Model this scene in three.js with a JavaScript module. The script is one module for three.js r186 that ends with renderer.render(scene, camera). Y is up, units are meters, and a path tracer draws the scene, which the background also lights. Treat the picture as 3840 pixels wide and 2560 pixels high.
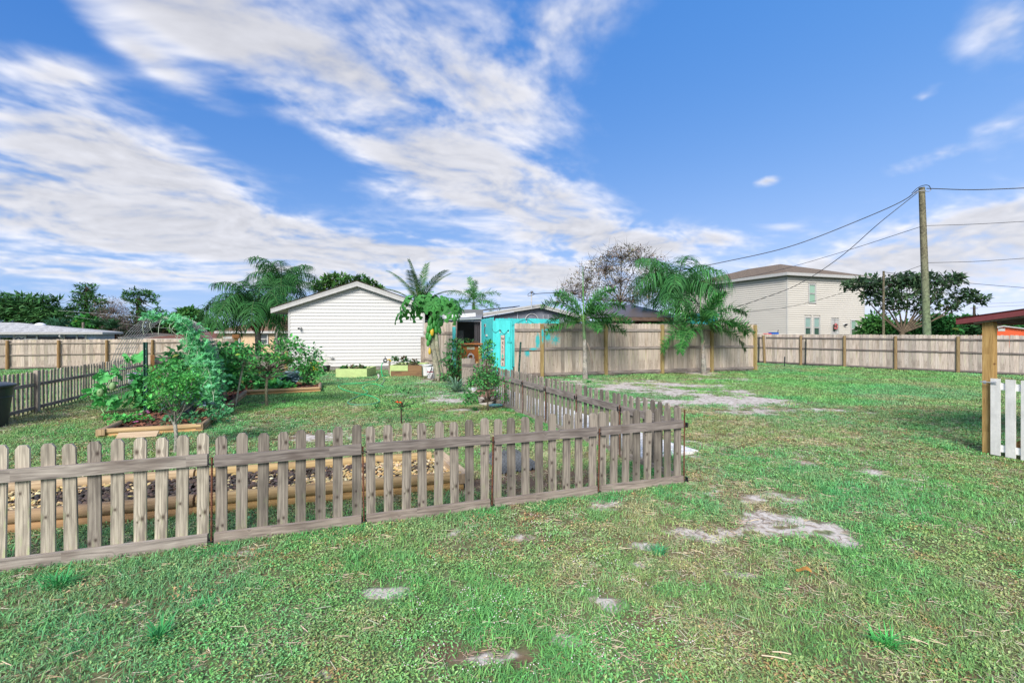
import * as THREE from 'three';
import { mergeVertices } from 'three/addons/utils/BufferGeometryUtils.js';
import { RoundedBoxGeometry } from 'three/addons/geometries/RoundedBoxGeometry.js';
import { FontLoader } from 'three/addons/loaders/FontLoader.js';
import { TextGeometry } from 'three/addons/geometries/TextGeometry.js';

// ---------------------------------------------------------------- camera
// Survey constants of the photograph: focal length and horizon in its own pixels, eye height in metres.
const F = 1780, CX = 1920, HY = 1240, EYE = 1.6;
const scene = new THREE.Scene();
const camera = new THREE.PerspectiveCamera(2 * Math.atan(1280 / F) * 180 / Math.PI, 1.5, 0.1, 900);
camera.position.set(0, EYE, 0);
camera.setViewOffset(3840, 2560, 0, 40, 3840, 2560);
const renderer = new THREE.WebGLRenderer({ antialias: true });
renderer.toneMapping = THREE.LinearToneMapping;
renderer.toneMappingExposure = 1.2;
renderer.shadowMap.enabled = true;

// ---------------------------------------------------------------- sun
const sun = new THREE.DirectionalLight(new THREE.Color(1, 0.96, 0.9), 4.3);
sun.position.set(-12, 29, 39);
sun.castShadow = true;
sun.shadow.radius = 44;
sun.shadow.mapSize.set(4096, 4096);
Object.assign(sun.shadow.camera, { left: -45, right: 45, top: 45, bottom: -45, near: 1, far: 140 });
scene.add(sun, sun.target);

// ---------------------------------------------------------------- random numbers and noise
let seed = 7;
const srand = (s) => { seed = s >>> 0; };
const rnd = () => { seed = (seed + 0x6d2b79f5) >>> 0; let t = Math.imul(seed ^ (seed >>> 15), 1 | seed); t = (t + Math.imul(t ^ (t >>> 7), 61 | t)) ^ t; return ((t ^ (t >>> 14)) >>> 0) / 4294967296; };
const rr = (a, b) => a + (b - a) * rnd();
const gs = () => (rnd() + rnd() + rnd() - 1.5) * 1.15;
const PERM = new Float32Array(65536);
srand(11); for (let i = 0; i < 65536; i++) PERM[i] = rnd();
function vn(x, y) {
  const ix = Math.floor(x), iy = Math.floor(y); let fx = x - ix, fy = y - iy;
  fx = fx * fx * (3 - 2 * fx); fy = fy * fy * (3 - 2 * fy);
  const a = (ix & 255) | ((iy & 255) << 8), b = ((ix + 1) & 255) | ((iy & 255) << 8), c = (ix & 255) | (((iy + 1) & 255) << 8), d = ((ix + 1) & 255) | (((iy + 1) & 255) << 8);
  const p = PERM[a], q = PERM[c];
  return (p + (PERM[b] - p) * fx) * (1 - fy) + (q + (PERM[d] - q) * fx) * fy;
}
function fbm(x, y, o = 4, g = 0.5) { let s = 0, a = 1, n = 0; for (let i = 0; i < o; i++) { s += a * vn(x, y); n += a; a *= g; x = x * 2.03 + 17.3; y = y * 2.01 + 9.7; } return s / n; }
const clamp = (x, a = 0, b = 1) => (x < a ? a : x > b ? b : x);
const sst = (a, b, x) => { const t = clamp((x - a) / (b - a)); return t * t * (3 - 2 * t); };
const mix = (a, b, t) => a + (b - a) * t;

// ---------------------------------------------------------------- sky: air and clouds, one equirectangular float texture
{
  const W = 4096, H = 2048, data = new Float32Array(W * H * 4);
  // clouds as long soft bodies: [azimuth, elevation, half length, half width (all degrees), tilt, amount]; pixel pairs below are read off the photograph
  const K = 1.633, deg = 180 / Math.PI;
  const body = (u, v, ru, rv, tilt, amt) => {
    const x = (u * K - CX) / F, y = (HY - v * K) / F, c = 1 / (1 + x * x), e = Math.atan(y * Math.sqrt(c));
    return [Math.atan(x) * deg, e * deg, ru * K / F * c * deg, rv * K / F * Math.sqrt(c) * Math.cos(e) ** 2 * deg, tilt, amt];
  };
  const bodies = [
    body(560, 70, 430, 105, 0.28, 0.8), body(800, 175, 160, 55, 0.3, 0.5), body(330, 20, 240, 70, 0.2, 0.6), body(1000, 90, 340, 115, 0.1, 0.55), body(1290, 40, 200, 80, -0.1, 0.38), body(1120, 210, 260, 80, 0.2, 0.46),
    body(140, 165, 100, 40, 0.1, 0.66), body(400, 170, 170, 38, 0.45, 0.55), body(690, 240, 230, 38, 0.35, 0.5), body(310, 120, 110, 30, 0.4, 0.4),
    body(150, 320, 190, 110, 0.3, 0.95), body(350, 410, 240, 75, 0.3, 1.1), body(480, 450, 170, 55, 0.3, 0.5), body(120, 500, 260, 70, 0.1, 1.2), body(560, 545, 380, 55, 0.1, 1.3), body(900, 565, 210, 34, 0.1, 1.1),
    body(420, 330, 160, 30, 0.4, 0.25), body(1090, 320, 210, 95, 0.35, 0.68), body(1110, 425, 260, 70, 0.2, 1.0), body(980, 390, 140, 80, 0.3, 0.55), body(1230, 470, 160, 34, 0.2, 0.4), body(700, 570, 200, 40, 0, 0.4), body(40, 400, 120, 60, 0.2, 0.4),
    body(1340, 545, 170, 40, 0.1, 1.2), body(1560, 560, 200, 26, 0.0, 1.0), body(1400, 630, 300, 30, 0, 0.5), body(1210, 620, 110, 30, 0.1, 1.1), body(150, 630, 320, 16, 0.05, 0.7), body(480, 640, 260, 14, 0.05, 0.55), body(950, 650, 520, 32, 0.02, 0.72), body(100, 600, 200, 14, 0, 0.4), body(510, 592, 130, 12, 0.1, 0.5), body(60, 668, 90, 9, 0, 0.6), body(260, 690, 130, 8, 0, 0.45),
    body(2250, 560, 280, 75, -0.2, 1.25), body(2000, 595, 260, 45, -0.2, 0.95), body(2330, 500, 120, 40, -0.2, 0.5), body(2250, 650, 330, 44, -0.1, 0.72), body(1800, 522, 60, 10, -0.1, 0.4), body(1750, 640, 160, 30, 0, 0.3),
    body(2290, 60, 130, 90, 0.4, 0.4), body(2130, 130, 90, 30, 0.2, 0.16), body(2120, 218, 40, 13, -0.3, 0.9), body(2165, 354, 66, 12, -0.2, 0.9), body(2060, 385, 90, 18, -0.2, 0.28), body(1762, 418, 32, 11, -0.15, 1.2), body(2290, 285, 80, 12, -0.15, 0.34), body(1420, 300, 150, 40, 0.3, 0.1),
    body(700, 345, 150, 40, 0.3, -0.3), body(560, 310, 140, 30, 0.4, -0.25), body(640, 480, 60, 30, 0.3, -0.3), body(60, 215, 90, 26, 0.1, -0.25), body(270, 270, 100, 25, 0.3, -0.2),
    body(1750, 230, 420, 210, 0, -0.5), body(60, 60, 120, 70, 0.3, -0.25),
  ];
  // unseen clouds in broad bands all round, thickened to raise the fill light
  for (let i = 0; i < 80; i++) { srand(500 + i * 13); const az = rr(62, 298), el = rr(5, 80); bodies.push([az > 180 ? az - 360 : az, el, rr(9, 26), rr(2, 9), rr(-0.3, 0.35), rr(0.35, 0.85)]); }
  const step = 8, GW = W / step, GH = H / step, env = new Float32Array((GW + 1) * (GH + 1));
  for (let j = 0; j <= GH; j++) for (let i = 0; i <= GW; i++) {
    const el = (j / GH - 0.5) * 180; if (el < -2) continue;
    let az = (i / GW - 0.5) * 360 + 90; if (az > 180) az -= 360;
    const ce = Math.cos(el / deg); let s = 0;
    for (const b of bodies) {
      let da = az - b[0]; if (da > 180) da -= 360; if (da < -180) da += 360;
      da *= ce > 0.3 ? ce / Math.max(0.3, Math.cos(b[1] / deg)) : 1; const de = el - b[1], ct = Math.cos(b[4]), st = Math.sin(b[4]);
      const p = (da * ct - de * st) / b[2], q = (da * st + de * ct) / b[3], d = p * p + q * q;
      if (d < 6) s += b[5] * Math.exp(-d);
    }
    env[j * (GW + 1) + i] = s;
  }
  const sd = new THREE.Vector3().copy(sun.position).normalize();
  for (let row = 0; row < H; row++) {
    const up = ((row + 0.5) / H - 0.5) * Math.PI, y = Math.sin(up), cy = Math.cos(up);
    for (let col = 0; col < W; col++) {
      const o = (row * W + col) * 4;
      if (y < -0.01) { data[o] = 0.1; data[o + 1] = 0.13; data[o + 2] = 0.11; data[o + 3] = 1; continue; }
      const round = ((col + 0.5) / W - 0.5) * 2 * Math.PI, x = Math.cos(round) * cy, z = Math.sin(round) * cy;
      const gx = col / step, gy = row / step, i = Math.floor(gx), j = Math.floor(gy), fx = gx - i, fy = gy - j, e = j * (GW + 1) + i;
      const cov = mix(mix(env[e], env[e + 1], fx), mix(env[e + GW + 1], env[e + GW + 2], fx), fy);
      const k = 1 / (Math.max(y, 0) + 0.15), px = x * k, pz = z * k;
      const al = px * 0.79 - pz * 0.61, ac = px * 0.61 + pz * 0.79;         // along and across the wind
      const w = fbm(al * 1.1 + 3, ac * 1.1 + 8, 3) - 0.5;
      const big = fbm(al * 3 + w * 1.8, ac * 5.6 + w * 2.4, 4), fine = fbm(al * 7 + w * 5 + 40, ac * 12 + w * 8, 5, 0.58), puff = fbm(al * 11 + 7 + w * 6, ac * 14 + w * 6, 5, 0.56);
      const n = (big - 0.5) * 1.2 + (fine - 0.5) * 0.4 + (puff - 0.5) * 0.8;
      const cc = cov > 0 ? 1 - Math.exp(-cov) : cov, d = cc + n * (0.25 + 0.75 * clamp(cov * 1.4));
      const a = sst(0.02, 0.92, d * 1.08) * 0.95;
      const thick = sst(0.55, 1.25, cov + (big - 0.5) * 0.9 + (puff - 0.5) * 0.5);
      // clear air: deep blue overhead, pale at the horizon
      const h = Math.pow(1 - clamp(y), 3.2), hz = Math.exp(-y * 7.5), mu = clamp(x * sd.x + y * sd.y + z * sd.z), side = 0.5 + 0.5 * (x / Math.max(cy, 0.05));
      let r = mix(0.046, 0.2, h), g = mix(0.2, 0.46, h), b = mix(0.57, 0.88, h);
      r = mix(r, 0.6, hz); g = mix(g, 0.71, hz); b = mix(b, 0.88, hz);
      const f = 0.88 + 0.26 * side + 0.4 * mu ** 4; r *= f * (0.7 + 0.55 * side); g *= f * (0.85 + 0.22 * side); b *= f;
      const lit = 0.85 - 0.2 * thick + (puff - 0.5) * 0.24 + (fine - 0.5) * 0.14 - 0.12 * sst(0.25, 0.7, y) + 0.55 * mu * mu;  // clouds grow brighter towards the sun, out of view, adding fill light
      const cr = lit * 0.93, cg = lit * 0.935, cb = lit * 1.0;
      const gl = Math.exp(-y * 14) * 0.35;
      data[o] = mix(r, mix(cr, 0.78, gl), a); data[o + 1] = mix(g, mix(cg, 0.8, gl), a); data[o + 2] = mix(b, mix(cb, 0.88, gl), a); data[o + 3] = 1;
    }
  }
  const t = new THREE.DataTexture(data, W, H, THREE.RGBAFormat, THREE.FloatType);
  t.mapping = THREE.EquirectangularReflectionMapping; t.magFilter = THREE.LinearFilter; t.needsUpdate = true;
  scene.background = t; scene.environment = t;
}

// ---------------------------------------------------------------- measuring: ground points and points at a depth, from pixels of the photograph
const V = (x, y, z) => new THREE.Vector3(x, y, z);
const G = (u, v) => { const z = EYE * F / (v - HY); return V((u - CX) * z / F, 0, -z); };
const at = (u, v, z) => V((u - CX) * z / F, EYE - (v - HY) * z / F, -z);
const alongRay = (A, B, u) => { const k = (u - CX) / F, dx = B.x - A.x, dz = B.z - A.z, t = (-k * A.z - A.x) / (dx + k * dz); return V(A.x + dx * t, 0, A.z + dz * t); };
const GRID = Math.atan2(0.3314, 0.9435);                 // how the gardens and houses are turned against the camera
const E1 = V(0.9435, 0, -0.3314), E2 = V(-0.3314, 0, -0.9435);

// ---------------------------------------------------------------- names, labels, groups
const used = new Map();
function numbered(n) { const k = used.get(n) || 0; used.set(n, k + 1); return k ? n + '_' + String(k).padStart(3, '0') : n; }
function tag(o, label, category, group, kind) { o.userData.label = label; if (category) o.userData.category = category; if (group) o.userData.group = group; if (kind) o.userData.kind = kind; return o; }
function thing(name, label, category, pos = V(0, 0, 0), turn = 0, group) {
  const o = new THREE.Group(); o.name = numbered(name); o.position.copy(pos); o.rotation.y = turn; scene.add(o);
  return tag(o, label, category, group);
}
function mesh(name, geo, mat, parent = scene) { const m = new THREE.Mesh(geo, mat); m.name = parent === scene ? numbered(name) : name; m.castShadow = m.receiveShadow = true; parent.add(m); return m; }
function dup(src, label, pos, turn) { const r = src.clone(); r.name = numbered(src.name.replace(/_\d{3}$/, '')); r.userData = { ...src.userData, label }; if (pos) r.position.copy(pos); if (turn !== undefined) r.rotation.y = turn; scene.add(r); return r; }

// ---------------------------------------------------------------- mesh builder
const _v = V(), _n = V(), _m3 = new THREE.Matrix3();
class MB {
  constructor() { this.p = []; this.n = []; this.t = []; this.c = []; this.i = []; }
  vert(x, y, z, nx, ny, nz, u, v, c) { this.p.push(x, y, z); this.n.push(nx, ny, nz); this.t.push(u, v); const k = c || WHITE; this.c.push(k[0], k[1], k[2]); return this.p.length / 3 - 1; }
  tri(a, b, c, col, uv) {
    _v.subVectors(b, a); _n.subVectors(c, a); _n.crossVectors(_v, _n).normalize(); const w = uv || [0, 0, 1, 0, 0, 1];
    const q = [a, b, c].map((p, k) => this.vert(p.x, p.y, p.z, _n.x, _n.y, _n.z, w[k * 2], w[k * 2 + 1], col)); this.i.push(...q); return this;
  }
  quad(a, b, c, d, col, uv) {
    _v.subVectors(c, a); _n.subVectors(d, b); _n.crossVectors(_v, _n).normalize();
    const w = uv || [0, 0, a.distanceTo(b), 0, a.distanceTo(b), a.distanceTo(d), 0, a.distanceTo(d)];
    const q = [a, b, c, d].map((p, k) => this.vert(p.x, p.y, p.z, _n.x, _n.y, _n.z, w[k * 2], w[k * 2 + 1], col)); this.i.push(q[0], q[1], q[2], q[0], q[2], q[3]); return this;
  }
  geo(g, m, col) {
    const P = g.attributes.position, N = g.attributes.normal, T = g.attributes.uv, o = this.p.length / 3; if (m) _m3.getNormalMatrix(m);
    for (let k = 0; k < P.count; k++) {
      _v.fromBufferAttribute(P, k); _n.fromBufferAttribute(N, k); if (m) { _v.applyMatrix4(m); _n.applyMatrix3(_m3).normalize(); }
      this.vert(_v.x, _v.y, _v.z, _n.x, _n.y, _n.z, T ? T.getX(k) : 0, T ? T.getY(k) : 0, col);
    }
    if (g.index) for (let k = 0; k < g.index.count; k++) this.i.push(g.index.array[k] + o); else for (let k = 0; k < P.count; k++) this.i.push(k + o);
    return this;
  }
  // a plank with the grain (v) along its longest side; uv in metres with a random start
  box(w, h, d, x, y, z, col, rot) {
    const g = boxGeo(w, h, d), m = new THREE.Matrix4(); if (rot) m.makeRotationFromEuler(rot); m.setPosition(x, y, z); return this.geo(g, m, col);
  }
  tube(pts, rad, sides = 6, col, cap = true) {
    const o = this.p.length / 3, n = pts.length, up = V(0, 1, 0), T = V(), A = V(), B = V(); let L = 0;
    for (let k = 0; k < n; k++) {
      T.subVectors(pts[Math.min(n - 1, k + 1)], pts[Math.max(0, k - 1)]).normalize();
      if (k === 0) { A.crossVectors(Math.abs(T.y) > 0.9 ? V(1, 0, 0) : up, T).normalize(); } else { A.addScaledVector(T, -A.dot(T)).normalize(); L += pts[k].distanceTo(pts[k - 1]); }
      B.crossVectors(T, A); const r = Array.isArray(rad) ? rad[Math.min(k, rad.length - 1)] : rad, cc = Array.isArray(col?.[0]) ? col[Math.min(k, col.length - 1)] : col;
      for (let s = 0; s <= sides; s++) { const a = s / sides * Math.PI * 2, c = Math.cos(a), d = Math.sin(a), x = A.x * c + B.x * d, y = A.y * c + B.y * d, z = A.z * c + B.z * d; this.vert(pts[k].x + x * r, pts[k].y + y * r, pts[k].z + z * r, x, y, z, s / sides * 6.28 * r, L, cc); }
    }
    for (let k = 0; k < n - 1; k++) for (let s = 0; s < sides; s++) { const a = o + k * (sides + 1) + s, b = a + sides + 1; this.i.push(a, a + 1, b + 1, a, b + 1, b); }
    if (cap) for (const [k, sg] of [[0, -1], [n - 1, 1]]) {
      T.subVectors(pts[Math.min(n - 1, k + 1)], pts[Math.max(0, k - 1)]).normalize().multiplyScalar(sg); const cc = Array.isArray(col?.[0]) ? col[Math.min(k, col.length - 1)] : col;
      const c = this.vert(pts[k].x, pts[k].y, pts[k].z, T.x, T.y, T.z, 0, 0, cc), base = this.p.length / 3;
      for (let s = 0; s <= sides; s++) { const q = (o + k * (sides + 1) + s) * 3; this.vert(this.p[q], this.p[q + 1], this.p[q + 2], T.x, T.y, T.z, this.t[q / 3 * 2] % 1, 0.1, cc); }
      for (let s = 0; s < sides; s++) sg > 0 ? this.i.push(c, base + s, base + s + 1) : this.i.push(c, base + s + 1, base + s);
    }
    return this;
  }
  leaf(p, dir, nor, len, wid, col, fold = 0.25) {
    const s = V().crossVectors(dir, nor).normalize(), m = V().copy(p).addScaledVector(dir, len * 0.45), l = V().copy(m).addScaledVector(s, wid / 2).addScaledVector(nor, wid * fold), r = V().copy(m).addScaledVector(s, -wid / 2).addScaledVector(nor, wid * fold), t = V().copy(p).addScaledVector(dir, len);
    return this.tri(p, t, l, col).tri(p, r, t, col);
  }
  get geometry() {
    const g = new THREE.BufferGeometry();
    g.setAttribute('position', new THREE.Float32BufferAttribute(this.p, 3)); g.setAttribute('normal', new THREE.Float32BufferAttribute(this.n, 3));
    g.setAttribute('uv', new THREE.Float32BufferAttribute(this.t, 2)); g.setAttribute('color', new THREE.Float32BufferAttribute(this.c, 3)); g.setIndex(this.i); return g;
  }
  build(name, mat, parent) { return mesh(name, this.geometry, mat, parent); }
}
const WHITE = [1, 1, 1];
function boxGeo(w, h, d) {
  const g = new THREE.BoxGeometry(w, h, d), P = g.attributes.position, N = g.attributes.normal, T = g.attributes.uv, L = w >= h && w >= d ? 0 : h >= d ? 1 : 2, ou = rnd(), ov = rnd() * 3;
  for (let k = 0; k < P.count; k++) {
    const p = [P.getX(k), P.getY(k), P.getZ(k)], n = [N.getX(k), N.getY(k), N.getZ(k)], ax = n.findIndex((q) => Math.abs(q) > 0.5);
    let a = [0, 1, 2].filter((q) => q !== ax); if (a[0] === L) a = [a[1], a[0]];
    T.setXY(k, ou + p[a[0]] + (ax === 2 ? 0.3 : 0), ov + p[a[1]]);
  }
  return g;
}
const eul = (x, y, z) => new THREE.Euler(x, y, z);
const spline = (pts, n) => new THREE.CatmullRomCurve3(pts).getPoints(n);
const jit = (c, a = 0.15) => { const k = 1 + rr(-a, a); return [c[0] * k * (1 + rr(-a, a) * 0.5), c[1] * k, c[2] * k * (1 + rr(-a, a) * 0.5)]; };
const inPoly = (x, z, P) => { let r = false; for (let i = 0, j = P.length - 1; i < P.length; j = i++) if ((P[i][1] > z) !== (P[j][1] > z) && x < (P[j][0] - P[i][0]) * (z - P[i][1]) / (P[j][1] - P[i][1]) + P[i][0]) r = !r; return r; };

// ---------------------------------------------------------------- textures
function tex(W, H, fn, srgb = true, repeat = true) {
  const d = new Uint8Array(W * H * 4);
  for (let y = 0; y < H; y++) for (let x = 0; x < W; x++) { const c = fn(x / W, y / H, x, y), o = (y * W + x) * 4; d[o] = clamp(c[0]) * 255; d[o + 1] = clamp(c[1]) * 255; d[o + 2] = clamp(c[2]) * 255; d[o + 3] = 255; }
  const t = new THREE.DataTexture(d, W, H); t.magFilter = THREE.LinearFilter; t.minFilter = THREE.LinearMipmapLinearFilter; t.generateMipmaps = true;
  if (srgb) t.colorSpace = THREE.SRGBColorSpace; if (repeat) t.wrapS = t.wrapT = THREE.RepeatWrapping; t.needsUpdate = true; return t;
}
const mix3 = (a, b, t) => [a[0] + (b[0] - a[0]) * t, a[1] + (b[1] - a[1]) * t, a[2] + (b[2] - a[2]) * t];
// wood grain in one strip: x across (metres), y along (metres); gives [tone -1..1, knot 0..1]
function grain(x, y, s, knots) {
  let kx = 0, k = 0;
  for (const [cx, cy, r] of knots) { const dx = (x - cx) / r, dy = (y - cy) / (r * 1.6), d = dx * dx + dy * dy; kx += dx * r * 1.4 * Math.exp(-d * 0.45); if (d < 3) k = Math.max(k, Math.exp(-d * 1.6)); }
  const xx = x + kx * 0.9 + (fbm(y * 1.3 + s, s * 3.1, 2) - 0.5) * 0.012;
  const f = fbm(xx * 140 + s * 31, y * 2.2 + s * 7, 3, 0.6), w = fbm(xx * 45 + s * 11, y * 1.1 + s, 3), l = fbm(xx * 420 + s, y * 9, 2);
  const ring = Math.sin((w * 3.2 + xx * 60) * 6.283);
  return [(f - 0.5) * 1.25 + ring * 0.16 + (l - 0.5) * 0.5, k];
}
// atlas of boards side by side: n strips, board width wm, height hm
function boardAtlas(n, W, H, wm, hm, s0, look) {
  const kn = []; srand(s0);
  for (let i = 0; i < n; i++) { const q = [], m = Math.floor(rr(0, 5.5)); for (let j = 0; j < m; j++) q.push([rr(0.15, 0.85) * wm, rr(0.03, 0.97) * hm, rr(0.006, 0.014)]); kn.push([q, rr(0, 40), rr(-1, 1), rnd()]); }
  return tex(W, H, (u, v) => { const i = Math.min(n - 1, Math.floor(u * n)), x = (u * n - i) * wm, y = v * hm, [q, s, tone, r] = kn[i], [g, k] = grain(x, y, s, q); return look(g, k, x / wm, y / hm, s, tone, r); }, true, false);
}
const picketLook = (base, light, dark, moss) => (g, k, x, y, s, tone, r) => {
  let c = mix3(base, g > 0 ? light : dark, clamp(Math.abs(g) * 1.3)); const st = fbm(x * 3 + s, y * 6 + s, 3);
  c = mix3(c, dark, clamp((st - 0.52) * 3.2) * 0.6); c = mix3(c, light, clamp((0.42 - st) * 3) * 0.5);
  const m = fbm(x * 5 + s * 2, y * 9 + s, 4); c = mix3(c, moss, clamp((m - 0.42 - y * 0.75 + (Math.abs(x - 0.5) > 0.36 ? 0.16 : 0)) * 3.4) * 0.75);
  c = mix3(c, [0.16, 0.12, 0.1], k * 0.75); const t = 1 + tone * 0.13; return [c[0] * t, c[1] * t, c[2] * t];
};
const T = {};
T.picket = boardAtlas(10, 1024, 1024, 0.076, 0.8, 21, picketLook([0.55, 0.52, 0.485], [0.7, 0.67, 0.63], [0.36, 0.335, 0.315], [0.52, 0.56, 0.42]));
T.board = boardAtlas(12, 1536, 1024, 0.14, 1.85, 33, (g, k, x, y, s, tone, r) => {
  let c = mix3([0.61, 0.575, 0.54], g > 0 ? [0.73, 0.7, 0.665] : [0.43, 0.395, 0.37], clamp(Math.abs(g) * 1.15));
  const st = fbm(x * 2.5 + s, y * 4 + s, 4); c = mix3(c, [0.42, 0.38, 0.34], clamp((st - 0.5) * 3.4) * 0.6); c = mix3(c, [0.55, 0.56, 0.44], clamp((fbm(x * 2 + s * 3, y * 3, 3) - 0.58) * 4) * 0.4);
  c = mix3(c, [0.26, 0.2, 0.17], k * 0.8); const t = 1 + tone * 0.11; return [c[0] * t, c[1] * t * (1 - 0.02 * r), c[2] * t * (1 - 0.04 * r)];
});
T.grey = tex(512, 1024, (u, v) => { const [g] = grain(u * 0.5, v * 2, 3, [[0.2, 0.6, 0.012], [0.35, 1.5, 0.01], [0.1, 1.7, 0.012]]); const st = fbm(u * 8, v * 5, 3); return mix3(mix3([0.56, 0.525, 0.495], g > 0 ? [0.69, 0.655, 0.62] : [0.36, 0.33, 0.315], clamp(Math.abs(g) * 1.3)), [0.36, 0.31, 0.28], clamp((st - 0.5) * 3) * 0.5); });
T.pine = tex(512, 1024, (u, v) => { const [g, k] = grain(u * 0.5, v * 2, 9, [[0.12, 0.4, 0.018], [0.3, 1.3, 0.016], [0.42, 0.9, 0.014], [0.2, 1.75, 0.018]]); return mix3(mix3([0.68, 0.59, 0.42], g > 0 ? [0.79, 0.72, 0.55] : [0.5, 0.41, 0.27], clamp(Math.abs(g) * 1.2)), [0.3, 0.19, 0.1], k * 0.8); });
T.log = tex(512, 512, (u, v) => { const [g, k] = grain(u * 0.4, v * 1.2, 15, [[0.1, 0.3, 0.012], [0.3, 0.9, 0.012]]); const st = fbm(u * 6, v * 3, 3); return mix3(mix3([0.67, 0.59, 0.48], g > 0 ? [0.78, 0.71, 0.6] : [0.48, 0.4, 0.32], clamp(Math.abs(g) * 1.1)), mix3([0.48, 0.42, 0.37], [0.25, 0.18, 0.12], k), clamp((st - 0.46) * 3) * 0.7 + k * 0.4); });
T.shingle = tex(512, 512, (u, v) => { const row = Math.floor(v * 16), tabs = Math.floor(u * 12 + (row % 2) * 0.5 + vn(row * 7, 3) * 2), e = v * 16 - row; const n = vn(tabs * 3.1 + 5, row * 5.7), f = fbm(u * 90, v * 90, 2); const t = 0.75 + n * 0.35 + (f - 0.5) * 0.5 - (e < 0.1 ? 0.25 : 0); return [0.58 * t, 0.51 * t, 0.43 * t]; });
T.bark = tex(256, 512, (u, v) => { const f = fbm(u * 20, v * 9, 4), w = fbm(u * 5, v * 26, 3); const t = 0.6 + f * 0.55 + (w > 0.6 ? -0.2 : 0); return [0.5 * t, 0.46 * t, 0.4 * t]; });
T.paint = tex(512, 512, (u, v) => { const f = fbm(u * 40, v * 7, 4), w = fbm(u * 9, v * 9, 4), s = fbm(u * 120, v * 120, 2); const t = 0.93 + (f - 0.5) * 0.1 + (w - 0.5) * 0.12 + (s - 0.5) * 0.06; return [t, t, t]; });
T.speck = tex(512, 512, (u, v) => { const f = fbm(u * 60, v * 60, 4, 0.65), w = fbm(u * 7 + 3, v * 7, 3); const t = 0.72 + (f - 0.5) * 0.6 + (w - 0.5) * 0.3; return [t, t * 0.99, t * 0.97]; });
T.rough = tex(256, 256, (u, v) => { const t = 0.6 + (fbm(u * 30, v * 30, 4) - 0.5) * 0.7; return [t, t, t]; }, false);

// ---------------------------------------------------------------- materials
const M = (o) => new THREE.MeshStandardMaterial({ roughness: 0.85, ...o });
const col = (r, g, b) => new THREE.Color().setRGB(r, g, b);
const m = {
  picket: M({ map: T.picket, color: col(0.84, 0.8, 0.74), roughness: 0.9, bumpMap: T.picket, bumpScale: 0.002 }),
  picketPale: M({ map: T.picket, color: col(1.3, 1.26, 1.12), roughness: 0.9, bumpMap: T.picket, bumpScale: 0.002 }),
  board: M({ map: T.board, color: col(1.32, 1.28, 1.2), roughness: 0.92, bumpMap: T.board, bumpScale: 0.003 }),
  boardTan: M({ map: T.board, color: col(1.42, 1.38, 1.28), roughness: 0.92, bumpMap: T.board, bumpScale: 0.003 }),
  boardGrey: M({ map: T.board, color: col(1.32, 1.3, 1.28), roughness: 0.92, bumpMap: T.board, bumpScale: 0.003 }),
  grey: M({ map: T.grey, vertexColors: true, bumpMap: T.grey, bumpScale: 0.002, roughness: 0.9 }),
  pine: M({ map: T.pine, vertexColors: true, bumpMap: T.pine, bumpScale: 0.0015 }),
  log: M({ map: T.log, vertexColors: true, bumpMap: T.log, bumpScale: 0.003, roughness: 0.9 }),
  bark: M({ map: T.bark, vertexColors: true, bumpMap: T.bark, bumpScale: 0.006, roughness: 0.95 }),
  paint: M({ map: T.paint, vertexColors: true, bumpMap: T.paint, bumpScale: 0.0015, roughness: 0.6 }),
  skin: M({ map: T.speck, vertexColors: true, roughness: 0.9, bumpMap: T.bark, bumpScale: 0.004 }),
  siding: M({ vertexColors: true, roughness: 0.55 }),
  speck: M({ map: T.speck, vertexColors: true, roughness: 0.95 }),
  shingle: M({ map: T.shingle, vertexColors: true, bumpMap: T.shingle, bumpScale: 0.01, roughness: 0.95 }),
  plain: M({ vertexColors: true, roughness: 0.7, roughnessMap: T.rough }),
  plastic: M({ vertexColors: true, roughness: 0.42 }),
  metal: M({ vertexColors: true, roughness: 0.45, metalness: 0.7 }),
  rust: M({ map: T.speck, color: col(0.3, 0.12, 0.07), roughness: 0.95, metalness: 0.2, bumpMap: T.speck, bumpScale: 0.001 }),
  leaf: new THREE.MeshPhysicalMaterial({ vertexColors: true, roughness: 0.62, transmission: 0.3, thickness: 0, side: THREE.DoubleSide, specularIntensity: 0.25 }),
  leafFar: new THREE.MeshPhysicalMaterial({ vertexColors: true, roughness: 0.85, side: THREE.DoubleSide, specularIntensity: 0.15, transmission: 0.2, thickness: 0 }),
  grass: new THREE.MeshPhysicalMaterial({ vertexColors: true, roughness: 0.8, side: THREE.DoubleSide, specularIntensity: 0.2 }),
  glass: M({ color: col(0.05, 0.075, 0.07), roughness: 0.06, metalness: 0 }),
};

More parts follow.
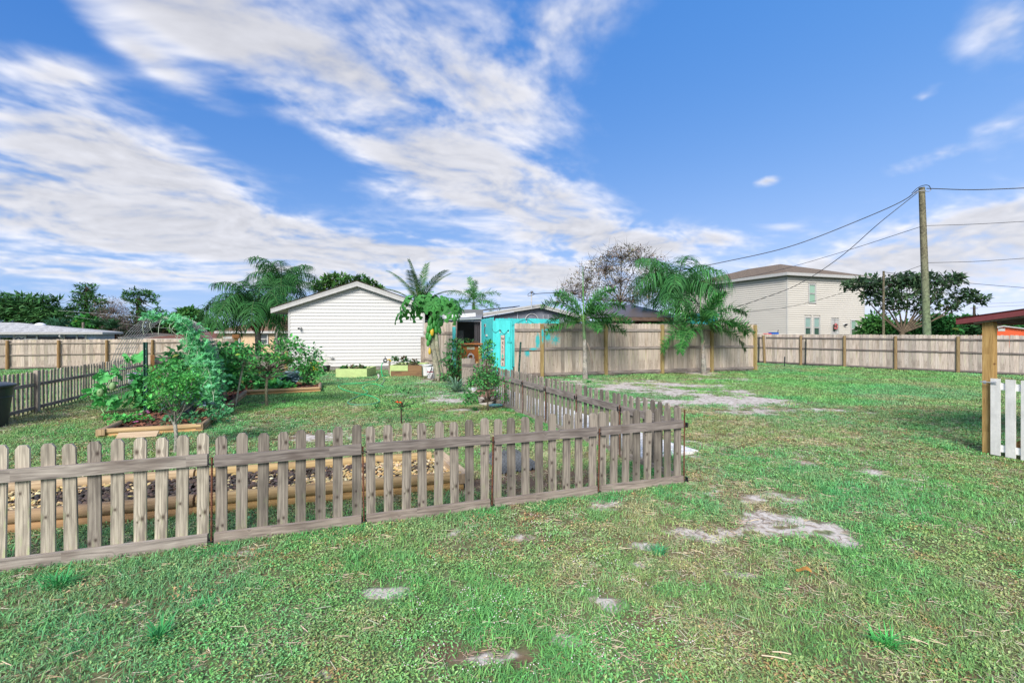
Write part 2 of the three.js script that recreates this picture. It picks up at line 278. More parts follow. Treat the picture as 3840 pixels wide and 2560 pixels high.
// ---------------------------------------------------------------- ground: where the lawn is bare, dry or lush
const px = (u, v, ru, rv, a = 1) => { const p = G(u * 1.633, v * 1.633), z = -p.z; return [p.x, p.z, ru * 1.633 * z / F, Math.max(0.06, rv * 1.633 * z * z / (EYE * F)), a]; };
const bare = [
  px(1610, 1225, 90, 17), px(1785, 1145, 85, 15), px(1835, 1207, 115, 22), px(1735, 1183, 50, 17, 0.8), px(1480, 1254, 30, 10), px(1465, 1296, 24, 10), px(1397, 1381, 48, 20), px(1300, 1467, 42, 14), px(760, 1538, 42, 22), px(1042, 1226, 22, 14, 0.9),
  px(2018, 1088, 42, 10), px(2072, 1104, 30, 7), px(1848, 1062, 30, 7, 0.8), px(1600, 1016, 36, 9), px(1585, 1042, 14, 10), px(1640, 1130, 40, 8, 0.7), px(1930, 1245, 60, 14, 0.6), px(880, 1358, 60, 16, 0.55), px(1180, 1500, 60, 18, 0.5), px(620, 1410, 40, 14, 0.5), px(540, 1270, 60, 9, 0.75),
  px(1560, 885, 120, 13), px(1700, 920, 130, 13), px(1640, 902, 90, 11), px(1350, 878, 90, 12, 0.9), px(1450, 893, 100, 11, 0.8), px(1900, 945, 90, 8, 0.8), px(1590, 930, 110, 9, 0.75), px(1760, 948, 130, 6, 0.8), px(1610, 857, 40, 6), px(1250, 875, 60, 8, 0.7), px(1660, 872, 90, 6, 0.8), px(1480, 918, 60, 7, 0.7),
  px(770, 1003, 95, 13, 0.9), px(1005, 905, 60, 11), px(1060, 946, 40, 7), px(1010, 876, 70, 9), px(1040, 920, 50, 6, 0.7), px(900, 905, 50, 5, 0.6), px(1120, 900, 50, 8, 0.7), px(960, 925, 60, 5, 0.5), px(690, 896, 40, 4, 0.6), px(560, 905, 60, 6, 0.5), px(120, 948, 60, 6, 0.6), px(1370, 1165, 60, 9, 0.6), px(1640, 1075, 30, 6, 0.6), px(1400, 1150, 40, 7, 0.5), px(250, 980, 110, 8, 0.35), px(1088, 1517, 60, 16, 0.8), px(828, 1405, 26, 14, 0.75), px(913, 1358, 40, 12, 0.7), px(1187, 1234, 34, 9, 0.7), px(620, 1500, 50, 16, 0.5), px(1700, 1320, 50, 12, 0.5), px(2150, 1250, 60, 10, 0.5), px(1330, 1240, 40, 9, 0.6),
];
const thatch = [px(1150, 1105, 130, 30), px(690, 1006, 70, 12), px(600, 925, 90, 9, 0.8), px(450, 1250, 200, 16, 0.3), px(1050, 1190, 70, 12, 0.7), px(1320, 1090, 110, 30, 0.7), px(1200, 1480, 200, 40, 0.3), px(1900, 1290, 120, 30, 0.2), px(1007, 1491, 60, 26, 0.8), px(1150, 1520, 130, 30, 0.7), px(950, 1420, 70, 22, 0.7), px(1480, 1420, 110, 26, 0.6), px(1840, 1350, 60, 16, 0.8), px(2280, 1330, 90, 30, 0.7), px(1980, 1500, 110, 26, 0.6), px(250, 1330, 90, 16, 0.5), px(700, 1230, 60, 12, 0.7), px(1230, 1180, 60, 10, 0.7)];
function patchSum(P, x, z) { let s = 0; for (const p of P) { const dx = (x - p[0]) / p[2], dz = (z - p[1]) / p[3], d = dx * dx + dz * dz; if (d < 5) s += p[4] * Math.exp(-d * 0.9); } return s; }
function soil(x, z) {
  const n = fbm(x * 2.1 + 50, z * 2.1 + 20, 4, 0.55), f = fbm(x * 9 + 3, z * 9, 3);
  const ps = Math.min(1, patchSum(bare, x, z)), n2 = fbm(x * 1.3 + 5, z * 2.6 + 77, 4, 0.6), sand = sst(0.34, 0.78, ps * 0.86 + ps * ((n2 - 0.5) * 3.4 + (n - 0.5) * 0.9) + (f - 0.5) * 2.4 * (0.12 + ps));
  const dead = sst(0.3, 0.75, patchSum(thatch, x, z) + (n - 0.5) * 0.5);
  const dry = sst(0.46, 0.66, fbm(x * 0.55 + 9, z * 0.55 + 4, 3) * 0.6 + fbm(x * 2.7, z * 2.7 + 31, 3) * 0.4);
  const lush = sst(0.5, 0.68, fbm(x * 0.8 + 70, z * 0.8 + 11, 3) * 0.65 + f * 0.35);
  return { sand, dead, dry, lush, n, f };
}
function lawnTex(x0, x1, z0, z1, W, H) {
  return tex(W, H, (u, v) => {
    const x = mix(x0, x1, u), z = mix(z0, z1, v), s = soil(x, z), g = fbm(x * 60, z * 60, 3, 0.65), h = fbm(x * 24 + 4, z * 24, 2);
    const sandC = mix3([0.68, 0.63, 0.58], [0.83, 0.8, 0.76], clamp(g * 1.3 - 0.1)), crumb = clamp((h - 0.54) * 5);
    let c = mix3(mix3([0.38, 0.36, 0.24], [0.52, 0.46, 0.34], g), [0.32, 0.48, 0.27], s.lush * 0.45 + 0.12);
    c = mix3(c, [0.5, 0.42, 0.3], s.dry * 0.45); c = mix3(c, mix3([0.36, 0.27, 0.2], [0.55, 0.45, 0.36], g), s.dead * 0.85);
    return mix3(c, mix3(sandC, [0.46, 0.39, 0.32], crumb * 0.6), s.sand);
  }, true, false);
}
function sheet(name, x0, x1, z0, z1, y, mat, label) {
  const g = new THREE.BufferGeometry(); g.setAttribute('position', new THREE.Float32BufferAttribute([x0, y, z0, x1, y, z0, x1, y, z1, x0, y, z1], 3)); g.setAttribute('normal', new THREE.Float32BufferAttribute([0, 1, 0, 0, 1, 0, 0, 1, 0, 0, 1, 0], 3));
  g.setAttribute('uv', new THREE.Float32BufferAttribute([0, 0, 1, 0, 1, 1, 0, 1], 2)); g.setIndex([0, 2, 1, 0, 3, 2]); const o = mesh(name, g, mat); o.userData.kind = 'structure'; o.userData.label = label; return o;
}
{
  const far = sheet('ground', -450, 450, -700, 60, -0.02, M({ map: (() => { const t = T.speck.clone(); t.repeat.set(300, 250); t.needsUpdate = true; return t; })(), color: col(0.13, 0.24, 0.09), roughness: 1 }), 'flat grassy ground reaching to the horizon behind the gardens');
  const mt = (x0, x1, z0, z1, W, H) => { const t = lawnTex(x0, x1, z0, z1, W, H); return M({ map: t, bumpMap: t, bumpScale: 0.015, roughness: 1 }); };
  const NX0 = -9, NX1 = 9, NZ0 = -10.4, NZ1 = -1.4;
  sheet('lawn', NX0, NX1, NZ0, NZ1, 0, mt(NX0, NX1, NZ0, NZ1, 2048, 1024), 'green lawn with sandy bare patches in the foreground');
  sheet('lawn', -24, 22, -27, NZ0, 0, mt(-24, 22, -27, NZ0, 1536, 640), 'back part of the lawn with pale sandy ground before the tall fence');
  sheet('lawn', -24, NX0, NZ0, NZ1, 0, mt(-24, NX0, NZ0, NZ1, 512, 320), 'strip of lawn beyond the picket fence on the left');
  sheet('lawn', NX1, 22, NZ0, NZ1, 0, mt(NX1, 22, NZ0, NZ1, 512, 320), 'strip of lawn on the right under the coop');
}

// ---------------------------------------------------------------- fences
const pickGeos = []; // picket variants: width 0.076, height 1 (scaled), thickness 0.019
srand(5);
function plank(w, h, d, top, i, n) {
  const sh = new THREE.Shape(), c = top === 'dog' ? Math.min(0.02, w * 0.22) : top === 'ear' ? Math.min(0.028, w * 0.26) : 0, r = rr(-0.004, 0.004), hw = w / 2;
  sh.moveTo(-hw, 0); sh.lineTo(hw, 0);
  if (top === 'dog') { sh.lineTo(hw, h - c * 1.5); sh.lineTo(hw - c * 0.75, h - c * 0.35 + r); sh.lineTo(hw - c * 1.1, h); sh.lineTo(-hw + c * 1.1, h); sh.lineTo(-hw + c * 0.75, h - c * 0.35 - r); sh.lineTo(-hw, h - c * 1.5); }
  else if (top === 'ear') { sh.lineTo(hw, h - c); sh.lineTo(hw - c, h); sh.lineTo(-hw + c, h); sh.lineTo(-hw, h - c); }
  else { sh.lineTo(hw, h); sh.lineTo(-hw, h); }
  const g = new THREE.ExtrudeGeometry(sh, { depth: d, bevelEnabled: false }), P = g.attributes.position, t = g.attributes.uv;
  for (let k = 0; k < P.count; k++) t.setXY(k, (i + 0.03 + 0.94 * clamp((P.getX(k) + hw) / w + P.getZ(k) * 2)) / n, clamp(P.getY(k) / h, 0.005, 0.995));
  return g;
}
const boardGeos = [], boardLow = [];
for (let i = 0; i < 12; i++) boardGeos.push(plank(0.14, 1.85, 0.019, 'ear', i, 12));
for (let i = 0; i < 6; i++) boardLow.push(plank(0.14, 1.85, 0.019, 'flat', i * 2, 12));
// a run of pickets: rails on the local +z side when railSide = 1
function picketRun(parent, s0, s1, step, h, mat, o = {}) {
  const list = [];
  for (let s = s0; s <= s1 + 1e-6; s += step) list.push(s);
  for (const s of list) {
    const k = Math.floor(rnd() * 10), p = mesh('picket', pickGeos[k], o.mats ? o.mats[Math.floor(rnd() * o.mats.length)] : mat, parent);
    p.position.set(s + rr(-0.006, 0.006), (o.y0 ?? 0.012) + rr(-0.006, 0.006), o.z ?? -0.0095); p.scale.set(o.wx || 1, h / 0.8 * (1 + rr(-0.012, 0.012)), 1); p.rotation.z = rr(-0.014, 0.014); p.rotation.y = rr(-0.05, 0.05); p.rotation.x = rr(-0.01, 0.012);
  }
  return list;
}
for (let i = 0; i < 10; i++) pickGeos.push(plank(0.076, 0.8, 0.019, 'dog', i, 10));
function rail(parent, s0, s1, y, hh, d, z, mat = m.grey, c = [1, 1, 1], tilt = 0) { const b = new MB(); b.box(s1 - s0, hh, d, (s0 + s1) / 2, y, z, c, eul(0, 0, tilt)); return b.build('rail', mat, parent); }
function rebar(parent, s, h, z, lean = 0) {
  const b = new MB(), pts = []; for (let k = 0; k <= 60; k++) pts.push(V(s + lean * k / 60, -0.02 + h * k / 60, z)); b.tube(pts, pts.map((_, k) => (k % 2 ? 0.0085 : 0.0068)), 6, WHITE); const st = b.build('stake', m.rust, parent);
  return st;
}
function bracket(parent, s, y, z) { const b = new MB(); b.tube(Array.from({ length: 15 }, (_, k) => V(s + Math.cos(k / 7 * Math.PI) * 0.026, y + 0.002 * (k % 3), z + Math.sin(k / 7 * Math.PI) * 0.02)), 0.004, 5, [0.015, 0.015, 0.016]); b.box(0.012, 0.05, 0.03, s + 0.032, y + 0.01, z - 0.004, [0.015, 0.015, 0.016]); b.box(0.012, 0.05, 0.03, s - 0.032, y + 0.01, z - 0.004, [0.015, 0.015, 0.016]); b.build('bracket', m.plastic, parent); }
const FA = V(-3.42, 0, -3.17), FB = V(1.79, 0, -5.0), FDIR = V().subVectors(FB, FA).normalize(), FROT = Math.atan2(-FDIR.z, FDIR.x);
const onF = (s, dz = 0) => V(FA.x + FDIR.x * s, 0, FA.z + FDIR.z * s);
{
  srand(77);
  const f = thing('picket_fence', 'low weathered wooden picket fence across the lawn in front of the wood chip bed', 'fence', FA, FROT);
  const J = [-0.33, 1.227, 2.321, 3.425, 4.514, 5.532];
  for (let i = 0; i < 5; i++) {
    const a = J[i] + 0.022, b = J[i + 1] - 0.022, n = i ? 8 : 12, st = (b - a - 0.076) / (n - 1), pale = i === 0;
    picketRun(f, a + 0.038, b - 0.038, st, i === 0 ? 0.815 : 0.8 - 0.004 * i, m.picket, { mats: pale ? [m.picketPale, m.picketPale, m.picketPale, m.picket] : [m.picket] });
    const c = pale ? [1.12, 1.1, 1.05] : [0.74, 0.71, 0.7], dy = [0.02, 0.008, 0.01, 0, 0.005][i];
    rail(f, a, b, 0.617 + dy, 0.082, 0.032, 0.027, m.grey, c, [0.004, 0.003, -0.004, 0.003, 0.008][i]);
    rail(f, a, b, 0.04, 0.09, 0.034, 0.028, m.grey, pale ? c : [1.0, 0.93, 0.86], [0, -0.003, 0.004, 0.002, 0][i]);
  }
  for (let i = 1; i <= 5; i++) { rebar(f, J[i], [0, 0.67, 0.665, 0.665, 0.66, 0.79][i], 0.02, [0, 0.004, -0.01, 0.012, 0.014, 0.01][i]); bracket(f, J[i], 0.6, 0.03); bracket(f, J[i], 0.03, 0.03); }
}
const RA = V(1.79, 0, -5.02), RB = V(-0.93, 0, -11.95), RD = V().subVectors(RB, RA).normalize();
{
  srand(78);
  const r = thing('picket_fence', 'picket fence running back from the corner of the front fence beside the white stone path', 'fence', RA, Math.atan2(-RD.z, RD.x)), Q = [0.03, 1.08, 2.206, 3.27, 4.27, 5.27, 6.37, 7.44];
  for (let i = 0; i < 7; i++) {
    const a = Q[i] + 0.02, b = Q[i + 1] - 0.02, n = 8, st = (b - a - 0.076) / (n - 1);
    picketRun(r, a + 0.038, b - 0.038, st, 0.79, m.picket, { z: 0, wx: 0.86 }); rail(r, a, b, 0.612, 0.085, 0.032, -0.018, m.grey, [0.85, 0.83, 0.82], rr(-0.004, 0.004)); rail(r, a, b, 0.04, 0.085, 0.032, -0.018, m.grey, [1.0, 0.96, 0.9]);
  }
  for (let i = 1; i < 8; i++) { rebar(r, Q[i], 0.68, -0.03, rr(-0.01, 0.01)); bracket(r, Q[i], 0.6, -0.03); }
  const g = thing('picket_gate', 'short weathered picket gate beside a round brown post before the tiki bar', 'gate', V(-1.42, 0, -13.6), GRID * 0.3);
  picketRun(g, 0.02, 0.34, 0.062, 0.8, m.picket, {}); rail(g, -0.01, 0.36, 0.62, 0.07, 0.03, 0.025, m.grey, [0.8, 0.78, 0.78]); rail(g, -0.01, 0.36, 0.1, 0.07, 0.03, 0.025, m.grey, [0.8, 0.78, 0.78]);
  picketRun(g, 0.52, 0.86, 0.07, 0.78, m.picket, {}); rail(g, 0.48, 0.9, 0.62, 0.07, 0.03, 0.025, m.grey, [0.8, 0.78, 0.78]);
  new MB().tube([V(0.43, -0.05, 0.04), V(0.425, 0.4, 0.04), V(0.43, 0.72, 0.04)], 0.045, 10, [0.85, 0.62, 0.42]).build('post', m.pine, g);
}
{ // side fence on the left and its far return
  srand(79);
  const A = V(-8.52, 0, -6.95), B = V(-11.25, 0, -14.5), D = V().subVectors(B, A), L = D.length(); D.normalize();
  const f = thing('picket_fence', 'pale picket fence along the left side behind the black bin', 'fence', A, Math.atan2(-D.z, D.x));
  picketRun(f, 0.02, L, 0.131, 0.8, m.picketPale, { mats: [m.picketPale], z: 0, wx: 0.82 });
  for (let s = 0; s < L - 0.1; s += 2.65) { rail(f, s + 0.02, Math.min(L, s + 2.62), 0.55, 0.06, 0.034, 0.038, m.grey, [0.8, 0.76, 0.72]); rail(f, s + 0.02, Math.min(L, s + 2.62), 0.1, 0.06, 0.034, 0.038, m.grey, [0.8, 0.76, 0.72]); }
  for (const s of [2.45, 5.1]) new MB().box(0.07, 0.84, 0.07, s, 0.41, 0.06, [1.25, 1.2, 1.08]).build('post', m.grey, f);
  const C = V(-11.2, 0, -14.75), E = V(-8.35, 0, -17.6), H = V().subVectors(E, C), W = H.length(); H.normalize();
  const b = thing('board_fence', 'low weathered board fence behind the vegetable bed running to the white shed', 'fence', C, Math.atan2(-H.z, H.x));
  let k = 0; for (let s = 0.08; s < W - 0.05; s += 0.142) { const p = mesh('board', boardLow[k++ % 6], m.boardGrey, b); p.position.set(s, 0.01 + rr(-0.006, 0.006), -0.018); p.scale.y = 0.76 / 1.85; }
  rail(b, 0, W, 0.77, 0.035, 0.09, 0.01, m.grey, [0.95, 0.9, 0.88]); rail(b, 0, W, 0.62, 0.07, 0.03, 0.018, m.grey, [0.9, 0.86, 0.84]); rail(b, 0, W, 0.13, 0.07, 0.03, 0.018, m.grey, [0.9, 0.86, 0.84]);
  for (const [s, c] of [[0.0, [0.75, 0.5, 0.33]], [W * 0.42, [0.8, 0.55, 0.38]], [W - 0.06, [1, 0.9, 0.7]]]) new MB().box(0.09, 0.86, 0.09, s, 0.42, 0.085, c).build('post', m.pine, b);
}
function privacyFence(o) {
  const D = V().subVectors(o.B, o.A), L = D.length(); D.normalize();
  const f = thing(o.name || 'wooden_fence', o.label, 'fence', o.A, Math.atan2(-D.z, D.x)); srand(o.seed);
  const sOf = (u) => { const p = alongRay(o.A, o.B, u); return Math.hypot(p.x - o.A.x, p.z - o.A.z) * Math.sign((p.x - o.A.x) * D.x + (p.z - o.A.z) * D.z); };
  for (let s = o.w / 2; s < L; s += o.w) { const p = mesh('board', boardGeos[Math.floor(rnd() * 12)], o.mat, f); p.position.set(s, 0.03 + rr(-0.008, 0.008), -0.02 + rr(-0.002, 0.002)); p.scale.set(o.w / 0.141, (o.h - 0.03) / 1.85, 1); p.rotation.z = rr(-0.003, 0.003); p.rotation.y = rr(-0.012, 0.012); }
  const posts = o.posts.map((q) => (Array.isArray(q) ? { s: sOf(q[0]), lean: q[1] } : { s: sOf(q), lean: 0 })), cuts = [0, ...posts.map((q) => q.s), L];
  for (let i = 0; i < cuts.length - 1; i++) if (cuts[i + 1] - cuts[i] > 0.1) o.rails.forEach((y) => rail(f, cuts[i] + (i ? 0.05 : 0), cuts[i + 1] - (i < cuts.length - 2 ? 0.05 : 0), y + rr(-0.008, 0.008), o.rh || 0.085, 0.038, 0.022, m.grey, o.rc || [1, 0.97, 0.94], rr(-0.002, 0.002)));
  for (const q of posts) { const b = new MB(), c = jit(o.pc || [1, 0.9, 0.7], 0.08); if (o.round) b.tube([V(q.s, -0.1, 0.06), V(q.s + q.lean * 0.5, o.ph * 0.5, 0.06), V(q.s + q.lean, o.ph, 0.06)], [0.058, 0.055, 0.052], 10, c); else b.box(0.1, o.ph + 0.1, 0.1, q.s + q.lean / 2, o.ph / 2 - 0.05, 0.055, c, eul(0, 0, -q.lean / o.ph)); b.build('post', m.pine, f); }
  return [f, L];
}
{ // the tall fences
  const A = V(0.09, 0, -16.0), B = V(9.9, 0, -19.15);
  const [f, L] = privacyFence({ A, B, h: 1.86, w: 0.141, mat: m.board, posts: [2030.6, 2269.8, 2481, 2666.7, 2829], rails: [1.62, 0.98, 0.12], rh: 0.088, ph: 1.83, pc: [0.74, 0.72, 0.58], seed: 91, label: 'tall weathered privacy fence with yellowish square posts behind two young palms' });
  // overspray of turquoise paint round the first post
  const pt = new MB(); srand(3);
  const spl = (x, y, rx, ry, n, z) => { for (let i = 0; i < n; i++) { const a = rr(0, 6.28), d = Math.pow(rnd(), 1.1), s = rr(0.005, 0.02) * (1.3 - d), X = x + Math.cos(a) * d * rx, Y = y + Math.sin(a) * d * ry, q = z + rnd() * 0.0006; pt.quad(V(X - s * 0.4, Y - s * 1.6, q), V(X + s * 0.5, Y - s * 1.2, q), V(X + s * 0.4, Y + s * 1.7, q), V(X - s * 0.5, Y + s * 1.3, q), [0.05, 0.5, 0.5]); } };
  spl(0.83, 1.24, 0.1, 0.3, 900, 0.0015); spl(1.2, 1.38, 0.2, 0.2, 420, 0.0015); spl(1.5, 1.3, 0.25, 0.26, 300, 0.0015); spl(0.45, 0.86, 0.12, 0.17, 380, 0.0015); spl(0.66, 0.98, 0.16, 0.035, 260, 0.0432); spl(1.3, 1.63, 0.36, 0.035, 420, 0.0432); spl(0.97, 1.52, 0.05, 0.16, 420, 0.1065); spl(0.97, 1.28, 0.045, 0.14, 70, 0.1065);
  const pm = pt.build('paint_stain', m.paint, f); pm.userData.label = 'turquoise paint oversprayed on boards and post'; pm.userData.kind = 'stuff';
}
privacyFence({ A: V(12.1, 0, -23.9), B: V(19.6, 0, -14.9), h: 1.44, w: 0.118, mat: m.boardGrey, posts: [[2871, -0.07], 3006, 3169.5, 3361, 3595], round: true, rails: [1.27, 0.78, 0.08], rh: 0.055, rc: [0.62, 0.6, 0.6], ph: 1.38, pc: [0.56, 0.53, 0.5], seed: 92, label: 'long grey board fence with round log posts along the right side of the lawn' });
privacyFence({ A: V(-22.6, 0, -18.9), B: V(-13.1, 0, -22.5), h: 1.235, w: 0.128, mat: m.boardTan, posts: [-190, 28.7, 220.7, 401, 572, 735], round: true, rails: [1.08, 0.6, 0.08], rh: 0.05, rc: [1.1, 1.06, 0.95], ph: 1.2, pc: [0.6, 0.5, 0.4], seed: 93, label: 'tan board fence with round brown posts on the far left of the yard' });
{
  const c = thing('gate_post', 'brown wooden post with an orange flat cap at the end of the left board fence', 'post', V(-13.05, 0, -22.45), GRID);
  new MB().box(0.14, 1.3, 0.14, 0, 0.6, 0, [0.85, 0.68, 0.45]).build('post', m.pine, c); new MB().geo(new RoundedBoxGeometry(0.3, 0.18, 0.3, 2, 0.02), new THREE.Matrix4().makeTranslation(0, 1.34, 0), [0.42, 0.17, 0.05]).build('cap', m.plain, c);
}
{ // metal stakes
  const post = (name, label, p, h, lean, w = 0.05, c = [0.012, 0.055, 0.04]) => {
    const t = thing(name, label, 'stake', p, 0), b = new MB(); for (const k of [-1, 0, 1]) b.box(k ? 0.012 : w, h + 0.1, k ? 0.03 : 0.008, k * w * 0.5, h / 2 - 0.05, k ? 0.012 : 0, c); const s = b.build('stake', m.plastic, t); s.rotation.z = -lean;
    const d = new MB(); for (let y = 0.15; y < h; y += 0.14) d.geo(new THREE.CylinderGeometry(0.006, 0.006, 0.004, 8).rotateX(Math.PI / 2), new THREE.Matrix4().makeTranslation(0, y, 0.007), [0.5, 0.5, 0.45]); const q = d.build('studs', m.plastic, t); q.rotation.z = -lean; q.userData.kind = 'stuff'; return t;
  };
  post('metal_stake', 'tall dark green metal stake with studs standing in the vegetable bed', V(-6.74, 0, -8.75), 1.39, -0.01, 0.055);
  post('metal_stake', 'dark green metal stake leaning before the end of the tall fence', at(1944, 0, 15.4).setY(0), 1.24, 0.06, 0.05);
  post('metal_stake', 'thin dark metal stake against the grey fence next to the tall fence end', alongRay(V(12.1, 0, -23.7), V(19.6, 0, -14.7), 2846).setY(0), 1.3, 0.01, 0.03, [0.02, 0.03, 0.03]);
  post('metal_stake', 'thin dark metal stake beside the second log post of the grey fence', alongRay(V(12.1, 0, -23.7), V(19.6, 0, -14.7), 3021).setY(0), 1.22, 0.02, 0.03, [0.02, 0.03, 0.03]);
  post('metal_stake', 'short dark stake standing alone in front of the grey fence', G(2942, 1374), 0.44, 0.03, 0.025, [0.02, 0.03, 0.03]);
}
// ---------------------------------------------------------------- stone path beside the returning fence
{
  srand(31); const p = thing('path', 'white stone slab path beside the returning picket fence', undefined, V(2.0, 0, -6.0), Math.atan2(-RD.z, RD.x)); p.userData.kind = 'structure'; delete p.userData.category;
  const mats = [0, 1, 2].map((k) => M({ map: T.speck, color: col(1.5 - k * 0.06, 1.5 - k * 0.07, 1.47 - k * 0.07), roughness: 0.95, bumpMap: T.speck, bumpScale: 0.002 }));
  for (let k = 0; k < 17; k++) { const g = new RoundedBoxGeometry(0.446, 0.06, 0.9, 1, 0.006), s = mesh('slab', g, mats[k % 3], p); s.position.set(0.24 + k * 0.452, 0.008 + rr(-0.004, 0.004), 0.02 + rr(-0.01, 0.01)); s.rotation.y = rr(-0.02, 0.02); }
}
// ---------------------------------------------------------------- timber beds
function timbers(parent, runs, r) { // each run: [from, to, tint]; two courses of half-round logs
  for (const [a, b, c, one] of runs) for (let k = 0; k < (one ? 1 : 2); k++) {
    const y = r * 0.62 + k * r * 1.62, d = V().subVectors(b, a).normalize(), n = V(d.z, 0, -d.x), o = k ? 0 : 0.012, e = k ? 0.0 : 0.02;
    new MB().tube([V().copy(a).addScaledVector(d, -e).addScaledVector(n, o).setY(y), V().lerpVectors(a, b, 0.5).addScaledVector(n, o).setY(y + rr(-0.003, 0.003)), V().copy(b).addScaledVector(d, e).addScaledVector(n, o).setY(y)], r, 10, jit(k ? c : [c[0] * 1.12, c[1] * 1.02, c[2] * 0.85], 0.06)).build('timber', m.log, parent);
  }
}
const BD = V(0.957, 0, -0.29), N1 = V(-0.5, 0, -4.82), F1 = V(-0.86, 0, -5.62), frontBed = [[N1.x - BD.x * 7.5, N1.z - BD.z * 7.5], [N1.x, N1.z], [F1.x, F1.z], [F1.x - BD.x * 7.5, F1.z - BD.z * 7.5]];
{
  srand(41); const t = thing('raised_bed', 'long raised bed of stacked round timbers right behind the front picket fence', 'raised bed', N1, 0), L = (p, s) => V(p.x - BD.x * s - N1.x, 0, p.z - BD.z * s - N1.z);
  timbers(t, [[L(N1, 2.35), L(N1, 0.02), [1.05, 0.95, 0.68]], [L(N1, 4.0), L(N1, 2.37), [0.72, 0.62, 0.52]], [L(N1, 7.5), L(N1, 4.02), [1.08, 1.0, 0.8]], [L(F1, 2.5), L(F1, 0.1), [1.05, 0.92, 0.62]], [L(F1, 5), L(F1, 2.52), [1.0, 0.95, 0.85]], [L(F1, 7.5), L(F1, 5.02), [1.05, 1, 0.9]]], 0.055);
  const e = new MB(); e.box(0.11, 0.1, 0.98, (F1.x - N1.x) / 2, 0.115, (F1.z - N1.z) / 2, [1.25, 1.2, 1.15], eul(0, Math.atan2(F1.x - N1.x, F1.z - N1.z), 0)); e.build('end_beam', m.log, t);
  const soilm = M({ map: T.speck, color: col(0.09, 0.06, 0.04), roughness: 1 }), b = new MB(); b.quad(V(frontBed[0][0], 0.075, frontBed[0][1]).sub(N1), V(0, 0.075, 0), V(F1.x - N1.x, 0.075, F1.z - N1.z), V(frontBed[3][0] - N1.x, 0.075, frontBed[3][1] - N1.z)); b.build('soil', soilm, t);
}
const gardenBed = [[-6.16, -7.1], [-4.93, -7.53], [-6.6, -11.75], [-5.05, -12.45], [-5.5, -13.6], [-8.4, -15.2], [-9.1, -14.7]];
{
  srand(43); const O = V(-6.16, 0, -7.1), t = thing('raised_bed', 'vegetable bed edged with low round timbers on the left of the garden', 'raised bed', O, 0), P = gardenBed.map(([x, z]) => V(x - O.x, 0, z - O.z));
  const dv = (i, j, f) => V().lerpVectors(P[i], P[j], f);
  timbers(t, [[P[0], P[1], [1.1, 0.95, 0.72]], [P[1], dv(1, 2, 0.47), [0.75, 0.68, 0.62]], [dv(1, 2, 0.48), P[2], [0.78, 0.72, 0.66]], [P[2], P[3], [1.02, 0.86, 0.66]], [P[3], P[4], [0.8, 0.74, 0.68]], [P[0], dv(0, 6, 0.24), [0.85, 0.78, 0.7]], [dv(0, 6, 0.245), dv(0, 6, 0.6), [0.8, 0.74, 0.66]]], 0.042);
  const e = new MB(); e.box(0.1, 0.09, 0.12, P[1].x - 0.03, 0.09, P[1].z - 0.02, [0.75, 0.66, 0.56], eul(0, GRID, 0)); e.build('corner_block', m.log, t); new MB().box(0.11, 0.09, 0.12, P[0].x + 0.02, 0.09, P[0].z, [0.95, 0.85, 0.7], eul(0, GRID, 0)).build('corner_block', m.log, t);
  const soilm = M({ map: T.speck, color: col(0.14, 0.065, 0.04), roughness: 1, bumpMap: T.speck, bumpScale: 0.01 }), sh = new THREE.Shape(P.map((p) => new THREE.Vector2(p.x, -p.z))), g = new THREE.ShapeGeometry(sh).rotateX(-Math.PI / 2).translate(0, 0.05, 0); mesh('soil', g, soilm, t);
  const w = thing('plank', 'pale wooden plank lying on the grass at the front timber of the vegetable bed', 'plank', G(515, 1645).setY(0.045), GRID * 1.0); new MB().box(0.5, 0.025, 0.13, 0, 0.01, 0, [1.2, 1.15, 1.1], eul(0.5, 0, 0)).build('plank', m.log, w);
}
// ---------------------------------------------------------------- corrugated sheet
{
  const O = V(0, 0.025, -5.8), t = thing('corrugated_sheet', 'dark grey corrugated sheet lying on the ground inside the picket corner', 'sheet', O, 0), A = V(-0.42, 0, -0.27), U = V(0.47, 0, -0.28), W = V(0.3, 0, 0.86), b = new MB(), n = 72; srand(47);
  for (let i = 0; i < n; i++) { const y = (k) => 0.016 * Math.sin(k / n * 11 * 6.283), p = (k, f) => V().copy(A).addScaledVector(U, k / n).addScaledVector(W, f).setY(y(k) + 0.01 * f * (k > n * 0.8 ? 1 : 0)); b.quad(p(i, 1), p(i + 1, 1), p(i + 1, 0), p(i, 0), [0.2, 0.215, 0.225]); }
  const s = new THREE.Mesh(mergeVertices(b.geometry, 1e-5), M({ map: T.speck, vertexColors: true, roughness: 0.6, side: THREE.DoubleSide })); s.name = 'sheet'; s.geometry.deleteAttribute('normal'); s.geometry = mergeVertices(s.geometry, 1e-4); s.geometry.computeVertexNormals(); s.castShadow = s.receiveShadow = true; t.add(s);
}

// ---------------------------------------------------------------- houses
const C = { white: [0.53, 0.515, 0.485], cream: [0.8, 0.78, 0.72], beige: [0.6, 0.555, 0.48], turq: [0.075, 0.68, 0.65], dark: [0.02, 0.022, 0.026], slate: [0.12, 0.13, 0.155] };
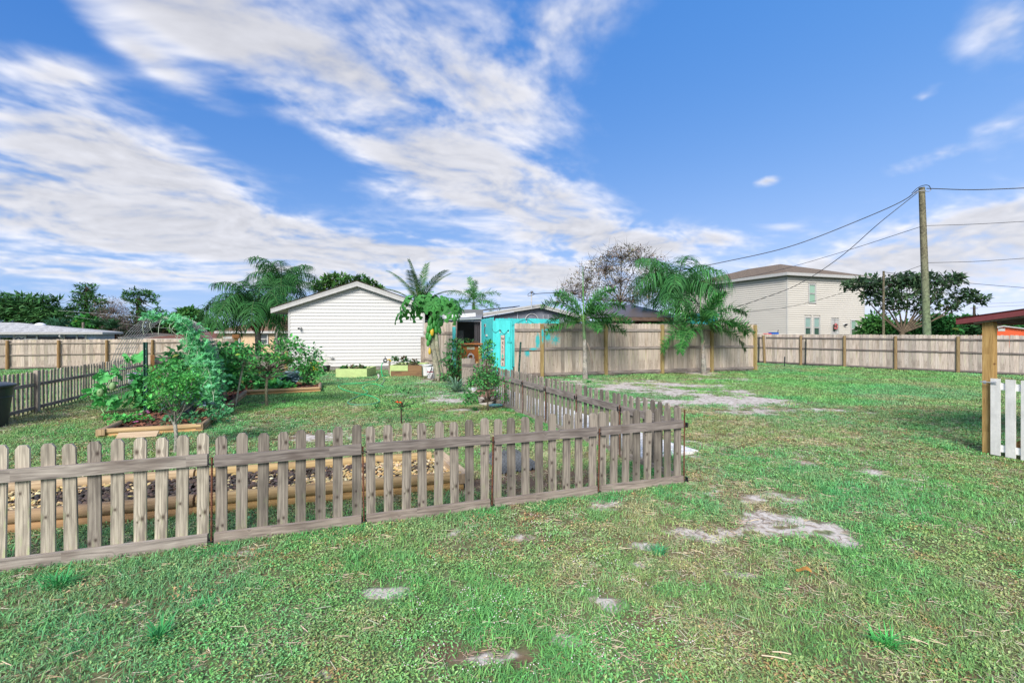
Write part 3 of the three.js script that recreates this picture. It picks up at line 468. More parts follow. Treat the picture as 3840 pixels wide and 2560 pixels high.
// lapped boards over a wall in the local xy plane, facing +z: outline(y) gives [x0, x1]
function sidingBoard(y, h, lo, hi, c, b = new MB()) {
  const pr = h > 0.145 ? 0.055 : 0.03, A = V(lo[0], y, pr), B = V(lo[1], y, pr), D = V(hi[0], y + h, 0.003), E = V(hi[1], y + h, 0.003), u = rnd() * 3;
  b.quad(A, B, E, D, c, [u + A.x, 0, u + B.x, 0, u + E.x, h, u + D.x, h]); b.quad(V(A.x, y, -0.004), V(B.x, y, -0.004), B, A, c); return b;
}
{ // white shed
  const w = 5.42, eave = 2.5, pk = 3.42, dep = 6.5, t = thing('shed', 'white clapboard shed with a low gable facing the vegetable garden', 'shed', V(-9.05, 0, -19.2), 0.157); srand(51);
  const b = new MB(); b.quad(V(0, 0, -0.004), V(w, 0, -0.004), V(w, eave, -0.004), V(0, eave, -0.004), C.white).tri(V(0, eave, -0.004), V(w, eave, -0.004), V(w / 2, pk, -0.004), C.white);
  b.quad(V(0, 0, -dep), V(0, 0, 0), V(0, eave, 0), V(0, eave, -dep), C.white).quad(V(w, 0, 0), V(w, 0, -dep), V(w, eave, -dep), V(w, eave, 0), C.white).quad(V(w, 0, -dep), V(0, 0, -dep), V(0, eave, -dep), V(w, eave, -dep), C.white); b.build('wall', m.paint, t);
  const sx = (y) => (y <= eave ? [0.07, w - 0.07] : [(y - eave) / (pk - eave) * w / 2 + 0.0, w - (y - eave) / (pk - eave) * w / 2]);
  for (let y = 0.14, h = 0.138; y < pk - 0.04; y += h) { const hh = Math.min(h, pk - y - 0.005); const s = mesh('siding_board', sidingBoard(y, hh, sx(y), sx(y + hh), jit(C.white, 0.012)).geometry, m.siding, t); s.position.z = 0; }
  for (const [x, k] of [[0.035, 1], [w - 0.035, 1]]) new MB().box(0.09, eave - 0.02, 0.03, x, eave / 2, 0.008, C.white).build('corner_trim', m.paint, t);
  new MB().box(w, 0.14, 0.03, w / 2, 0.07, -0.012, [0.5, 0.48, 0.45]).build('foundation', m.speck, t);
  // roof: two slabs with fascia boards on the rake and boxed eaves
  const sl = (pk - eave) / (w / 2), ov = 0.6, fr = 0.28, yE = eave - ov * sl + 0.06, th = 0.03;
  const rf = new THREE.Group(); rf.name = 'roof'; t.add(rf);
  const slab = (sg) => { const q = new MB(), X = (x) => w / 2 + sg * (w / 2 - x), P = (x, y, z) => V(X(x), y, z), a = [P(-ov, yE + 0.16, fr), P(w / 2, pk + 0.24, fr), P(w / 2, pk + 0.24, -dep - 0.3), P(-ov, yE + 0.16, -dep - 0.3)]; sg < 0 ? a.reverse() : 0; q.quad(...a, [0.35, 0.33, 0.3]); const lo = a.map((p) => V(p.x, p.y - 0.03, p.z)).reverse(); q.quad(...lo, [0.3, 0.3, 0.3]); for (let k = 0; k < 4; k++) q.quad(V(a[k].x, a[k].y - 0.03, a[k].z), V(a[(k + 1) % 4].x, a[(k + 1) % 4].y - 0.03, a[(k + 1) % 4].z), a[(k + 1) % 4], a[k], [0.2, 0.19, 0.18]); q.build('shingles', m.shingle, rf); };
  slab(1); slab(-1);
  for (const sg of [1, -1]) for (const [top, hh, zz, d] of [[0.205, 0.07, fr - 0.02, 0.03], [0.135, 0.13, fr - 0.032, 0.026]]) { const q = new MB(), X = (x) => w / 2 + sg * (w / 2 - x), L = [[-ov, yE - 0.06 + top], [w / 2, pk + top - 0.0]], pts = [V(X(L[0][0]), L[0][1] - hh, zz), V(X(L[1][0]), L[1][1] - hh, zz), V(X(L[1][0]), L[1][1], zz), V(X(L[0][0]), L[0][1], zz)]; if (sg < 0) pts.reverse(); const bk = pts.map((p) => V(p.x, p.y, zz - d)).reverse(); q.quad(...pts, C.white).quad(...bk, C.white); for (let k = 0; k < 4; k++) { const a2 = pts[k], b2 = pts[(k + 1) % 4]; q.quad(V(a2.x, a2.y, zz - d), V(b2.x, b2.y, zz - d), b2, a2, C.white); } q.build('fascia_board', m.paint, rf); }
  for (const sg of [1, -1]) { const q = new MB(), X = (x) => w / 2 + sg * (w / 2 - x); const a = [V(X(-ov + 0.005), yE + 0.02, fr - 0.06), V(X(-ov + 0.005), yE + 0.02, -dep - 0.25), V(X(0), eave - 0.0, -dep - 0.25), V(X(0), eave - 0.0, fr - 0.06)]; if (sg < 0) a.reverse(); q.quad(...a, C.white); const e = [V(X(-ov), yE - 0.05, fr - 0.03), V(X(-ov), yE + 0.13, fr - 0.03), V(X(-ov), yE + 0.13, -dep - 0.3), V(X(-ov), yE - 0.05, -dep - 0.3)]; if (sg < 0) e.reverse(); q.quad(...e, C.white); q.build('soffit', m.paint, rf); }
  { const q = new MB(); q.quad(V(-ov + 0.03, yE - 0.04, fr - 0.07), V(w / 2, pk + 0.0, fr - 0.07), V(w / 2, pk + 0.0, 0), V(-ov + 0.03, yE - 0.04, 0), C.white).quad(V(w / 2, pk, fr - 0.07), V(w + ov - 0.03, yE - 0.04, fr - 0.07), V(w + ov - 0.03, yE - 0.04, 0), V(w / 2, pk, 0), C.white); q.build('rake_soffit', m.paint, rf); }
  const cam = thing('security_camera', 'small white security camera mounted on the shed wall', 'camera', at(1121, 1230, 19.15), 0.157), cb = new MB(); cb.geo(new THREE.CylinderGeometry(0.05, 0.055, 0.05, 14).rotateX(Math.PI / 2), new THREE.Matrix4().makeTranslation(0.02, 0.02, -0.03), C.white); cb.geo(new THREE.CapsuleGeometry(0.042, 0.06, 4, 12).rotateX(Math.PI / 2), new THREE.Matrix4().makeTranslation(0, -0.01, 0.04), C.white); cb.build('housing', m.plastic, cam); new MB().geo(new THREE.CylinderGeometry(0.032, 0.032, 0.02, 14).rotateX(Math.PI / 2), new THREE.Matrix4().makeTranslation(0, -0.012, 0.102), C.dark).build('lens', m.plastic, cam);
  const ob = thing('outlet_box', 'grey outlet cover low on the shed wall', 'outlet', at(1242, 1340, 19.35), 0.157); new MB().box(0.13, 0.09, 0.03, 0, 0, 0.0, [0.35, 0.35, 0.34]).build('plate', m.plastic, ob); new MB().box(0.05, 0.05, 0.01, 0, 0, 0.018, C.white).build('cover', m.plastic, ob);
}
const lap = (W, H, step, c, holes = []) => { const b = new MB(); for (let y = 0; y < H - 0.01; y += step) { const h = Math.min(step, H - y); const cuts = holes.filter((q) => y + h > q[1] && y < q[3]).sort((a, d) => a[0] - d[0]); let x = 0; for (const q of cuts) { sidingBoard(y, h, [x, q[0]], [x, q[0]], c, b); x = q[2]; } sidingBoard(y, h, [x, W], [x, W], c, b); } return b; };
const bxs = (name, parent, mat, list) => { const b = new MB(); for (const q of list) b.box(...q); return b.build(name, mat, parent); };
function sash(parent, x, y, w, h, glassC, z = 0.0) { // a double-hung window centred on x, sill at y
  const g = new THREE.Group(); g.name = 'window'; parent.add(g); g.position.set(x, y, z); const f = 0.09;
  bxs('frame', g, m.paint, [[f, h, 0.07, -w / 2 + f / 2, h / 2, 0.02, C.white], [f, h, 0.07, w / 2 - f / 2, h / 2, 0.02, C.white], [w - 2 * f, f, 0.068, 0, h - f / 2, 0.02, C.white], [w - 2 * f, f * 0.9, 0.068, 0, f / 2, 0.02, C.white], [w - 2 * f, 0.07, 0.062, 0, h / 2, 0.02, C.white]]);
  for (const [k, q] of [[0.25, glassC[0]], [0.75, glassC[1]]]) mesh('pane', new THREE.PlaneGeometry(w - 2 * f, h / 2 - 0.1).translate(0, h * k, 0.003), M({ color: col(...q), roughness: 0.08 }), g);
  return g;
}
{ // two-storey house
  const O = V(19.1, 0, -33), W = 7.75, D = 11, H = 5.38, t = thing('house', 'two-storey beige sided house with brown hip roof behind the right fence', 'house', O, GRID); srand(52);
  const wn = [[1.65, 1.06, 2.33, 2.6], [2.5, 1.06, 3.18, 2.6], [4.3, 0.3, 5.02, 2.52], [6.25, 1.06, 6.95, 2.42], [2.02, 3.55, 2.78, 4.95]];
  const b = new MB(); b.quad(V(0, 0, -0.02), V(W, 0, -0.02), V(W, H, -0.02), V(0, H, -0.02), C.beige).quad(V(0.02, 0, -D), V(0.02, 0, 0), V(0.02, H, 0), V(0.02, H, -D), C.beige).quad(V(W, 0, 0), V(W, 0, -D), V(W, H, -D), V(W, H, 0), C.beige).quad(V(W, 0, -D), V(0, 0, -D), V(0, H, -D), V(W, H, -D), C.beige); b.build('wall', m.plain, t);
  lap(W, H, 0.152, C.beige, wn).build('siding', m.siding, t).userData.kind = 'stuff'; const ls = lap(D, H, 0.152, C.beige).build('siding', m.siding, t); ls.rotation.y = -Math.PI / 2; ls.position.set(0, 0, -D); ls.userData.kind = 'stuff';
  bxs('corner_trim', t, m.paint, [[0.13, H, 0.15, 0.05, H / 2, -0.035, C.white]]); bxs('corner_trim', t, m.paint, [[0.12, H, 0.1, W - 0.04, H / 2, -0.01, C.white]]);
  const gr = [[0.05, 0.1, 0.075], [0.24, 0.36, 0.31]], gg = [[0.06, 0.11, 0.05], [0.2, 0.33, 0.24]];
  sash(t, 1.99, 1.06, 0.68, 1.54, gr); sash(t, 2.84, 1.06, 0.68, 1.54, gr); sash(t, 6.6, 1.06, 0.66, 1.36, gg); sash(t, 2.4, 3.55, 0.72, 1.4, [[0.24, 0.4, 0.28], [0.27, 0.42, 0.31]]);
  const d = new THREE.Group(); d.name = 'door'; d.position.set(4.66, 0.3, 0); t.add(d); bxs('frame', d, m.paint, [[0.07, 2.2, 0.06, -0.4, 1.1, 0.01, C.white], [0.07, 2.2, 0.06, 0.4, 1.1, 0.01, C.white], [0.73, 0.07, 0.06, 0, 2.165, 0.01, C.white]]); bxs('leaf', d, m.paint, [[0.72, 2.13, 0.03, 0, 1.065, 0, C.white]]);
  for (const yy of [0.98, 1.15]) mesh('handle', new THREE.SphereGeometry(0.035, 10, 8).translate(0.28, yy, 0.04), m.metal, d);
  const wr = thing('wreath', 'small pink and green wreath hanging on the white back door of the two-storey house', 'wreath', V(O.x + 4.6 * Math.cos(GRID) + 0.02, 1.86, O.z - 4.6 * Math.sin(GRID) + 0.06), GRID), wb = new MB(), wf = new MB();
  for (let i = 0; i < 150; i++) { const a = rr(0, 6.28), r = 0.17 + gs() * 0.05, p = V(Math.cos(a) * r, Math.sin(a) * r * 1.2, 0.03 + gs() * 0.03); wb.leaf(p, V(gs(), gs(), 0.3).normalize(), V(0, 0, 1), 0.09, 0.05, jit([0.03, 0.06, 0.03], 0.4)); if (i < 60) wf.geo(new THREE.IcosahedronGeometry(0.035, 0), new THREE.Matrix4().makeTranslation(p.x * 0.85 + 0.03, p.y * 0.85 + 0.05, 0.06), jit([0.6, 0.16, 0.16], 0.4)); }
  wb.build('leaves', m.leafFar, wr); wf.build('flowers', m.plain, wr).userData.kind = 'stuff'; new MB().tube([V(0, 0.2, 0.02), V(-0.02, 0.62, 0.02)], 0.008, 4, C.dark).build('ribbon', m.plain, wr);
  const lg = thing('wall_light', 'small wall lamp with a black head beside the back door of the two-storey house', 'lamp', V(O.x + 5.52 * Math.cos(GRID) + 0.02, 2.06, O.z - 5.52 * Math.sin(GRID) + 0.06), GRID); bxs('plate', lg, m.plastic, [[0.16, 0.16, 0.06, 0, 0, 0, C.white]]); new MB().geo(new THREE.CylinderGeometry(0.05, 0.08, 0.2, 10).rotateX(Math.PI / 2 - 0.4), new THREE.Matrix4().makeTranslation(0.08, -0.02, 0.12), C.dark).build('lamp_head', m.plastic, lg);
  // hip roof
  const r = new THREE.Group(); r.name = 'roof'; t.add(r); const o = 0.42, y0 = H + 0.24, top = H + 1.55, R0 = V(W / 2, top, -W / 2), R1 = V(W / 2, top, -D + W / 2), a = V(-o, y0, o), e = V(W + o, y0, o), f = V(W + o, y0, -D - o), g = V(-o, y0, -D - o), q = new MB(), rc = [0.66, 0.63, 0.6];
  q.tri(a, e, R0, rc, [a.x, 0, e.x, 0, R0.x, 4.4]).tri(f, g, R1, rc, [f.x, 0, g.x, 0, R1.x, 4.4]).quad(e, f, R1, R0, rc, [0, 0, 11.8, 0, 7.6, 4.4, 4.2, 4.4]).quad(g, a, R0, R1, rc, [0, 0, 11.8, 0, 7.6, 4.4, 4.2, 4.4]); q.build('shingles', m.shingle, r);
  for (const [k, A2, B2] of [[0, a, e], [1, e, f], [2, g, a]]) new MB().quad(V(A2.x, y0 - 0.2, A2.z), V(B2.x, y0 - 0.2, B2.z), B2, A2, C.white).build('fascia_board', m.paint, r);
  new MB().quad(V(g.x, y0 - 0.2, g.z), V(f.x, y0 - 0.2, f.z), V(e.x, y0 - 0.2, e.z), V(a.x, y0 - 0.2, a.z), C.white).build('soffit', m.paint, r);
  for (const [u, v, z, mt, w2, h2, c] of [[2862, 1007, 40.5, m.plain, 0.5, 0.13, [0.1, 0.035, 0.03]], [2955, 1004, 38.8, m.plain, 0.45, 0.14, [0.12, 0.05, 0.04]]]) { const p = t.worldToLocal(at(u, v, z)); const bb = new MB(); bb.box(w2, h2, 0.4, p.x, p.y, p.z, c); bb.build('roof_vent', mt, r); }
  for (const [u, v, z, h2] of [[2729, 1047, 43, 0.25], [2738, 1044, 42.6, 0.2], [3082, 1030, 36.5, 0.3], [3114, 1026, 37, 0.32]]) { const p = t.worldToLocal(at(u, v, z)); new MB().tube([V(p.x, p.y - 0.4, p.z), V(p.x, p.y + h2 / 2, p.z)], 0.07, 8, [0.5, 0.5, 0.5]).build('vent_pipe', m.metal, r); }
}
// a house mostly hidden by a fence: hip roof over plain walls
function lowHouse(o) {
  const t = thing('house', o.label, 'house', o.p, o.turn), { W, D, H, rise, ov } = o, s = new MB();
  s.quad(V(0, -1.6, 0), V(W, -1.6, 0), V(W, H, 0), V(0, H, 0), o.wall).quad(V(0, -1.6, -D), V(0, -1.6, 0), V(0, H, 0), V(0, H, -D), o.wall).quad(V(W, -1.6, 0), V(W, -1.6, -D), V(W, H, -D), V(W, H, 0), o.wall); s.build('wall', m.paint, t);
  const r = new THREE.Group(); r.name = 'roof'; t.add(r); const y0 = H + 0.16, top = y0 + rise, i = o.hip ?? D / 2, R0 = V(i, top, -D / 2), R1 = V(W - i, top, -D / 2), a = V(-ov, y0, ov), e = V(W + ov, y0, ov), f = V(W + ov, y0, -D - ov), g = V(-ov, y0, -D - ov), q = new MB();
  q.quad(a, e, R1, R0, o.roof, [0, 0, W, 0, W - i, 3, i, 3]).tri(e, f, R1, o.roof, [0, 0, D, 0, D / 2, 3]).tri(g, a, R0, o.roof, [0, 0, D, 0, D / 2, 3]).quad(f, g, R0, R1, o.roof); q.build('shingles', o.rmat || m.shingle, r);
  new MB().quad(V(a.x, y0 - 0.16, a.z), V(e.x, y0 - 0.16, e.z), e, a, o.trim).quad(V(e.x, y0 - 0.16, e.z), V(f.x, y0 - 0.16, f.z), f, e, o.trim).quad(V(g.x, y0 - 0.16, g.z), V(a.x, y0 - 0.16, a.z), a, g, o.trim).build('fascia_board', m.paint, r);
  new MB().quad(V(g.x, y0 - 0.161, g.z), V(f.x, y0 - 0.161, f.z), V(e.x, y0 - 0.161, e.z), V(a.x, y0 - 0.161, a.z), o.trim).build('soffit', m.paint, r);
  return t;
}
{ // far left houses
  const HA = V(-43, 0, -29.8), HB = V(-31.6, 0, -36), HL = HA.distanceTo(HB), t = lowHouse({ p: HA, turn: Math.atan2(6.2, 11.4), W: HL, D: 5.5, H: 1.34, rise: 0.72, ov: 0.5, hip: 5.2, wall: [0.4, 0.48, 0.62], roof: [1.5, 1.5, 1.5], rmat: M({ map: T.speck, vertexColors: true, color: col(0.6, 0.6, 0.6) }), trim: C.white, label: 'low pale blue house with a white grey roof behind the left fence' });
  const L = (u) => { const p = alongRay(HA, HB, u); return Math.hypot(p.x - HA.x, p.z - HA.z) * Math.sign(p.x - HA.x); };
  const pane = (u0, u1, y0, y1, c, n = 'screen', zz = 0.02) => bxs(n, t, m.plain, [[L(u1) - L(u0), y1 - y0, 0.03, (L(u0) + L(u1)) / 2, (y0 + y1) / 2, zz, c]]);
  pane(0, 50, 0.4, 1.14, [0.045, 0.05, 0.055]); pane(98, 137, 0.4, 1.2, [0.05, 0.05, 0.05], 'screen', 0.018); pane(139, 238, 0.4, 1.18, [0.035, 0.04, 0.045]); pane(243, 286, 0.4, 1.16, [0.02, 0.025, 0.04]); pane(290, 320, 0.4, 1.14, [0.03, 0.03, 0.045]); pane(333, 350, 0.4, 1.0, [0.35, 0.44, 0.6], 'shutter');
  for (const u of [52, 95, 138, 240, 288, 321]) bxs('porch_post', t, m.paint, [[0.1, 1.9, 0.1, L(u), 0.39, 0.05, C.white]]);
  pane(54, 93, 0.3, 1.22, C.white, 'breeze_block', 0.04); for (let k = 0; k < 3; k++) for (let j = 0; j < 2; j++) mesh('block_opening', new THREE.SphereGeometry(0.13, 8, 6).scale(1, 0.28, 0.15).rotateZ((k % 2 ? 1 : -1) * 0.75 * (j ? 1 : -1)).translate(L(62 + k * 12), 1.06 - j * 0.24, 0.06), M({ color: col(0.03, 0.035, 0.08) }), t);
  pane(98, 136, 0.98, 1.05, C.white, 'door_frame', 0.045); new MB().tube(spline([V(L(230), 1.25, 0.5), V(L(232), 1.12, 0.4), V(L(238), 1.0, 0.12), V(L(239), -0.5, 0.12)], 12), 0.06, 6, C.white).build('downpipe', m.plastic, t);
  new MB().geo(new THREE.SphereGeometry(0.3, 12, 8).scale(1.2, 0.7, 1), new THREE.Matrix4().makeTranslation(L(104), 2.0, -2.2), [0.75, 0.75, 0.75]).build('roof_vent', m.plastic, t);
  const hp = thing('hanging_plant', 'small hanging fern under the porch eave of the pale blue house', 'plant', alongRay(HA, HB, 28).add(V(0.2, 1.0, 0.25)), 0), hb = new MB(); srand(4); for (let i = 0; i < 90; i++) { const a = rr(0, 6.28); hb.leaf(V(gs() * 0.1, 0, gs() * 0.1), V(Math.cos(a), rr(-0.4, 0.5), Math.sin(a)).normalize(), V(0, 1, 0), rr(0.1, 0.28), 0.06, jit([0.06, 0.14, 0.03], 0.4)); } hb.build('leaves', m.leafFar, hp); new MB().tube([V(0, 0, 0), V(0, 0.25, 0)], 0.006, 4, C.white).build('cord', m.plain, hp);
  lowHouse({ p: at(560, 0, 45).setY(0), turn: 0.1, W: 9, D: 7, H: 0.72, rise: 0.62, ov: 0.5, hip: 3.5, wall: [0.6, 0.58, 0.55], roof: [0.62, 0.3, 0.25], trim: C.white, label: 'house with a low dark red roof showing above the left fence' });
  lowHouse({ p: at(444, 0, 56).setY(0), turn: 0.1, W: 5, D: 6, H: 0.7, rise: 0.6, ov: 0.4, hip: 3, wall: [0.5, 0.5, 0.5], roof: [0.85, 0.9, 0.95], trim: C.white, label: 'distant house with a pale grey roof left of the dark red roof' });
  // tan house behind the queen palms
  const Z = 34, Xt = (u) => (u - CX) / F * Z, h = lowHouse({ p: V(Xt(832), 0, -Z), turn: 0.05, W: 9, D: 8, H: 1.42, rise: 1.5, ov: 0.35, hip: 4, wall: [0.72, 0.5, 0.3], roof: [0.75, 0.58, 0.5], trim: C.white, label: 'tan house with brown shingle roof behind the two queen palms' }), Lt = (u) => Xt(u) - Xt(832);
  bxs('garage_door', h, m.paint, [[1.2, 1.9, 0.05, Lt(868), 0.25, 0.03, C.white], [1.2, 0.02, 0.06, Lt(868), 0.85, 0.031, [0.5, 0.5, 0.48]]]); sash(h, Lt(986), 0.62, 0.62, 0.75, [[0.08, 0.09, 0.1], [0.11, 0.12, 0.13]], 0.02); bxs('wall_panel', h, m.paint, [[1.1, 2.4, 0.04, Lt(1066), 0.1, 0.02, [0.35, 0.32, 0.28]]]);
}
{ // orange building on the right
  const Z = 46, t = thing('building', 'low bright orange building with white roof edge behind the right fence', 'building', at(3618, 0, Z).setY(0), -0.1), b = new MB(), W = 9.5, p = 3.2; b.quad(V(0, -1, 0), V(W, -1, 0), V(W, 1.2, 0), V(0, 1.2, 0), [0.75, 0.11, 0.03]); b.tri(V(0, 1.2, 0), V(W, 1.2, 0), V(p, 2.02, 0), [0.75, 0.11, 0.03]); b.build('wall', m.paint, t);
  const r = new MB(); r.quad(V(-0.6, 1.22, 0.3), V(p, 2.12, 0.3), V(p, 2.12, -7), V(-0.6, 1.22, -7), [0.7, 0.66, 0.62]).quad(V(p, 2.12, 0.3), V(W + 0.5, 1.22, 0.3), V(W + 0.5, 1.22, -7), V(p, 2.12, -7), [0.7, 0.66, 0.62]); r.build('roof', m.shingle, t);
  const f = new MB(); f.quad(V(-0.6, 1.1, 0.31), V(p, 2.0, 0.31), V(p, 2.1, 0.31), V(-0.6, 1.2, 0.31), C.white).quad(V(p, 2.0, 0.31), V(W + 0.5, 1.1, 0.31), V(W + 0.5, 1.2, 0.31), V(p, 2.1, 0.31), C.white); f.build('fascia_board', m.paint, t); bxs('sign_board', t, m.paint, [[0.62, 0.3, 0.04, p + 0.05, 1.72, 0.03, C.white]]);
}
{ // grey house behind the patio
  const Z = 27, t = thing('house', 'low grey house with a white roof edge behind the turquoise fence', 'house', V(-2.9, 0, -Z), 0.2), X = (u, v) => t.worldToLocal(at(u, v, Z)); t.updateMatrixWorld(); srand(61);
  const pk = V(4.55, 2.98, 0), l = V(-1.2, 2.05, 0), r = V(7.6, 2.25, 0), D = 9, g = new MB(), wc = [0.2, 0.21, 0.25];
  g.quad(V(-0.8, 0, 0), V(7, 0, 0), V(7, 2.1, 0), V(-0.8, 2.0, 0), wc).quad(V(-0.8, 2, 0), V(7, 2.1, 0), V(7, 2.4, 0), V(4.55, 2.95, 0), wc).tri(V(-0.8, 2, 0), V(4.55, 2.95, 0), V(4.55, 2.94, 0), wc).quad(V(-0.8, 0, -D), V(-0.8, 0, 0), V(-0.8, 2, 0), V(-0.8, 2, -D), wc); g.build('wall', m.paint, t);
  const rf = new THREE.Group(); rf.name = 'roof'; t.add(rf); const R = (a, b) => new MB().quad(V(a.x, a.y + 0.17, 0.35), V(b.x, b.y + 0.17, 0.35), V(b.x, b.y + 0.17, -D), V(a.x, a.y + 0.17, -D), [0.8, 0.8, 0.8]).build('roof_sheet', m.paint, rf); R(l, pk); R(pk, r);
  for (const [a, b] of [[l, pk], [pk, r]]) for (const [y0, y1, z] of [[0.08, 0.18, 0.36], [-0.04, 0.075, 0.33]]) new MB().quad(V(a.x, a.y + y0, z), V(b.x, b.y + y0, z), V(b.x, b.y + y1, z), V(a.x, a.y + y1, z), C.white).build('fascia_board', m.paint, rf);
  const vt = new THREE.Group(); vt.name = 'vent'; vt.position.set(4.98, 2.38, 0.02); t.add(vt); bxs('frame', vt, m.paint, [[0.03, 0.34, 0.04, -0.15, 0, 0, [0.5, 0.5, 0.55]], [0.03, 0.34, 0.04, 0.15, 0, 0, [0.5, 0.5, 0.55]]]); for (let k = 0; k < 5; k++) { const s = bxs('slat', vt, m.paint, [[0.28, 0.04, 0.02, 0, -0.14 + k * 0.07, 0.01, [0.42, 0.43, 0.48], eul(0.5, 0, 0)]]); }
  bxs('meter_box', t, m.plain, [[0.13, 0.3, 0.1, 4.28, 2.2, 0.06, [0.18, 0.18, 0.24]]]); bxs('meter_box', t, m.plain, [[0.1, 0.3, 0.1, 4.08, 2.2, 0.06, [0.18, 0.18, 0.24]]]);
  const arc = []; for (let k = 0; k <= 16; k++) { const a = Math.PI * k / 16; arc.push(V(4.13 - Math.cos(a) * 0.42, 2.1 + Math.sin(a) * 0.5, 0.05)); } new MB().tube(arc, 0.022, 6, [0.55, 0.55, 0.55]).build('conduit', m.plastic, t);
  new MB().tube([V(3.28, 1.5, 0.06), V(3.28, 2.7, 0.06)], 0.03, 6, [0.4, 0.4, 0.44]).build('conduit', m.plastic, t);
  const ms = thing('service_mast', 'white service mast with a grey weather head on the grey house roof', 'mast', at(1993, 1149, 27), 0), mb = new MB(); mb.tube([V(0, -0.1, 0), V(0, 0.27, 0)], 0.04, 8, [0.4, 0.42, 0.42]); mb.tube([V(0, 0.27, 0), V(0, 0.78, 0)], 0.034, 8, C.white); mb.build('pipe', m.plastic, ms); new MB().geo(new THREE.SphereGeometry(0.085, 12, 8).scale(1, 0.8, 1), new THREE.Matrix4().makeTranslation(0.02, 0.82, 0.03), [0.14, 0.14, 0.14]).build('weather_head', m.plastic, ms); new MB().tube(spline([V(-0.2, 0.62, 0), V(-0.18, 0.72, 0.05), V(0.1, 0.78, 0.1), V(0.16, 0.7, 0.02), V(-0.02, 0.63, 0.05), V(-0.2, 0.58, 0)], 24), 0.014, 5, C.dark).build('drip_loop', m.plastic, ms);
  const vp = thing('vent_pipe', 'short roof vent pipe with a dark cap at the grey house ridge', 'pipe', at(2038, 1147, 27.5), 0); new MB().tube([V(0, -0.08, 0), V(0, 0.08, 0)], 0.07, 10, [0.5, 0.5, 0.42]).build('pipe', m.plastic, vp); new MB().tube([V(0, 0.08, 0), V(0, 0.115, 0)], 0.1, 10, C.dark).build('cap', m.plastic, vp);
  const sp = thing('solar_panels', 'row of dark tilted solar panels on the grey house roof', 'solar panels', at(1860, 1162, 28), 0.2), pm = M({ color: col(0.015, 0.018, 0.03), roughness: 0.2 }); for (let k = 0; k < 3; k++) { const p = new THREE.Group(); p.name = 'panel'; p.position.set(-1.05 + k * 0.93, -0.06 + k * 0.105, 0); p.rotation.z = 0.115; sp.add(p); mesh('glass', new THREE.BoxGeometry(0.9, 0.03, 1.6), pm, p); const fb = new MB(); fb.box(0.9, 0.04, 0.02, 0, 0, 0.815, [0.03, 0.03, 0.03]); fb.build('frame', m.metal, p); } for (const x of [-1.3, 0, 1.2]) new MB().tube([V(x, -0.35, 0.5), V(x, x * 0.11 - 0.02, 0.5)], 0.02, 5, [0.3, 0.3, 0.3]).build('leg', m.metal, sp);
}
{ // screened porch: roof edge, posts, dark interior with curtain
  const z = 20.6, t = thing('porch', 'dark screened porch with grey curtain and white roof edge beside the turquoise fence', 'porch', V(0, 0, 0), 0), w = (n, a, b, c, d, cc, mt = m.paint) => new MB().quad(a, b, c, d, cc).build(n, mt, t);
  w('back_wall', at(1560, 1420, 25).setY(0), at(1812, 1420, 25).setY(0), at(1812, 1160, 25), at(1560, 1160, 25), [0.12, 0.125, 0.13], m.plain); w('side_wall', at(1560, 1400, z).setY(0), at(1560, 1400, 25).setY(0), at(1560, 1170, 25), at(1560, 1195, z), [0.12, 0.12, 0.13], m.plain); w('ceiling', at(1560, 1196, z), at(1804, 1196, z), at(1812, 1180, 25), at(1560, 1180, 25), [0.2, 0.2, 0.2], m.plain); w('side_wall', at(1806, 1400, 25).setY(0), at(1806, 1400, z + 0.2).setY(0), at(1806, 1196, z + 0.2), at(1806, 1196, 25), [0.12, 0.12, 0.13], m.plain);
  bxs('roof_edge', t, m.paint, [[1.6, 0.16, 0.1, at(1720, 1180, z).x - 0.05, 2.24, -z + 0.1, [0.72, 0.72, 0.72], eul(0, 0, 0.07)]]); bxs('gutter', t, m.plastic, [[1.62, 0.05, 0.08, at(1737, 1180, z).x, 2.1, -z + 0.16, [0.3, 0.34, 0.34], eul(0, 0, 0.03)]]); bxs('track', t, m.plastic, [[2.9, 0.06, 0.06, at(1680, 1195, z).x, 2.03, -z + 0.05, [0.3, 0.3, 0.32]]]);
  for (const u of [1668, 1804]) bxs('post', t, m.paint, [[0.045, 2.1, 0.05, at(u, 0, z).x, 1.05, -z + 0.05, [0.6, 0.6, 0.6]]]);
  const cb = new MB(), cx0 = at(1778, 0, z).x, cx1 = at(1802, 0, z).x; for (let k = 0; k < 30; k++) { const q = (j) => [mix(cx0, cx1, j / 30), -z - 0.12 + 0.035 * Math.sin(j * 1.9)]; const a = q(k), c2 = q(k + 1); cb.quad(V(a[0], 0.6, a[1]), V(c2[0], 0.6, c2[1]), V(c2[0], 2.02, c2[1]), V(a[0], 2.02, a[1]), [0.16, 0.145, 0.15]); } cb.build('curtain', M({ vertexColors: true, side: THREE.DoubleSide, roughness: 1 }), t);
}
function colourFence(name, label, A, B, h, w, mats, o = {}) { const D = V().subVectors(B, A), L = D.length(); D.normalize(); const f = thing(name, label, o.cat || 'fence', A, Math.atan2(-D.z, D.x)); let k = 0; for (let s = w / 2; s < L + 0.01; s += w) { const p = mesh('board', o.dog ? boardGeos[k++ % 12] : boardLow[k++ % 6], mats[Math.floor(rnd() * mats.length)], f); p.position.set(s, 0.03, 0); p.scale.set(w / 0.142, (h + rr(-0.012, 0.012) - 0.03) / 1.85, 1); p.rotation.y = rr(-0.02, 0.02); } for (const y of o.rails || [0.3, h - 0.35]) new MB().box(L, 0.09, 0.035, L / 2, y, o.rz ?? -0.022, o.rc || C.turq).build('rail', o.rm || m.paint, f); return f; }
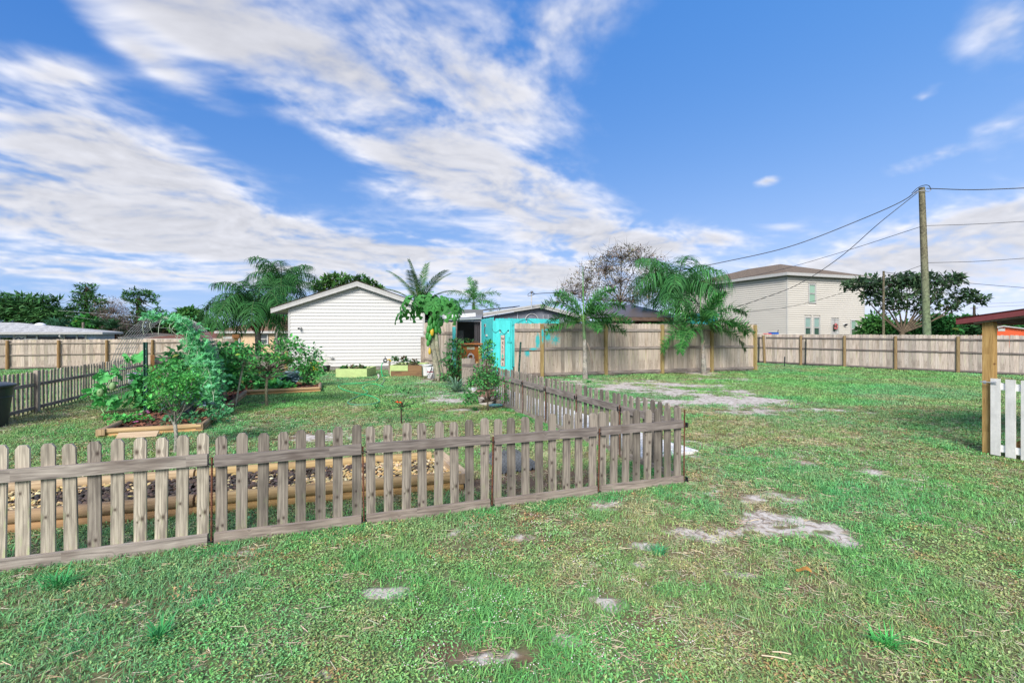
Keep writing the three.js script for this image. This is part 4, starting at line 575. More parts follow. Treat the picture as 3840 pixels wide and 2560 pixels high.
const turqM = [1, 0.94, 1.05].map((k) => M({ color: col(C.turq[0] * k, C.turq[1] * k, C.turq[2] * k), map: T.paint, roughness: 0.6, bumpMap: T.board, bumpScale: 0.002 }));
srand(63);
{
  colourFence('turquoise_fence', 'turquoise painted board fence at the back of the patio below the grey house', V(-0.72, 0, -20.35), V(2.2, 0, -21.6), 2.14, 0.142, turqM, { dog: true });
  colourFence('turquoise_fence', 'turquoise painted side fence with small signs to the right of the tiki bar', V(-1.3, 0, -20.3), V(-0.64, 0, -16.75), 2.08, 0.142, turqM, { dog: true });
  const g = colourFence('turquoise_gate', 'turquoise painted board gate carrying the welcome sign', V(-0.66, 0, -16.55), V(0.02, 0, -16.15), 1.95, 0.128, turqM, { cat: 'gate' });
  bxs('frame_board', g, m.paint, [[0.09, 1.9, 0.03, 0.68, 0.98, 0.035, C.turq]]); bxs('hinge', g, m.paint, [[0.05, 0.22, 0.012, 0.69, 1.28, 0.057, [0.05, 0.48, 0.47]]]); bxs('hinge', g, m.paint, [[0.16, 0.05, 0.012, 0.69, 1.22, 0.058, [0.05, 0.48, 0.47]]]);
  colourFence('board_gate', 'tan slatted wooden gate standing open behind the papaya tree', V(-3.45, 0, -18.75), V(-2.05, 0, -17.2), 1.92, 0.1, [m.boardTan], { cat: 'gate', rz: 0.042, rm: m.grey, rc: [1.15, 1.1, 1], rails: [0.5, 1.52] });
  const p = thing('gate_post', 'turquoise painted gate post left of the dark porch opening', 'post', at(1702, 0, 17.1).setY(0), GRID); bxs('post', p, m.paint, [[0.1, 1.75, 0.09, 0, 0.87, 0, [0.09, 0.6, 0.58]]]); bxs('edge_board', p, m.grey, [[0.05, 1.95, 0.06, 0.085, 0.97, 0.0, [0.9, 0.9, 0.9]]]);
  const tp = thing('wooden_post', 'flat tan board post at the right corner of the white shed', 'post', at(1585, 0, 18.7).setY(0), GRID * 0.5); bxs('board', tp, m.grey, [[0.16, 1.28, 0.05, 0, 0.72, 0, [1.15, 1.08, 0.95]]]);
}
{ // gazebo roof and teal box behind the tall fence
  const z = 23.5, t = thing('gazebo', 'brown metal hip roof of a gazebo behind the tall fence', 'gazebo', at(2350, 0, z).setY(0), GRID), q = new MB(), y0 = 2.22, y1 = 2.92, W = 2.0, br = [0.16, 0.125, 0.11], A = V(-W, y0, W), B = V(W, y0, W), Cc = V(W, y0, -W), E = V(-W, y0, -W), P = V(-0.55, y1, -0.3), Q = V(0.55, y1, -0.3);
  q.quad(A, B, Q, P, br).tri(B, Cc, Q, br).quad(Cc, E, P, Q, br).tri(E, A, P, br); q.build('roof', M({ vertexColors: true, roughness: 0.4, metalness: 0.3 }), t); bxs('fascia_beam', t, m.grey, [[2 * W, 0.16, 0.06, 0, y0 - 0.09, W - 0.03, [0.5, 0.36, 0.28]]]); bxs('fascia_beam', t, m.grey, [[0.06, 0.16, 2 * W - 0.1, W - 0.03, y0 - 0.09, 0, [0.5, 0.36, 0.28]]]); for (const [x, zz] of [[-1, 1], [1, 1], [1, -1], [-1, -1]]) new MB().box(0.14, y0 - 0.1, 0.14, x * (W - 0.2), (y0 - 0.1) / 2, zz * (W - 0.2), [0.4, 0.3, 0.22]).build('post', m.grey, t);
  new MB().quad(A, E, Cc, B, [0.35, 0.28, 0.22]).build('ceiling', m.grey, t);
  const s = thing('playhouse', 'small turquoise playhouse showing between the palm fronds behind the tall fence', 'playhouse', at(2622, 0, 22.5).setY(0), GRID); bxs('wall', s, m.paint, [[1.15, 2.32, 1.1, 0, 1.16, 0, [0.04, 0.46, 0.48]]]); bxs('roof', s, m.paint, [[1.3, 0.06, 1.25, 0, 2.36, 0, [0.1, 0.3, 0.32]]]); bxs('door', s, m.paint, [[0.5, 1.6, 0.03, 0.1, 0.8, 0.565, [0.03, 0.36, 0.38]]]);
  const ty = thing('play_set', 'red and blue plastic play set with a black handle peeking over the grey fence', 'play set', at(2890, 0, 26.2).setY(0), 0.3); new MB().geo(new RoundedBoxGeometry(0.34, 1.45, 0.3, 3, 0.03), new THREE.Matrix4().makeTranslation(-0.23, 0.735, 0), [0.62, 0.02, 0.025]).build('red_slab', m.plastic, ty); new MB().geo(new RoundedBoxGeometry(0.46, 1.5, 0.3, 3, 0.03), new THREE.Matrix4().makeTranslation(0.2, 0.76, 0.02), [0.01, 0.1, 0.42]).build('blue_slab', m.plastic, ty); new MB().tube([V(0.42, 1.3, 0), V(0.56, 1.66, 0)], 0.02, 6, C.dark).build('handle', m.plastic, ty);
}

// ---------------------------------------------------------------- foliage helpers
const GR = { vivid: [0.13, 0.5, 0.115], mid: [0.085, 0.34, 0.08], dark: [0.045, 0.17, 0.045], olive: [0.07, 0.14, 0.04], lime: [0.12, 0.34, 0.06], blue: [0.1, 0.17, 0.2], pine: [0.022, 0.075, 0.022], straw: [0.35, 0.26, 0.14], grey: [0.3, 0.26, 0.22] };
const rdir = (up = 0.2) => V(gs(), gs() + up, gs()).normalize();
// leaves gathered in clumps: cl = [x, y, z, rx, ry, rz, leaves]
function foliage(b, cl, len, wid, cols, o = {}) {
  const p = V(), c0 = V(), d = V(), n = V();
  for (const [x, y, z, rx, ry, rz, N] of cl) {
    const K = Math.max(3, Math.round(N / (o.per || 14)));
    for (let k = 0; k < K; k++) {
      let q; do { q = [rr(-1, 1), rr(-1, 1), rr(-1, 1)]; } while (q[0] ** 2 + q[1] ** 2 + q[2] ** 2 > 1);
      const sc = (o.shell ?? 0.3) + (1 - (o.shell ?? 0.3)) * 1, l = Math.hypot(...q) || 1, f = Math.pow(l, 0.5) / l * sc; c0.set(x + q[0] * f * rx, y + q[1] * f * ry, z + q[2] * f * rz);
      const cr = Math.min(rx, ry, rz) * (o.clump || 0.3) * rr(0.6, 1.3), cc = jit(cols[Math.floor(rnd() * cols.length)], 0.18);
      for (let j = 0; j < N / K; j++) {
        p.set(c0.x + gs() * cr, c0.y + gs() * cr * (o.flat || 0.8), c0.z + gs() * cr); d.subVectors(p, c0).normalize(); d.x += gs() * 0.6; d.y += gs() * 0.5 + (o.up || 0); d.z += gs() * 0.6; d.normalize();
        n.set(gs() * 0.6, 0.9, gs() * 0.6 + 0.2).addScaledVector(d, -n.dot(d)).normalize(); const s = rr(0.5, 1.4), lc = rnd() < 0.02 ? [cc[1] * 0.7, cc[1] * 0.95, cc[2] * 0.8] : cc;
        b.leaf(p, d, n, len * s, wid * s * rr(0.8, 1.2), jit(lc, 0.25), o.fold ?? 0.2);
      }
      if (o.nodes) o.nodes.push(c0.clone());
    }
  }
}
function limbs(b, from, nodes, r0, c, every = 1, bend = 0.25) {
  nodes.forEach((q, i) => { if (i % every) return; const mpt = V().lerpVectors(from, q, 0.5); mpt.y -= bend * from.distanceTo(q) * 0.25; mpt.x += gs() * 0.06 * from.distanceTo(q); mpt.z += gs() * 0.06 * from.distanceTo(q); b.tube(spline([from, mpt, q], 5), [r0, r0 * 0.8, r0 * 0.6, r0 * 0.42, r0 * 0.28, r0 * 0.15], 5, c, false); });
}
// clusters given as pixel ellipses at one depth
const pxc = (P, z, L, dz = 1) => L.map(([u, v, ru, rv, n]) => { const q = at(u, v, z).sub(P), s = z / F; return [q.x, q.y, q.z + rr(-0.15, 0.15) * ru * s, ru * s, rv * s, ru * s * dz, n]; });
function tree(o) {
  srand(o.seed); const z = o.z, P = at(o.u, 0, z).setY(0), t = thing(o.name || 'tree', o.label, o.cat || 'tree', P, 0, o.group), b = new MB(), nodes = [];
  const CL = pxc(P, z, o.cl, o.dz); foliage(b, CL, o.len, o.wid, o.cols, { ...o.opt, nodes }); const cr = b.build('crown', o.mat || m.leafFar, t);
  if (o.trunk) {
    const w = new MB(), T = o.trunk.map(([u, v, r]) => [at(u, v, z).sub(P), r]); T[0][0].y = -0.1; w.tube(spline(T.map((q) => q[0]), T.length * 4), Array.from({ length: T.length * 4 + 1 }, (_, k) => { const f = k / (T.length * 4) * (T.length - 1), i = Math.min(T.length - 2, Math.floor(f)); return mix(T[i][1], T[i + 1][1], f - i); }), 8, o.tc || [0.7, 0.65, 0.6], false);
    const top = T[T.length - 1][0]; const tcc = o.tc || [0.7, 0.65, 0.6], r1 = T[T.length - 1][1]; for (const q of CL) { const e = V(q[0], q[1] - q[4] * 0.3, q[2]), mm = V().lerpVectors(top, e, 0.45); mm.y -= (o.bend ?? 0.15) * top.distanceTo(e) * 0.2; mm.x += gs() * 0.08 * top.distanceTo(e); w.tube(spline([top, mm, e], 6), [r1 * 0.55, r1 * 0.45, r1 * 0.36, r1 * 0.3, r1 * 0.24, r1 * 0.18, r1 * 0.12], 5, tcc, false); }
    for (const nd of nodes) { let bq = null, bd = 1e9; for (const q of CL) { const d = (q[0] - nd.x) ** 2 + (q[1] - nd.y) ** 2 + (q[2] - nd.z) ** 2; if (d < bd) { bd = d; bq = q; } } if (rnd() < (o.twigs ?? 0.5)) { const s0 = V(bq[0], bq[1] - bq[4] * 0.3, bq[2]), mm = V().lerpVectors(s0, nd, 0.5).add(V(gs() * 0.1, gs() * 0.1, gs() * 0.1)); w.tube([s0, mm, nd], [r1 * 0.14, r1 * 0.1, r1 * 0.04], 4, tcc, false); } } if (o.extra) o.extra(w, P, nodes); w.build('trunk', m.bark, t);
  }
  return t;
}
// ---------------------------------------------------------------- palms
// one frond along +x in the xy plane, starting at pitch a0 and bending down by `bend`; leaflets hang by `hang`
function frond(o) {
  const b = new MB(), N = 26, pts = [], tan = []; let x = 0, y = 0, a = o.a0;
  for (let k = 0; k <= N; k++) { pts.push(V(x, y, 0)); a = o.a0 - o.bend * Math.pow(k / N, o.pw || 1.3); tan.push(V(Math.cos(a), Math.sin(a), 0)); x += Math.cos(a) * o.L / N; y += Math.sin(a) * o.L / N; }
  b.tube(pts, pts.map((_, k) => o.r * (1 - 0.85 * k / N)), 5, o.rc || [0.09, 0.16, 0.05], false);
  const d = V(), q = V(), e = V(), nn = V();
  for (let k = 0; k < o.n; k++) for (const sd of [-1, 1]) {
    const f = (o.bare ?? 0.14) + (1 - (o.bare ?? 0.14)) * (k + rnd() * 0.7) / o.n, i = Math.min(N - 1, Math.floor(f * N)); if (f >= 1) continue;
    const p = V().lerpVectors(pts[i], pts[i + 1], f * N - i), t = tan[i], len = o.ll * (0.45 + 0.75 * Math.sin(Math.PI * Math.min(1, 0.16 + f * 0.78))) * rr(0.8, 1.12), pl = o.plume ? gs() * o.plume : 0;
    d.set(t.x * o.fwd, t.y * o.fwd, sd).normalize(); if (pl) { d.y += pl; d.normalize(); }
    const c = jit(o.cols[Math.floor(rnd() * o.cols.length)], 0.22), w = o.lw * rr(0.8, 1.2), S = o.seg || 3; q.copy(p);
    let pa = V(), pb = V(); nn.set(-t.y, t.x, 0).normalize();
    for (let s = 0; s <= S; s++) { const g = s / S, ww = w * (s === S ? 0.05 : g < 0.1 ? 0.6 : 1 - g * 0.35) / 2; e.crossVectors(d, nn); if (e.lengthSq() < 1e-4) e.set(1, 0, 0); e.normalize().multiplyScalar(ww); const na = V().addVectors(q, e), nb = V().subVectors(q, e); if (s) b.quad(pa, pb, nb, na, c); pa = na; pb = nb; d.y -= o.hang * (0.35 + g) / S; d.normalize(); q.addScaledVector(d, len / S); }
  }
  return b.geometry;
}
function palm(o) {
  srand(o.seed); const P = at(o.u, 0, o.z).setY(0), t = thing('palm_tree', o.label, 'palm', P, 0), c = at(o.cu, o.cv, o.z).sub(P), tr = new MB(), n = 22, pts = [], rs = [], cs = [];
  for (let k = 0; k <= n; k++) { const f = k / n; pts.push(V(c.x * f * f + (o.sway || 0) * Math.sin(f * 3), -0.1 + (c.y + 0.1) * f, 0)); rs.push(mix(o.r0, o.r1, Math.min(1, f * 1.2)) * (k < 2 ? 1.25 - k * 0.12 : 1) * (k % 2 ? 1.04 : 0.97)); cs.push(jit(k / n > (o.shaft || 2) ? [0.2, 0.36, 0.16] : o.tc || [0.85, 0.82, 0.78], 0.1)); }
  tr.tube(pts, rs, 10, cs); tr.build('trunk', o.tm ? m.skin : m.bark, t);
  if (o.boots) { const bt = new MB(); for (let k = 0; k < 22; k++) { const a = k * 2.4, h = c.y - 0.7 * (k / 22) - 0.05, r = o.r1 * 1.2; bt.leaf(V(c.x + Math.cos(a) * r, h - 0.3, Math.sin(a) * r), V(Math.cos(a) * 0.4, 1, Math.sin(a) * 0.4).normalize(), V(Math.cos(a), 0.2, Math.sin(a)).normalize(), rr(0.4, 0.8), 0.14, jit(o.bootc || [0.2, 0.12, 0.07], 0.3)); } bt.build('leaf_bases', m.leafFar, t); }
  const geos = o.kinds.map((q) => [0, 1].map(() => frond({ ...o.fr, ...q })));
  o.fronds.forEach(([kind, az, s = 1], i) => { const f = mesh('frond', geos[kind][i % 2], o.mat || m.leaf, t); f.position.copy(c); f.rotation.y = az; f.scale.setScalar(s); });
  if (o.spear) new MB().tube([c, V(c.x - 0.02, c.y + o.spear * 0.6, 0), V(c.x - 0.03, c.y + o.spear, 0)], [0.03, 0.02, 0.004], 5, [0.12, 0.3, 0.08], false).build('spear_leaf', m.plain, t);
  return t;
}
const ring = (kind, n, off, s = 1, j = 0.25) => Array.from({ length: n }, (_, k) => [kind, off + k / n * 6.283 + rr(-j, j), s * rr(0.88, 1.1)]);
srand(100);
const queen = { L: 3.1, r: 0.035, n: 72, ll: 0.85, lw: 0.032, fwd: 0.42, hang: 3.2, plume: 0.7, cols: [[0.035, 0.15, 0.035], [0.06, 0.21, 0.055], [0.025, 0.1, 0.028]], bare: 0.14, seg: 4, pw: 1.25 };
const qk = [{ a0: 1.5, bend: 2.0 }, { a0: 1.25, bend: 2.7 }, { a0: 0.85, bend: 2.5 }, { a0: 0.2, bend: 1.75 }];
palm({ seed: 101, label: 'drooping queen palm with a stout grey trunk left of the white shed', tm: 1, tc: [0.42, 0.39, 0.36], u: 967, cu: 965, cv: 1185, z: 24, r0: 0.15, r1: 0.13, boots: true, fr: queen, kinds: qk, fronds: [...ring(0, 4, 0.3, 0.95), ...ring(1, 7, 0.1, 1.05), ...ring(2, 9, 0.4, 1.1), ...ring(3, 4, 0.9, 0.85)], mat: m.leaf });
palm({ seed: 102, label: 'taller queen palm right beside the white shed roof', tm: 1, tc: [0.42, 0.39, 0.36], u: 1036, cu: 1058, cv: 1085, z: 29, r0: 0.13, r1: 0.12, boots: true, fr: queen, kinds: qk, fronds: [...ring(0, 5, 0.2, 0.95), ...ring(1, 6, 0.5, 0.95), ...ring(2, 5, 0.1, 0.9), ...ring(3, 3, 0.6, 0.75)], mat: m.leaf });
palm({ seed: 103, label: 'tall queen palm with long hanging fronds behind the middle of the tall fence', u: 2540, cu: 2543, cv: 1110, z: 22, r0: 0.14, r1: 0.12, fr: { ...queen, L: 3.2, ll: 0.95, cols: [[0.06, 0.22, 0.06], [0.08, 0.28, 0.075], [0.04, 0.14, 0.04]] }, kinds: qk, fronds: [...ring(0, 4, 0.0, 0.95), ...ring(1, 6, 0.3, 0.98), ...ring(2, 5, 0.2, 0.92), ...ring(3, 3, 0.5, 0.8)], mat: m.leaf });
const coco = { L: 3.2, r: 0.03, n: 52, ll: 0.62, lw: 0.05, fwd: 0.9, hang: 0.55, cols: [[0.035, 0.12, 0.028], [0.05, 0.16, 0.035], [0.08, 0.18, 0.045]], rc: [0.25, 0.32, 0.12], bare: 0.12, seg: 2 };
palm({ seed: 104, label: 'coconut palm with upright fronds showing over the right slope of the shed roof', u: 1575, cu: 1572, cv: 1150, z: 27, r0: 0.16, r1: 0.13, fr: coco, kinds: [{ a0: 1.5, bend: 0.35 }, { a0: 1.15, bend: 0.75 }, { a0: 0.8, bend: 1.0 }, { a0: 0.35, bend: 0.9 }], fronds: [[0, 3.6, 0.85], [0, 0.9, 0.8], [1, 0.35, 0.85], [1, 2.9, 0.9], [1, 4.6, 0.8], [1, 5.8, 0.85], [2, 0.1, 0.8], [2, 3.3, 0.85], [2, 1.6, 0.8], [3, 3.0, 0.75], [3, 5.9, 0.7], [3, 0.3, 0.7]], mat: m.leaf });
const fox = { L: 1.65, r: 0.018, n: 110, ll: 0.36, lw: 0.034, fwd: 0.75, hang: 0.55, plume: 1.0, cols: [[0.055, 0.22, 0.045], [0.085, 0.3, 0.065], [0.04, 0.15, 0.038]], rc: [0.16, 0.28, 0.08], bare: 0.16, seg: 2 };
palm({ seed: 105, label: 'bushy foxtail palm behind the grey house roof', u: 1778, cu: 1776, cv: 1140, z: 31, r0: 0.13, r1: 0.1, fr: { ...fox, L: 2.1, ll: 0.36, lw: 0.034, n: 64 }, kinds: [{ a0: 1.5, bend: 0.9 }, { a0: 1.05, bend: 1.7 }, { a0: 0.5, bend: 1.6 }, { a0: -0.1, bend: 1.0 }], fronds: [[0, 2.0], [0, 5.0, 0.8], [1, 3.1], [1, 0.1], [1, 4.5], [1, 1.2], [2, 2.7], [2, 0.4], [2, 5.5], [2, 4.0], [3, 0.2, 0.9], [3, 3.0, 0.9], [3, 4.9, 0.9]], spear: 1.1, mat: m.leafFar });
palm({ seed: 106, label: 'young foxtail palm with pale trunk between the first two yellowish fence posts', u: 2195, cu: 2189, cv: 1205, z: 15.7, r0: 0.095, r1: 0.052, shaft: 0.72, tm: 1, tc: [0.55, 0.52, 0.46], fr: { ...fox, L: 1.7 }, kinds: [{ a0: 1.3, bend: 1.35 }, { a0: 1.0, bend: 1.6 }, { a0: 0.5, bend: 1.3 }, { a0: 0.05, bend: 0.75 }], fronds: [[0, 2.6, 0.95], [0, 0.35, 1.05], [1, 3.3, 1.0], [1, 0.0, 0.95], [1, 5.2, 0.8], [2, 2.9, 0.75], [2, 5.9, 0.95], [3, 3.5, 0.85], [3, 0.1, 0.9], [2, 1.6, 0.8], [3, 5.0, 0.7]], spear: 1.85, mat: m.leaf });
palm({ seed: 107, label: 'young foxtail palm with wide drooping fronds beside the fourth yellowish fence post', u: 2640, cu: 2630, cv: 1235, z: 17.6, r0: 0.1, r1: 0.055, shaft: 0.7, tm: 1, tc: [0.55, 0.52, 0.46], fr: { ...fox, L: 2.0, ll: 0.38 }, kinds: [{ a0: 1.35, bend: 1.2 }, { a0: 1.05, bend: 1.75 }, { a0: 0.6, bend: 1.7 }, { a0: 0.2, bend: 1.6 }], fronds: [[0, 2.9, 0.9], [0, 0.4, 1.0], [0, 5.2, 0.9], [1, 3.2, 1.0], [1, 0.05, 1.05], [1, 4.6, 0.9], [2, 2.8, 0.95], [2, 0.2, 1.1], [2, 5.8, 1.0], [3, 3.4, 1.0], [3, 6.1, 0.95], [3, 1.5, 0.9], [3, 3.9, 1.0]], spear: 1.5, mat: m.leaf });
{ // dry old fronds hanging on the two young palms
  const dead = frond({ ...fox, L: 0.75, ll: 0.12, lw: 0.012, n: 46, a0: -1.2, bend: 0.35, plume: 0.8, cols: [[0.42, 0.33, 0.27], [0.35, 0.26, 0.2]], rc: [0.4, 0.32, 0.25], bare: 0.1 });
  scene.children.filter((o) => /young foxtail/.test(o.userData.label || '')).forEach((t, i) => { const f = mesh('dry_frond', dead, m.leafFar, t); f.position.set(i ? 0.0 : 0.05, i ? 1.25 : 1.2, 0.1); f.rotation.y = i ? 2.7 : 0.1; f.userData.label = 'dry brown frond hanging on the trunk'; });
}
{ // papaya
  srand(110); const z = 15.1, P = G(1650, 1428), t = thing('papaya_tree', 'papaya tree with two leaning trunks and clusters of green fruit beside the shed', 'papaya tree', P, 0), w = (u, v, dz = 0) => at(u, v, z + dz).sub(P);
  const bark = (pts, r) => { const q = spline(pts, 24); new MB().tube(q, q.map((_, k) => mix(r, r * 0.6, k / 24) * (k % 3 ? 1 : 1.06)), 9, q.map((_, k) => jit(k > 15 ? [0.45, 0.55, 0.3] : [0.6, 0.58, 0.42], 0.1))).build('trunk', m.skin, t); };
  bark([w(1646, 1440), w(1632, 1350), w(1618, 1260), w(1622, 1172)], 0.105); bark([w(1660, 1440, 0.15), w(1645, 1360, 0.1), w(1636, 1270), w(1630, 1178)], 0.1);
  const rt = new MB(); for (let k = 0; k < 12; k++) { const a = k / 12 * 6.28; rt.tube(spline([V(Math.cos(a) * 0.1, 0.2, Math.sin(a) * 0.1), V(Math.cos(a) * 0.16, 0.08, Math.sin(a) * 0.16), V(Math.cos(a) * rr(0.25, 0.36), -0.02, Math.sin(a) * 0.3)], 5), [0.03, 0.024, 0.02, 0.016, 0.012, 0.01], 5, [0.95, 0.9, 0.8], false); } rt.build('roots', m.bark, t);
  const leafG = [0, 1, 2].map(() => { const b = new MB(), c = V(0, 0, 0); for (let k = 0; k < 7; k++) { const a = (k - 3) * 0.78, L = 0.36 * (1 - Math.abs(k - 3) * 0.07) * rr(0.9, 1.1), d = V(Math.cos(a), 0, Math.sin(a)), s = V(-d.z, 0, d.x), pt = (f, wd, y) => V().addScaledVector(d, f * L).addScaledVector(s, wd).setY(y); const cc = jit([0.065, 0.25, 0.055], 0.2); const A = pt(0.45, 0.045, -0.01), B = pt(0.45, -0.045, -0.01), D = pt(0.62, 0.1, -0.05), E = pt(0.62, -0.1, -0.05), Tt = pt(1, 0, -0.16), H = pt(0.78, 0.035, -0.08), I = pt(0.78, -0.035, -0.08), J = pt(0.95, 0.07, -0.15), K = pt(0.95, -0.07, -0.15), M1 = pt(0.6, 0, 0.0); b.tri(c, M1, A, cc).tri(c, B, M1, cc).tri(M1, H, A, cc).tri(A, H, D, cc).tri(M1, B, I, cc).tri(B, E, I, cc).tri(M1, I, Tt, cc).tri(M1, Tt, H, cc).tri(H, Tt, J, cc).tri(I, K, Tt, cc); } return b.geometry; });
  const tops = [w(1622, 1172), w(1631, 1176)]; let n = 0;
  for (let k = 0; k < 40; k++) { if (k % 4 === 3) continue; const a = k * 2.399, el = 1.35 - (k / 40) * 1.5, L = mix(0.35, 1.02, k / 40) * rr(0.85, 1.1), c = tops[k % 2], e = V(c.x + Math.cos(a) * Math.cos(el) * L, c.y + 0.12 + Math.sin(el) * L * 0.75, c.z + Math.sin(a) * Math.cos(el) * L), g = new THREE.Group(); const lf = mesh('leaf', leafG[n++ % 3], m.leaf, t); lf.position.copy(e); lf.rotation.set(rr(-0.3, 0.3), -a, -0.5 - rnd() * 0.75, 'YXZ'); lf.scale.setScalar(rr(0.85, 1.2) * mix(0.85, 1.05, k / 40)); lf.position.y += gs() * 0.09; lf.castShadow = true; const st = new MB(); st.tube(spline([c, V().lerpVectors(c, e, 0.5).add(V(0, 0.06, 0)), e], 5), [0.014, 0.012, 0.01, 0.009, 0.008, 0.007], 4, [0.16, 0.32, 0.1], false); const sm = st.build('leaf_stalk', m.plain, t); }
  const fg = new THREE.LatheGeometry([[0, 0.2], [0.02, 0.185], [0.045, 0.13], [0.066, 0.05], [0.072, -0.02], [0.06, -0.1], [0.03, -0.14], [0, -0.155]].map((q) => new THREE.Vector2(q[0], q[1])).reverse(), 10), gm = [M({ color: col(0.035, 0.2, 0.03), roughness: 0.5 }), M({ color: col(0.05, 0.26, 0.045), roughness: 0.5 }), M({ color: col(0.6, 0.4, 0.03), roughness: 0.5 })];
  [[1628, 1190, 0], [1640, 1205, 1], [1612, 1206, 0], [1628, 1216, 1], [1645, 1220, 0], [1618, 1228, 0], [1635, 1236, 1], [1648, 1238, 0], [1607, 1232, 1], [1624, 1250, 0], [1604, 1256, 0], [1612, 1266, 1], [1606, 1284, 1], [1655, 1208, 0], [1632, 1183, 1]].forEach(([u, v, c], i) => { const f = mesh('fruit', fg, gm[c], t); f.position.copy(w(u, v, -0.1 - (i % 3) * 0.03)); f.scale.setScalar(rr(0.75, 1.0)); f.rotation.z = rr(-0.25, 0.25); });
  for (const [u, v, s] of [[1620, 1244, 1.1], [1611, 1318, 0.8]]) { const f = mesh('fruit', fg, gm[2], t); f.position.copy(w(u, v, -0.16)); f.scale.setScalar(0.8 * s); f.userData.label = 'ripe yellow papaya fruit'; }
}
// ---------------------------------------------------------------- garden shrubs and small trees
const shrub = (o) => { srand(o.seed); const P = o.P, t = thing(o.name || 'shrub', o.label, o.cat || 'shrub', P, 0, o.group), b = new MB(), nodes = []; foliage(b, o.cl, o.len, o.wid, o.cols, { shell: 0.3, clump: 0.34, ...o.opt, nodes }); b.build('foliage', m.leaf, t); if (o.stem) { const w = new MB(); o.stem(w, nodes); w.build(o.stemName || 'trunk', o.smat || m.bark, t); } return t; };
const citrusCols = [GR.vivid, GR.mid, [0.09, 0.3, 0.06], [0.03, 0.12, 0.035]];
shrub({ smat: m.skin, seed: 120, name: 'citrus_tree', cat: 'tree', label: 'little lime tree with a pale forked trunk in front of the vegetable bed', P: G(656, 1702), cl: [[0.0, 1.0, 0, 0.33, 0.2, 0.32, 900], [-0.02, 0.82, 0, 0.34, 0.22, 0.32, 900], [0.16, 0.75, 0, 0.2, 0.14, 0.2, 260], [-0.18, 0.7, 0, 0.16, 0.12, 0.2, 240]], len: 0.05, wid: 0.028, cols: [GR.vivid, [0.13, 0.45, 0.1], GR.mid, [0.07, 0.26, 0.07]], opt: { per: 9, clump: 0.2 }, stem: (w, N) => { const c = [0.6, 0.58, 0.5]; w.tube(spline([V(0, -0.03, 0), V(0.012, 0.2, 0), V(-0.005, 0.42, 0)], 8), [0.028, 0.025, 0.024, 0.022, 0.022], 8, c, false); for (const [x, z] of [[-0.16, 0.05], [0.14, -0.06], [-0.05, -0.1], [0.07, 0.12], [0.2, 0.06], [-0.22, -0.03]]) w.tube(spline([V(0, 0.34 + rnd() * 0.08, 0), V(x * 0.4, 0.5, z * 0.4), V(x, 0.72, z), V(x * 1.3, 0.95, z)], 8), [0.016, 0.012, 0.009, 0.007, 0.005], 5, c, false); limbs(w, V(0, 0.5, 0), N, 0.006, c, 5); } });
shrub({ smat: m.skin, seed: 121, name: 'citrus_tree', cat: 'tree', label: 'spreading citrus tree with a slim trunk before the timber corner of the vegetable bed', P: G(1001, 1523), cl: [[0.3, 1.16, 0, 0.5, 0.22, 0.45, 420], [-0.35, 1.05, 0, 0.5, 0.2, 0.45, 330], [0.75, 1.02, 0, 0.38, 0.28, 0.4, 330], [-0.8, 0.95, 0, 0.35, 0.22, 0.35, 260], [0.1, 0.88, 0.1, 0.6, 0.16, 0.4, 230], [0.45, 1.32, 0, 0.3, 0.14, 0.3, 160], [1.0, 0.8, 0, 0.2, 0.16, 0.2, 90], [-1.05, 1.2, 0, 0.22, 0.1, 0.2, 80]], len: 0.085, wid: 0.045, cols: citrusCols, opt: { per: 8, clump: 0.28 }, stem: (w, N) => { const c = [0.36, 0.34, 0.22]; w.tube(spline([V(0, -0.03, 0), V(-0.02, 0.3, 0), V(0, 0.62, 0)], 8), [0.04, 0.034, 0.03, 0.03, 0.028], 8, c, false); for (const [x, y, z] of [[0.6, 1.05, 0.1], [-0.6, 1.0, 0.05], [0.3, 1.2, -0.2], [-0.3, 1.1, 0.25], [0.9, 0.85, 0], [-0.9, 0.9, -0.1]]) w.tube(spline([V(0, 0.58, 0), V(x * 0.35, 0.58 + (y - 0.58) * 0.35, z * 0.4), V(x, y, z)], 8), [0.02, 0.016, 0.012, 0.01, 0.007], 5, [0.26, 0.22, 0.17], false); limbs(w, V(0.05, 0.75, 0), N, 0.008, [0.26, 0.22, 0.17], 3, 0.1); } });
shrub({ seed: 122, name: 'citrus_shrub', label: 'small green citrus shrub beside the big grey cabbage at the end of the bed', P: at(1150, 0, 13.5).setY(0.03), cl: [[0, 0.62, 0, 0.3, 0.22, 0.3, 240], [0.15, 0.38, 0, 0.28, 0.22, 0.28, 240], [-0.18, 0.36, 0, 0.2, 0.18, 0.2, 150], [0.1, 0.15, 0.05, 0.2, 0.1, 0.2, 80]], len: 0.09, wid: 0.05, cols: citrusCols, opt: { per: 8 }, stem: (w, N) => { w.tube([V(0.05, -0.04, 0), V(0.03, 0.3, 0), V(0, 0.6, 0)], [0.018, 0.014, 0.006], 6, [0.5, 0.45, 0.36], false); limbs(w, V(0.04, 0.1, 0), N, 0.008, [0.5, 0.45, 0.36], 3, 0.1); } });
